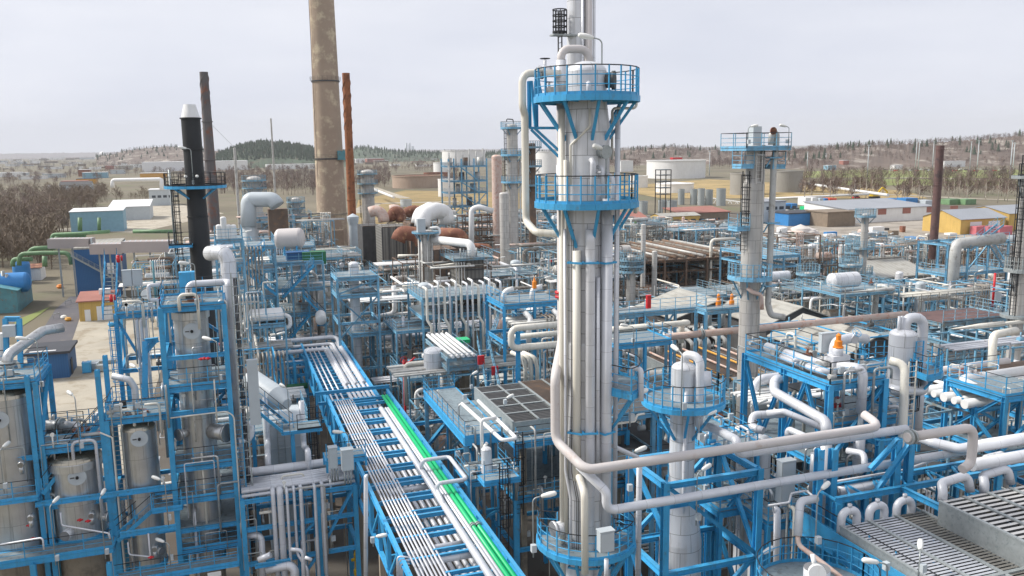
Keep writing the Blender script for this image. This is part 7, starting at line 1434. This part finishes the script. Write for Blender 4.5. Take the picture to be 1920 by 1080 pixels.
hous('low yellow building with a grey roof below the red roofs', 1240, 1312, 428, 9, 4.2, 'yellow_wall', 'roof_grey', gable='x', rise=.9, wins=tuple(('S', 2+i*3.5, 1.6, 2, 1.4, 'glass_dark') for i in range(7))); hous('long red roofed hall by the silos', 1276, 1368, 420, 14, 4, 'brown_wall', 'roof_red', gable='s', rise=1.3); hous('red brown shed right beside the white column', 1148, 1214, 432, 14, 4, 'steel_dark', 'roof_red', gable='x', rise=1.8)
for i, (px, py, n, mt) in enumerate(((1665, 385, 1, 'tank_blue'), (1698, 386, 1, 'tank_blue'), (1510, 385, 1, 'white'), (1523, 384, 1, 'white'), (1537, 384, 1, 'boxgrey'), (1546, 383, 1, 'tank_blue'), (1555, 383, 1, 'orange_box'), (1473, 391, 1, 'tank_blue'), (1485, 390, 1, 'tank_blue'), (1516, 400, 1, 'green'), (1552, 402, 1, 'green'), (1735, 386, 1, 'boxgrey'), (1780, 384, 1, 'green_dull'), (1810, 384, 1, 'green_dull'), (1801, 437, 1, 'green'), (1724, 460, 1, 'tank_blue'), (1740, 462, 1, 'tank_blue2'))):
    q = Z(px, py); d = proj(q)[2]; w_ = (28, 28, 12, 12, 8, 8, 16, 12, 12, 24, 18, 20, 26, 26, 16, 18, 12)[i]*d/F; h = (12, 14, 14, 13, 12, 11, 11, 8, 8, 12, 10, 10, 10, 10, 8, 13, 12)[i]*d/F
    box_thing('shipping_container', ('bright blue covered container behind the white workshop, left one', 'bright blue covered container behind the white workshop, right one', 'white site cabin at the end of the cabin row', 'white site cabin second in the row', 'pale grey site cabin in the cabin row', 'blue site cabin in the cabin row', 'orange red site cabin closing the row', 'blue skip by the grey office, left one', 'blue skip by the grey office, right one', 'bright green skip before the cabin row', 'bright green low skip right of the cabin row', 'grey container beside the brown stack top', 'pale green container right of the brown stack', 'pale green container farther right of the brown stack', 'green bin before the yellow workshop', 'dark blue container at the foot of the brown stack', 'grey blue container at the foot of the brown stack')[i], 'container', q[0], q[1], 0, q[0]+w_, q[1]+6, h, mt, lid=False, doors=2)
q = Z(1628, 497); box_thing('skip', 'large dark green open skip with sacks among the pipes', 'skip', q[0], q[1], 0, q[0]+8.5, q[1]+4, 2.4, 'green_dark', lid=False, doors=4)
for i in range(5): MB().sphere((q[0]+5+i*.8, q[1]+1.5, 2.7), .9, 8, .6).build('sack', 'white', None, label='white sack heaped in the dark green skip', cat='sack', group='white sacks in the green skip')
for i, (px, py, mt) in enumerate(((1482, 397, 'white'), (1605, 372, 'red'), (1492, 396, 'boxgrey'))):
    q = Z(px, py); t = thing('parked_car', ('white parked car by the blue skips', 'red lorry cab in the yard behind the cabins', 'silver parked car by the blue skips')[i], 'car', q); x, y = q[:2]; MB().bx(x-2.1, y-.85, .3, x+2.1, y+.85, .9).build('body', mt, t); MB().bx(x-1.1, y-.75, .9, x+1.2, y+.75, 1.5).build('cabin', 'glass_dark', t)
    for k in (-1.3, 1.3):
        for s in (-.8, .8): MB().cyl((x+k, y+s-.1, .33), (x+k, y+s+.1, .33), .33, n=10).build('wheel', 'dark', t)
q = Z(1640, 372); t = thing('excavator', 'yellow excavator working behind the cabin row', 'excavator', q); x, y = q[:2]; MB().bx(x-3, y-1.5, .2, x+2.5, y+1.5, 1.2).build('track', 'dark', t); MB().bx(x-2.5, y-1.4, 1.25, x+1.6, y+1.4, 3.4).build('cab', 'yellow', t); MB().tube([(x+1.5, y, 2.4), (x+5, y, 6), (x+8.5, y, 3.5), (x+8.2, y, 1)], .45, 6, .5).build('boom', 'yellow', t)
# tarpaulin heap & scaffold
q = Z(1520, 460); m = MB()
for dx, dy, r, sq in ((0, 5, 4, 1.0), (3.5, 6, 3.4, .9), (-2.6, 6, 3.0, .8), (6, 7, 2.6, .8), (1.5, 3.5, 3, .9)): m.sphere((q[0]+dx, q[1]+dy, 2), r, 9, sq)
m; m.build('tarpaulin_tent', 'tarp', None, label='pale sheeted tent like bulge behind the twin column', cat='tent')
# pipelines on the bund
pipe('long white pipeline falling along the far bank, upper', [D(1500, 343, 560), D(1665, 366, 430)], .8, 'white', n=7); pipe('long white pipeline along the foot of the far bank', [D(1330, 378, 500), D(1450, 372, 480), D(1630, 364, 450)], .6, 'white', n=7); pipe('white pipeline beside the road behind the furnaces', [D(701, 355, 520), D(738, 370, 430)], .7, 'white', n=7)
# light masts
for i, (px, pt_, pb) in enumerate(((1330, 284, 330), (1513, 285, 322), (1548, 288, 312), (1626, 272, 333), (1716, 263, 320), (1721, 262, 321), (1748, 265, 318), (1818, 266, 318), (1831, 264, 330), (1864, 262, 294), (1893, 264, 335), (1898, 268, 330))):
    q = Z(px, pb); t = thing('light_mast', ('pale light mast beside the largest white tank', 'pale light mast above the weathered grey tank', 'short light mast in front of the brown wood', 'lone light mast at the start of the green field', 'light mast pair left of the brown stack, left one', 'light mast pair left of the brown stack, right one', 'light mast touching the brown stack top', 'light mast by the white roadside building', 'light mast standing in the green field right of the brown stack', 'light mast on the roadside hill', 'light mast pair at the right end of the field, left one', 'light mast pair at the right end of the field, right one')[i], 'mast', q); h = zat(q[0], q[1], pt_)
    MB().cyl(q, (q[0], q[1], h), .55, .3, n=6).build('pole', 'boxgrey', t); MB().box((q[0], q[1], h), (2.2, .8, .6)).build('lamp_head', 'boxgrey', t)
for i, (px, pb, w_, h, mt) in enumerate(((1368, 0, 0, 0, ''), (1790, 313, 34, 7, 'white'), (1685, 316, 12, 4, 'white'), (1612, 312, 5, 9, 'white'), (1617, 312, 5, 9, 'white'), (1586, 314, 9, 9, 'roof_red'), (1560, 318, 12, 5, 'tank_blue2'), (1843, 302, 8, 12, 'red'))):
    if not w_: continue
    q = Z(px, pb); house('building', ('', 'white flat roadside building by the far field', 'tiny white hut in the far field', 'white far tank like tower, left of two', 'white far tank like tower, right of two', 'reddish far kiosk left of the white towers', 'grey blue container hut in the far field', 'red and white roadside sign board on the hill')[i], q[0]-w_/2, q[0]+w_/2, q[1], q[1]+8, h, mt, 'white_flat', flat=True)
for i in range(26):
    px = 1650+i*9.3+((i*37) % 5); q = Z(px, 319+((i*13) % 4)*.8); t = thing('parked_car', 'small parked car along the far field road', 'car', q, 'cars along the far field road'); MB().bx(q[0]-2.2, q[1]-1, .3, q[0]+2.2, q[1]+1, 1.5).build('body', ('white', 'red', 'boxgrey', 'dark')[(i*7) % 4], t)
rnd = random.Random(31)
for i in range(170):
    px = rnd.uniform(-40, 470) if i < 130 else rnd.uniform(640, 1000); py = rnd.uniform(291, 318) if i < 130 else rnd.uniform(293, 312); q = Z(px, py); k = proj(q)[2]/F; w_, h = rnd.uniform(7, 26)*k, rnd.uniform(1.6, 4.2)*k
    house('far_house', 'tiny pale house scattered on the hazy plain', q[0]-w_/2, q[0]+w_/2, q[1], q[1]+w_*.6, h, rnd.choice(('white', 'boxgrey', 'brown_wall', 'white')), rnd.choice(('roof_grey', 'white_flat', 'roof_red', 'roof_flat')), flat=True, cat='house', group='tiny houses on the hazy plain')
for i in range(46):
    px, py = (rnd.uniform(1480, 1930), rnd.uniform(432, 492)) if i < 30 else (rnd.uniform(1150, 1400), rnd.uniform(428, 446)); q = Z(px, py); t = thing('stored_stack', 'stack of stored goods lying about the works yard', 'stack', q, 'stacks of stored goods in the works yard'); w_, d_, h = rnd.uniform(1.2, 5), rnd.uniform(1, 2.4), rnd.uniform(.6, 2.2); m_ = rnd.choice(('white', 'boxgrey', 'brown_wall', 'tarp', 'tank_blue', 'rust', 'steel_dark', 'galv'))
    MB().bx(q[0], q[1], .15, q[0]+w_, q[1]+d_, h).build('load', m_, t); MB().bx(q[0]-.05, q[1]-.05, 0, q[0]+w_+.05, q[1]+d_+.05, .148).build('pallet', 'brown_wall', t)
# ================================================================ hills and woods
mdef('hill_far', (128, 122, 124), .95, var=.2, scale=.006, dirt=(104, 108, 104), amt=.5)
mdef('hill_green', (70, 84, 66), .95, var=.25, scale=.012, dirt=(104, 92, 76), amt=.35)
mdef('hill_rock', (112, 98, 88), .95, var=.25, scale=.012, dirt=(176, 168, 156), amt=.4)
mdef('bare_wood', (122, 108, 92), .95, var=.22, scale=.03, dirt=(122, 112, 98), amt=.4)
mdef('bare_red', (116, 100, 93), .95, var=.2, scale=.03, dirt=(140, 122, 106), amt=.4)
mdef('conifer', (60, 78, 58), .9, var=.25, scale=.02)
mdef('hill_wood', (92, 86, 84), .95, var=.2, scale=.02)
mdef('birch', (190, 182, 170), .9, var=.1)
mdef('twig', (120, 102, 90), .9, var=.2)
def hill(pts, d, dep, m, jit=1.0, seed=1, foot=0):
    rnd = random.Random(seed); px0, px1 = pts[0][0], pts[-1][0]; n = int((px1-px0)/2.5); rows = []
    for i in range(n+1):
        px = px0+(px1-px0)*i/n
        for (a, b), (c, e) in zip(pts, pts[1:]):
            if a <= px <= c: py = b+(e-b)*(px-a)/(c-a)
        t = D(px, py-.0, d); h = max(2, t[2]-2+rnd.uniform(-1, 1)*jit*d/F); dirv = nrm((t[0], t[1], 0)); col = []
        for k, f in enumerate((-1, -.75, -.5, -.3, -.15, 0, .35, 1)):
            hh = h*(1-abs(f)**1.3)+(rnd.uniform(-.5, .5)*jit*d/F if abs(f) < .9 else -1); col.append((t[0]+dirv[0]*dep*f, t[1]+dirv[1]*dep*f, hh))
        rows.append(col)
    mb = MB(); k = len(rows[0])
    for r in rows: mb.v += r
    for i in range(n):
        for j in range(k-1): mb.face((i*k+j, (i+1)*k+j, (i+1)*k+j+1, i*k+j+1), None, True)
    mb.build('hill', m, None, kind='structure'); return rows
def crowns(name, spots, m, hmin, hmax, seed, con=False, kind='stuff', dens=1):
    rnd = random.Random(seed); mb = MB()
    for x, y, z in spots:
        h = rnd.uniform(hmin, hmax)
        if con:
            for f0, f1, r in ((.1, .6, .24), (.4, .85, .17), (.65, 1, .1)):
                b = len(mb.v); a0 = rnd.random()*6
                for j in range(5): a = a0+2*pi*j/5; rr = h*r*rnd.uniform(.7, 1.2); mb.v.append((x+rr*cos(a), y+rr*sin(a), z+h*f0*rnd.uniform(.9, 1.1)))
                mb.v.append((x, y, z+h*f1))
                for j in range(5): mb.face((b+j, b+(j+1) % 5, b+5))
        else:
            b = len(mb.v); w_ = h*.016
            mb.v += [(x-w_, y, z), (x+w_, y, z), (x, y, z+h*.95)]; mb.face((b, b+1, b+2))
            for k in range(int(40*dens)):
                t = rnd.uniform(.22, .85); o = (x, y, z+h*t); a = rnd.random()*2*pi; l = h*rnd.uniform(.15, .36)*(1.25-t); e = (o[0]+cos(a)*l, o[1]+sin(a)*l, o[2]+l*rnd.uniform(.5, 1.3)); wd = h*.011
                b = len(mb.v); mb.v += [(o[0]-sin(a)*wd*.4, o[1]+cos(a)*wd*.4, o[2]), (e[0]-sin(a)*wd, e[1]+cos(a)*wd, e[2]), (e[0]+sin(a)*wd, e[1]-cos(a)*wd, e[2]+wd*2)]; mb.face((b, b+1, b+2))
                e2 = (e[0]+rnd.uniform(-1, 1)*l*.5, e[1]+rnd.uniform(-1, 1)*l*.5, e[2]+l*.4); b = len(mb.v); mb.v += [e, (e2[0]-wd, e2[1], e2[2]), (e2[0]+wd, e2[1], e2[2]+wd)]; mb.face((b, b+1, b+2))
    mb.build(name, m, None, kind=kind)
def on_hill(rows, n, seed, f0=0, f1=.7):
    rnd = random.Random(seed); o = []
    for _ in range(n):
        i = rnd.randrange(len(rows)-1); j = rnd.choice((1, 2, 3, 4, 5)); p = lerp(rows[i][j], rows[i+1][min(j+1, 6)], rnd.random()); o.append((p[0], p[1], p[2]-1))
    return o
hill([(-80, 288), (60, 287), (200, 285), (330, 283), (460, 284), (640, 279), (760, 281), (900, 279), (1100, 281), (1300, 277), (1500, 279), (1700, 276)], 7500, 1200, 'hill_far', .6, 3)
ra = hill([(180, 292), (215, 287), (240, 281), (270, 277), (310, 273), (345, 276), (400, 281), (450, 286), (500, 290)], 2600, 500, 'hill_rock', 1, 4)
rb = hill([(405, 292), (425, 284), (445, 275), (490, 267), (540, 270), (580, 277), (620, 283), (650, 288)], 1900, 350, 'hill_green', 1.2, 5)
rc = hill([(620, 286), (650, 281), (680, 275), (710, 278), (740, 283), (800, 285), (950, 286), (1100, 284)], 2700, 500, 'hill_green', 1, 6)
rd_ = hill([(1060, 288), (1110, 284), (1150, 281), (1200, 277), (1260, 274), (1310, 278), (1360, 280), (1420, 277), (1480, 279), (1540, 284), (1580, 290)], 1700, 320, 'hill_rock', 1.2, 7)
re_ = hill([(1450, 292), (1490, 284), (1530, 277), (1600, 272), (1700, 267), (1760, 264), (1830, 259), (1920, 251), (2000, 245), (2060, 242)], 1300, 260, 'hill_rock', 1.2, 8)
crowns('conifer_wood', on_hill(rb, 1500, 1)+on_hill(rc, 800, 2)+on_hill(re_, 110, 3)+on_hill(rd_, 50, 4)+on_hill(ra, 140, 4), 'conifer', 8, 14, 1, True)
crowns('bare_woodland', on_hill(re_, 1900, 5)+on_hill(rd_, 1500, 6)+on_hill(ra, 500, 7)+on_hill(rb, 300, 8), 'bare_red', 6, 10, 2, dens=.5)
def band(n, px0, px1, py0, py1, seed, skip=()):
    rnd = random.Random(seed); o = []
    while len(o) < n:
        px, py = rnd.uniform(px0, px1), rnd.uniform(py0, py1)
        if any(a <= px <= c and b <= py <= e for a, b, c, e in skip): continue
        o.append(Z(px, py))
    return o
SK = ((108, 338, 182, 372), (130, 400, 330, 480), (180, 380, 330, 420), (205, 330, 330, 378), (80, 340, 100, 362))
crowns('bare_woodland', band(250, -80, 200, 362, 440, 11, SK)+band(260, -80, 100, 430, 505, 12, SK)+band(150, 100, 280, 362, 392, 14, SK), 'bare_wood', 6, 11, 3)
crowns('bare_woodland', band(250, -80, 200, 362, 440, 41, SK), 'bare_red', 6, 10, 8)
crowns('bare_woodland', band(420, -80, 640, 318, 350, 13, SK)+band(420, 380, 620, 316, 366, 15)+band(330, 660, 860, 302, 352, 16, ((730, 325, 840, 356),))+band(90, 930, 1010, 300, 340, 17), 'bare_red', 6, 11, 4)
crowns('bare_woodland', band(500, 1060, 1560, 302, 318, 21, ((1205, 300, 1330, 340),))+band(600, 1400, 1960, 300, 312, 22)+band(130, 1500, 1960, 336, 346, 23), 'bare_red', 9, 14, 5)
crowns('bare_woodland', band(260, 1500, 1960, 342, 366, 24, ((1660, 340, 1700, 380),)), 'twig', 5, 10, 6)
crowns('bare_woodland', band(900, -80, 640, 294, 318, 51), 'hill_wood', 9, 15, 9, dens=.45)
crowns('bare_woodland', band(300, 640, 1000, 292, 304, 52), 'hill_wood', 9, 15, 10, dens=.45)
# birches along the yard
rnd = random.Random(4)
def birch(q, h, label):
    t = thing('birch_tree', label, 'tree', q, 'bare birches along the works road'); m = MB(); m.tube([q, (q[0]+rnd.uniform(-.3, .3), q[1], q[2]+h*.5), (q[0]+rnd.uniform(-.6, .6), q[1], q[2]+h*.95)], [.22, .16, .05], 5, 0); m.build('trunk', 'birch', t); c = MB()
    for k in range(44):
        f = rnd.uniform(.3, .95); o = (q[0], q[1], q[2]+h*f); a = rnd.random()*6.28; l = h*.24*(1.3-f); e = (o[0]+cos(a)*l, o[1]+sin(a)*l, o[2]+l*rnd.uniform(.4, 1.3)); b = len(c.v); w_ = .16
        c.v += [o, (e[0]-sin(a)*w_, e[1]+cos(a)*w_, e[2]), (e[0]+sin(a)*w_, e[1]-cos(a)*w_, e[2]+.3)]; c.face((b, b+1, b+2))
        e2 = (e[0]+rnd.uniform(-1, 1), e[1]+rnd.uniform(-1, 1), e[2]+rnd.uniform(.3, 1.2)); b = len(c.v); c.v += [e, (e2[0]-.15, e2[1], e2[2]), (e2[0]+.15, e2[1], e2[2])]; c.face((b, b+1, b+2))
    c.build('crown', 'twig', t)
for i in range(60):
    px = 1500+rnd.random()*430; birch(Z(px, 356+rnd.random()*20+(px-1500)*.02), rnd.uniform(7, 12), 'slim bare birch in the loose row along the works road')
# ================================================================ the dense process units of the middle distance
def env(px, d):
    T = ((300, ()), (345, ((90, 590), (400, 490))), (440, ((90, 560), (130, 470), (400, 430))), (600, ((85, 620), (112, 515), (180, 440), (400, 405))), (690, ((88, 640), (120, 545), (235, 478), (400, 420))), (800, ((88, 650), (125, 545), (180, 485), (400, 425))), (960, ((85, 690), (112, 600), (170, 490), (400, 405))), (1140, ((75, 690), (110, 565), (160, 470), (400, 400))), (1400, ((66, 755), (94, 742), (112, 600), (150, 550), (180, 480), (400, 416))), (1470, ((66, 755), (92, 742), (112, 640), (150, 548), (290, 447))), (1660, ((66, 740), (95, 628), (150, 534), (290, 442))), (2000, ((66, 770), (100, 626), (180, 532), (290, 452))))
    for e, lst in T:
        if px < e:
            for dm, py in lst:
                if d < dm: return py
            return None
LM = ((250, 90, 'by the switch box platform'), (380, 90, 'behind the black stack'), (430, 150, 'under the big overhead duct'), (560, 110, 'by the blue three deck structure'), (560, 180, 'left of the concrete chimney'), (660, 95, 'around the open blue tower'), (660, 170, 'before the concrete chimney'), (760, 110, 'behind the red water monitor'), (760, 170, 'under the rusty ducts'), (880, 95, 'behind the long hanging pipes'), (890, 150, 'by the corrugated furnace box'), (900, 220, 'before the blue stair tower'), (1010, 90, 'behind the hairpin pipes'), (1010, 160, 'left behind the white column'), (1230, 80, 'under the relief valve walkway'), (1230, 130, 'before the old brown deck'), (1250, 220, 'behind the old brown deck'), (1420, 90, 'at the twin column foot'), (1450, 150, 'behind the twin column'), (1560, 110, 'by the tan gabled shelter'), (1580, 200, 'among the tarpaulin and white tanks'), (1720, 90, 'beside the dark brown deck'), (1740, 140, 'by the long blue pipe frame'), (1760, 200, 'before the sloping shed roof'), (1860, 90, 'at the teal stair structure'), (1880, 160, 'behind the teal stair structure'), (600, 75, 'under the far pipe bridge'), (850, 70, 'beside the grey stair flight'), (1100, 60, 'round the white column foot'), (1500, 60, 'behind the valve platform'), (1800, 60, 'below the pale blue truss bridge'))
def unit(cx, cy, sx, sy, zm, d, px, rnd):
    left = px < 720; r_ = rnd.random
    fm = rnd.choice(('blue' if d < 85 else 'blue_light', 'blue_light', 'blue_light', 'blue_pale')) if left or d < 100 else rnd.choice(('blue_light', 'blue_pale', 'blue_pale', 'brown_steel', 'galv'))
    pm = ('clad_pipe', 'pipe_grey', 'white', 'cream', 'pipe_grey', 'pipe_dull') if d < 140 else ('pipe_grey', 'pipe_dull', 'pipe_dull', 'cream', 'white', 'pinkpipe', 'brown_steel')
    x0, x1, y0, y1 = cx-sx/2, cx+sx/2, cy-sy/2, cy+sy/2; n = max(1, int(zm/rnd.uniform(2.8, 4.2))); zs = [zm*(i+1)/n for i in range(n)]; ns = 8 if d < 120 else 6
    t = thing('process_unit', '', 'process unit', (cx, cy, 0)); fr = MB(); w_ = .14 if d < 150 else .18
    nx = rnd.choice((2, 3)); xs = [x0+sx*i/nx for i in range(nx+1)]
    for x in xs:
        for y in (y0, y1): fr.beam((x, y, 0), (x, y, zm), w_)
    for z in zs:
        for y in (y0, y1): fr.beam((x0, y, z-.1), (x1, y, z-.1), w_*.8)
        for x in xs: fr.beam((x, y0, z-.1), (x, y1, z-.1), w_*.8)
    for i in range(nx):
        if r_() < .45: z = rnd.choice([0]+zs[:-1]); fr.beam((xs[i], y0-.02, z), (xs[i+1], y0-.02, z+zm/n), w_*.55)
    fr.build('steel_frame', fm, t); nd = 0
    for i, z in enumerate(zs):
        if r_() < (.34 if i == n-1 else .3):
            a = rnd.choice((x0, x0, xs[1])); b = rnd.choice((x1, x1, xs[-2])) if a < xs[-2] else x1
            MB().bx(a, y0, z, b, y1, z+.06).build('deck', rnd.choice(('grate', 'grate', 'steel_dark')), t); railing(t, [(a, y1, z), (a, y0, z), (b, y0, z), (b, y1, z)], fm if fm not in ('galv', 'brown_steel') or r_() < .5 else 'blue_pale', None, sp=1.6, r=.03, n=4); nd += 1
    for k in range(rnd.randint(8, 13)):          # routed pipes
        r = rnd.choice((.06, .08, .1, .13, .16, .22, .3)); z = rnd.choice(zs+[1.0])+rnd.choice((.25, .5, -.5, -.9, 1.1))
        p = (rnd.uniform(x0-.6, x1+.6), rnd.uniform(y0-.8, y1), max(.4, z)); pts = [p]
        for s in range(rnd.randint(2, 5)):
            ax = rnd.choice('xxyzz') if s else rnd.choice('xy'); q = list(pts[-1])
            if ax == 'x': q[0] = rnd.uniform(x0-1.5, x1+1.5)
            elif ax == 'y': q[1] = rnd.uniform(y0-1, y1)
            else: q[2] = max(.3, min(zm+.9, q[2]+rnd.choice((-1, 1, -1))*rnd.uniform(.8, zm*.6)))
            if ln(sub(tuple(q), pts[-1])) > .5: pts.append(tuple(q))
        if len(pts) > 1: MB().tube(pts, r, ns, r*2.5, 3).build('pipe', rnd.choice(pm), t)
    for k in range(9 if d < 130 else 6):      # thin lines up and down the frame
        x, y = rnd.uniform(x0, x1), y0-rnd.uniform(.1, .5); za, zb = sorted((rnd.uniform(.2, zm), rnd.uniform(.2, zm+1.2))); k2 = rnd.choice((-1, 1))*rnd.uniform(.3, 1.5)
        MB().tube([(x, y, za), (x, y, zb), (x+k2, y, zb), (x+k2, y+1.2, zb)], rnd.choice((.04, .05, .07, .09)), 5, .15, 2).build('pipe', rnd.choice(('white', 'cream', 'clad_pipe', 'pipe_grey')), t)
    if d > 85 and r_() < (.6 if px > 1100 else .3):      # tube scaffold or bare racking in front
        m = MB(); b = rnd.uniform(.05, .08); hh = zm*rnd.uniform(.7, 1.05); g = rnd.randint(5, 8); e = max(2, int(hh/1.9)); ya = y0-1.3; xa = x0-rnd.uniform(0, 2); xb = x1+rnd.uniform(-3, 1)
        for i in range(g+1):
            for y in (ya, ya+1): x = xa+(xb-xa)*i/g; m.beam((x, y, 0), (x, y, hh+.6), b)
        for j in range(1, e+1):
            for y in (ya, ya+1): m.beam((xa, y, hh*j/e), (xb, y, hh*j/e), b)
            i = rnd.randrange(g); m.beam((xa+(xb-xa)*i/g, ya, hh*(j-1)/e), (xa+(xb-xa)*(i+1)/g, ya, hh*j/e), b)
            if r_() < .35: m.bx(xa, ya, hh*j/e+.04, xb, ya+.9, hh*j/e+.09)
        m.build('scaffold', rnd.choice(('brown_steel', 'galv', 'pipe_dull', fm)), t)
    z = rnd.choice(zs)-.3; m = rnd.choice(pm); k = rnd.randint(4, 9)       # a parallel run and a row of risers
    for i in range(k): y = y0+.4+i*.42; r = rnd.choice((.07, .1, .14)); MB().tube([(x0-2.5, y, z+r+.35), (x1+2.5, y, z+r+.35)], r, ns, 0).build('pipe', m, t)
    m = rnd.choice(pm); xa = rnd.uniform(x0, x1-1.5); za = rnd.choice(zs)
    for i in range(rnd.randint(3, 7)): x = xa+i*.36; b = max(.2, za-rnd.uniform(1.5, 4)); MB().tube([(x, y0+1, za+.7), (x, y0-.35, za+.7), (x, y0-.35, b), (x, y0-.9, b)], .08, ns-1, .25, 3).build('pipe', m, t)
    nv = rnd.randint(1, 3); kind = []
    for i in range(nv):
        z = rnd.choice([0]+zs[:-1]+([zs[-1]] if r_() < .35 else [])); m = rnd.choice(('clad', 'clad_dim', 'clad_dim', 'pinkpipe', 'white', 'pipe_dull', 'boxgrey')); r = rnd.uniform(.4, .95)
        if r_() < .5:
            h = min(rnd.uniform(1.6, 4.5), zm+.8-z if z < zm else 1.6); x, y = rnd.uniform(x0+1, x1-1), rnd.uniform(y0+1, y1-1); o = MB().lathe((x, y, z), [(r, 0), (r, max(.8, h))], 12).build('vessel', m, t); MB().lathe((x, y, z+max(.8, h)), head(r, 0, r*.5, 3), 12).build('domed_head', m, o); kind.append('v')
        else:
            x, y = rnd.uniform(x0, x0+sx*.4), rnd.uniform(y0+1, y1-1); l = rnd.uniform(2.5, 5); MB().lathe((x, y, z+r+.4), [(0, -r*.4), (r*.7, -r*.2), (r, 0), (r, l), (r*.7, l+r*.2), (0, l+r*.4)], 12, (1, 0, 0)).build('exchanger', m, t); kind.append('e')
    st_ = ''
    if n > 1 and r_() < .45: stair(t, (x0+.5, y0-.8, zs[0]), (x0+.5+(zs[1]-zs[0])*1.1, y0-.8, zs[1]), .9, fm, None, rail=d < 150); st_ = ' and a stair'
    elif r_() < .5: ladder(t, x1+.2, y0-.2, .2, zm+1, 0, -1, 'galv' if r_() < .5 else fm, 'dark' if d < 150 else None); st_ = ' and a ladder'
    for i in range(rnd.randint(3, 6)):
        x, y, z = rnd.uniform(x0, x1), rnd.uniform(y0-.4, y1), rnd.choice([0]+zs)+.3; o = MB(); o.cyl((x-.25, y, z), (x+.25, y, z), .2, n=7); o.cyl((x, y, z), (x, y, z+.55), .07, n=5); o.build('valve', rnd.choice(('pipe_grey', 'white', 'rust', 'red', 'steel_dark', 'blue_light', 'green_dull') if r_() < .5 else ('pipe_grey', 'steel_dark')), t)
    if r_() < .3 and d < 170: x = rnd.uniform(x0, x1); MB().tube([(x, y0-.1, zs[-1]), (x, y0-.1, zs[-1]+2.4), (x+.7, y0-.1, zs[-1]+2.55)], .04, 5, .3).build('lamp_post', 'galv', t); MB().tube([(x+.6, y0-.1, zs[-1]+2.52), (x+1.3, y0-.1, zs[-1]+2.66)], .1, 6).build('lamp_head', 'lamp_white', t)
    wh = min(LM, key=lambda l: abs(l[0]-px)/60+abs(l[1]-d)/20)[2]; co = {'blue': 'bright blue', 'blue_light': 'blue', 'blue_pale': 'faded blue', 'brown_steel': 'brown', 'galv': 'grey'}[fm]
    what = {0: 'bare', 1: 'one decked'}.get(nd, 'many decked'); nvv, ne = kind.count('v'), kind.count('e')
    t['label'] = f"{co} pipe frame with {('no', 'one', 'two', 'three')[nvv]+' pot'+('s' if nvv != 1 else '') if nvv else ('one', 'two', 'three')[ne-1]+' lying shell'+('s' if ne > 1 else '')}{st_} {wh}"; t['label'] = t['label'] if len(t['label'].split()) < 17 else t['label'].replace(st_, ''); t['group'] = 'process units '+wh
rnd = random.Random(77); NU = 0; cell = 10.0
for iy in range(3, 36):
    for ix in range(-6, 32):
        cx, cy = ix*cell+rnd.uniform(-1, 1), iy*cell+rnd.uniform(-1, 1); px, py, d = proj((cx, cy-4, 3))
        if d < 44 or not (300 < px < 1990) or (px < 700 and d > 215) or d > 310 or py > 1180: continue
        if abs(cx-10) < 8.5 and cy < 102: continue
        if d < 64 and 840 < px < 1150: continue
        if px < 470 and d < 72 or d < 58 and 460 < px < 720: continue
        if d < 92 and 440 < px < 720: zcap = 8.5
        else: zcap = 99
        if hypot(cx-tx, cy-ty) < 5 or hypot(cx-30.4, cy-240) < 16: continue
        e = env(px, d)
        if e is None: continue
        zm = zat(cx, cy-4, e+rnd.uniform(0, 26)); zm = min(zm, rnd.uniform(9, 22))
        zm = min(zm, zcap)
        if zm < 2.2 or rnd.random() < .02: continue
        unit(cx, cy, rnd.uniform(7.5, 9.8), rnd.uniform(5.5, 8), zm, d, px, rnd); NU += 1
print('units', NU)
# ================================================================ the air
hz = bpy.data.materials.new('haze'); hz.use_nodes = True; t_ = hz.node_tree; t_.nodes.clear(); o_ = t_.nodes.new('ShaderNodeOutputMaterial'); v_ = t_.nodes.new('ShaderNodeVolumePrincipled')
v_.inputs['Color'].default_value = (.95, .97, 1, 1); v_.inputs['Density'].default_value = .000085; v_.inputs['Anisotropy'].default_value = .0; t_.links.new(v_.outputs[0], o_.inputs['Volume'])
MCACHE['haze'] = hz; b_ = MB().bx(-9000, -2000, -1.2, 10000, 10500, 330); ho = b_.build('haze', 'haze', None, (0, 0, 0), kind='stuff')
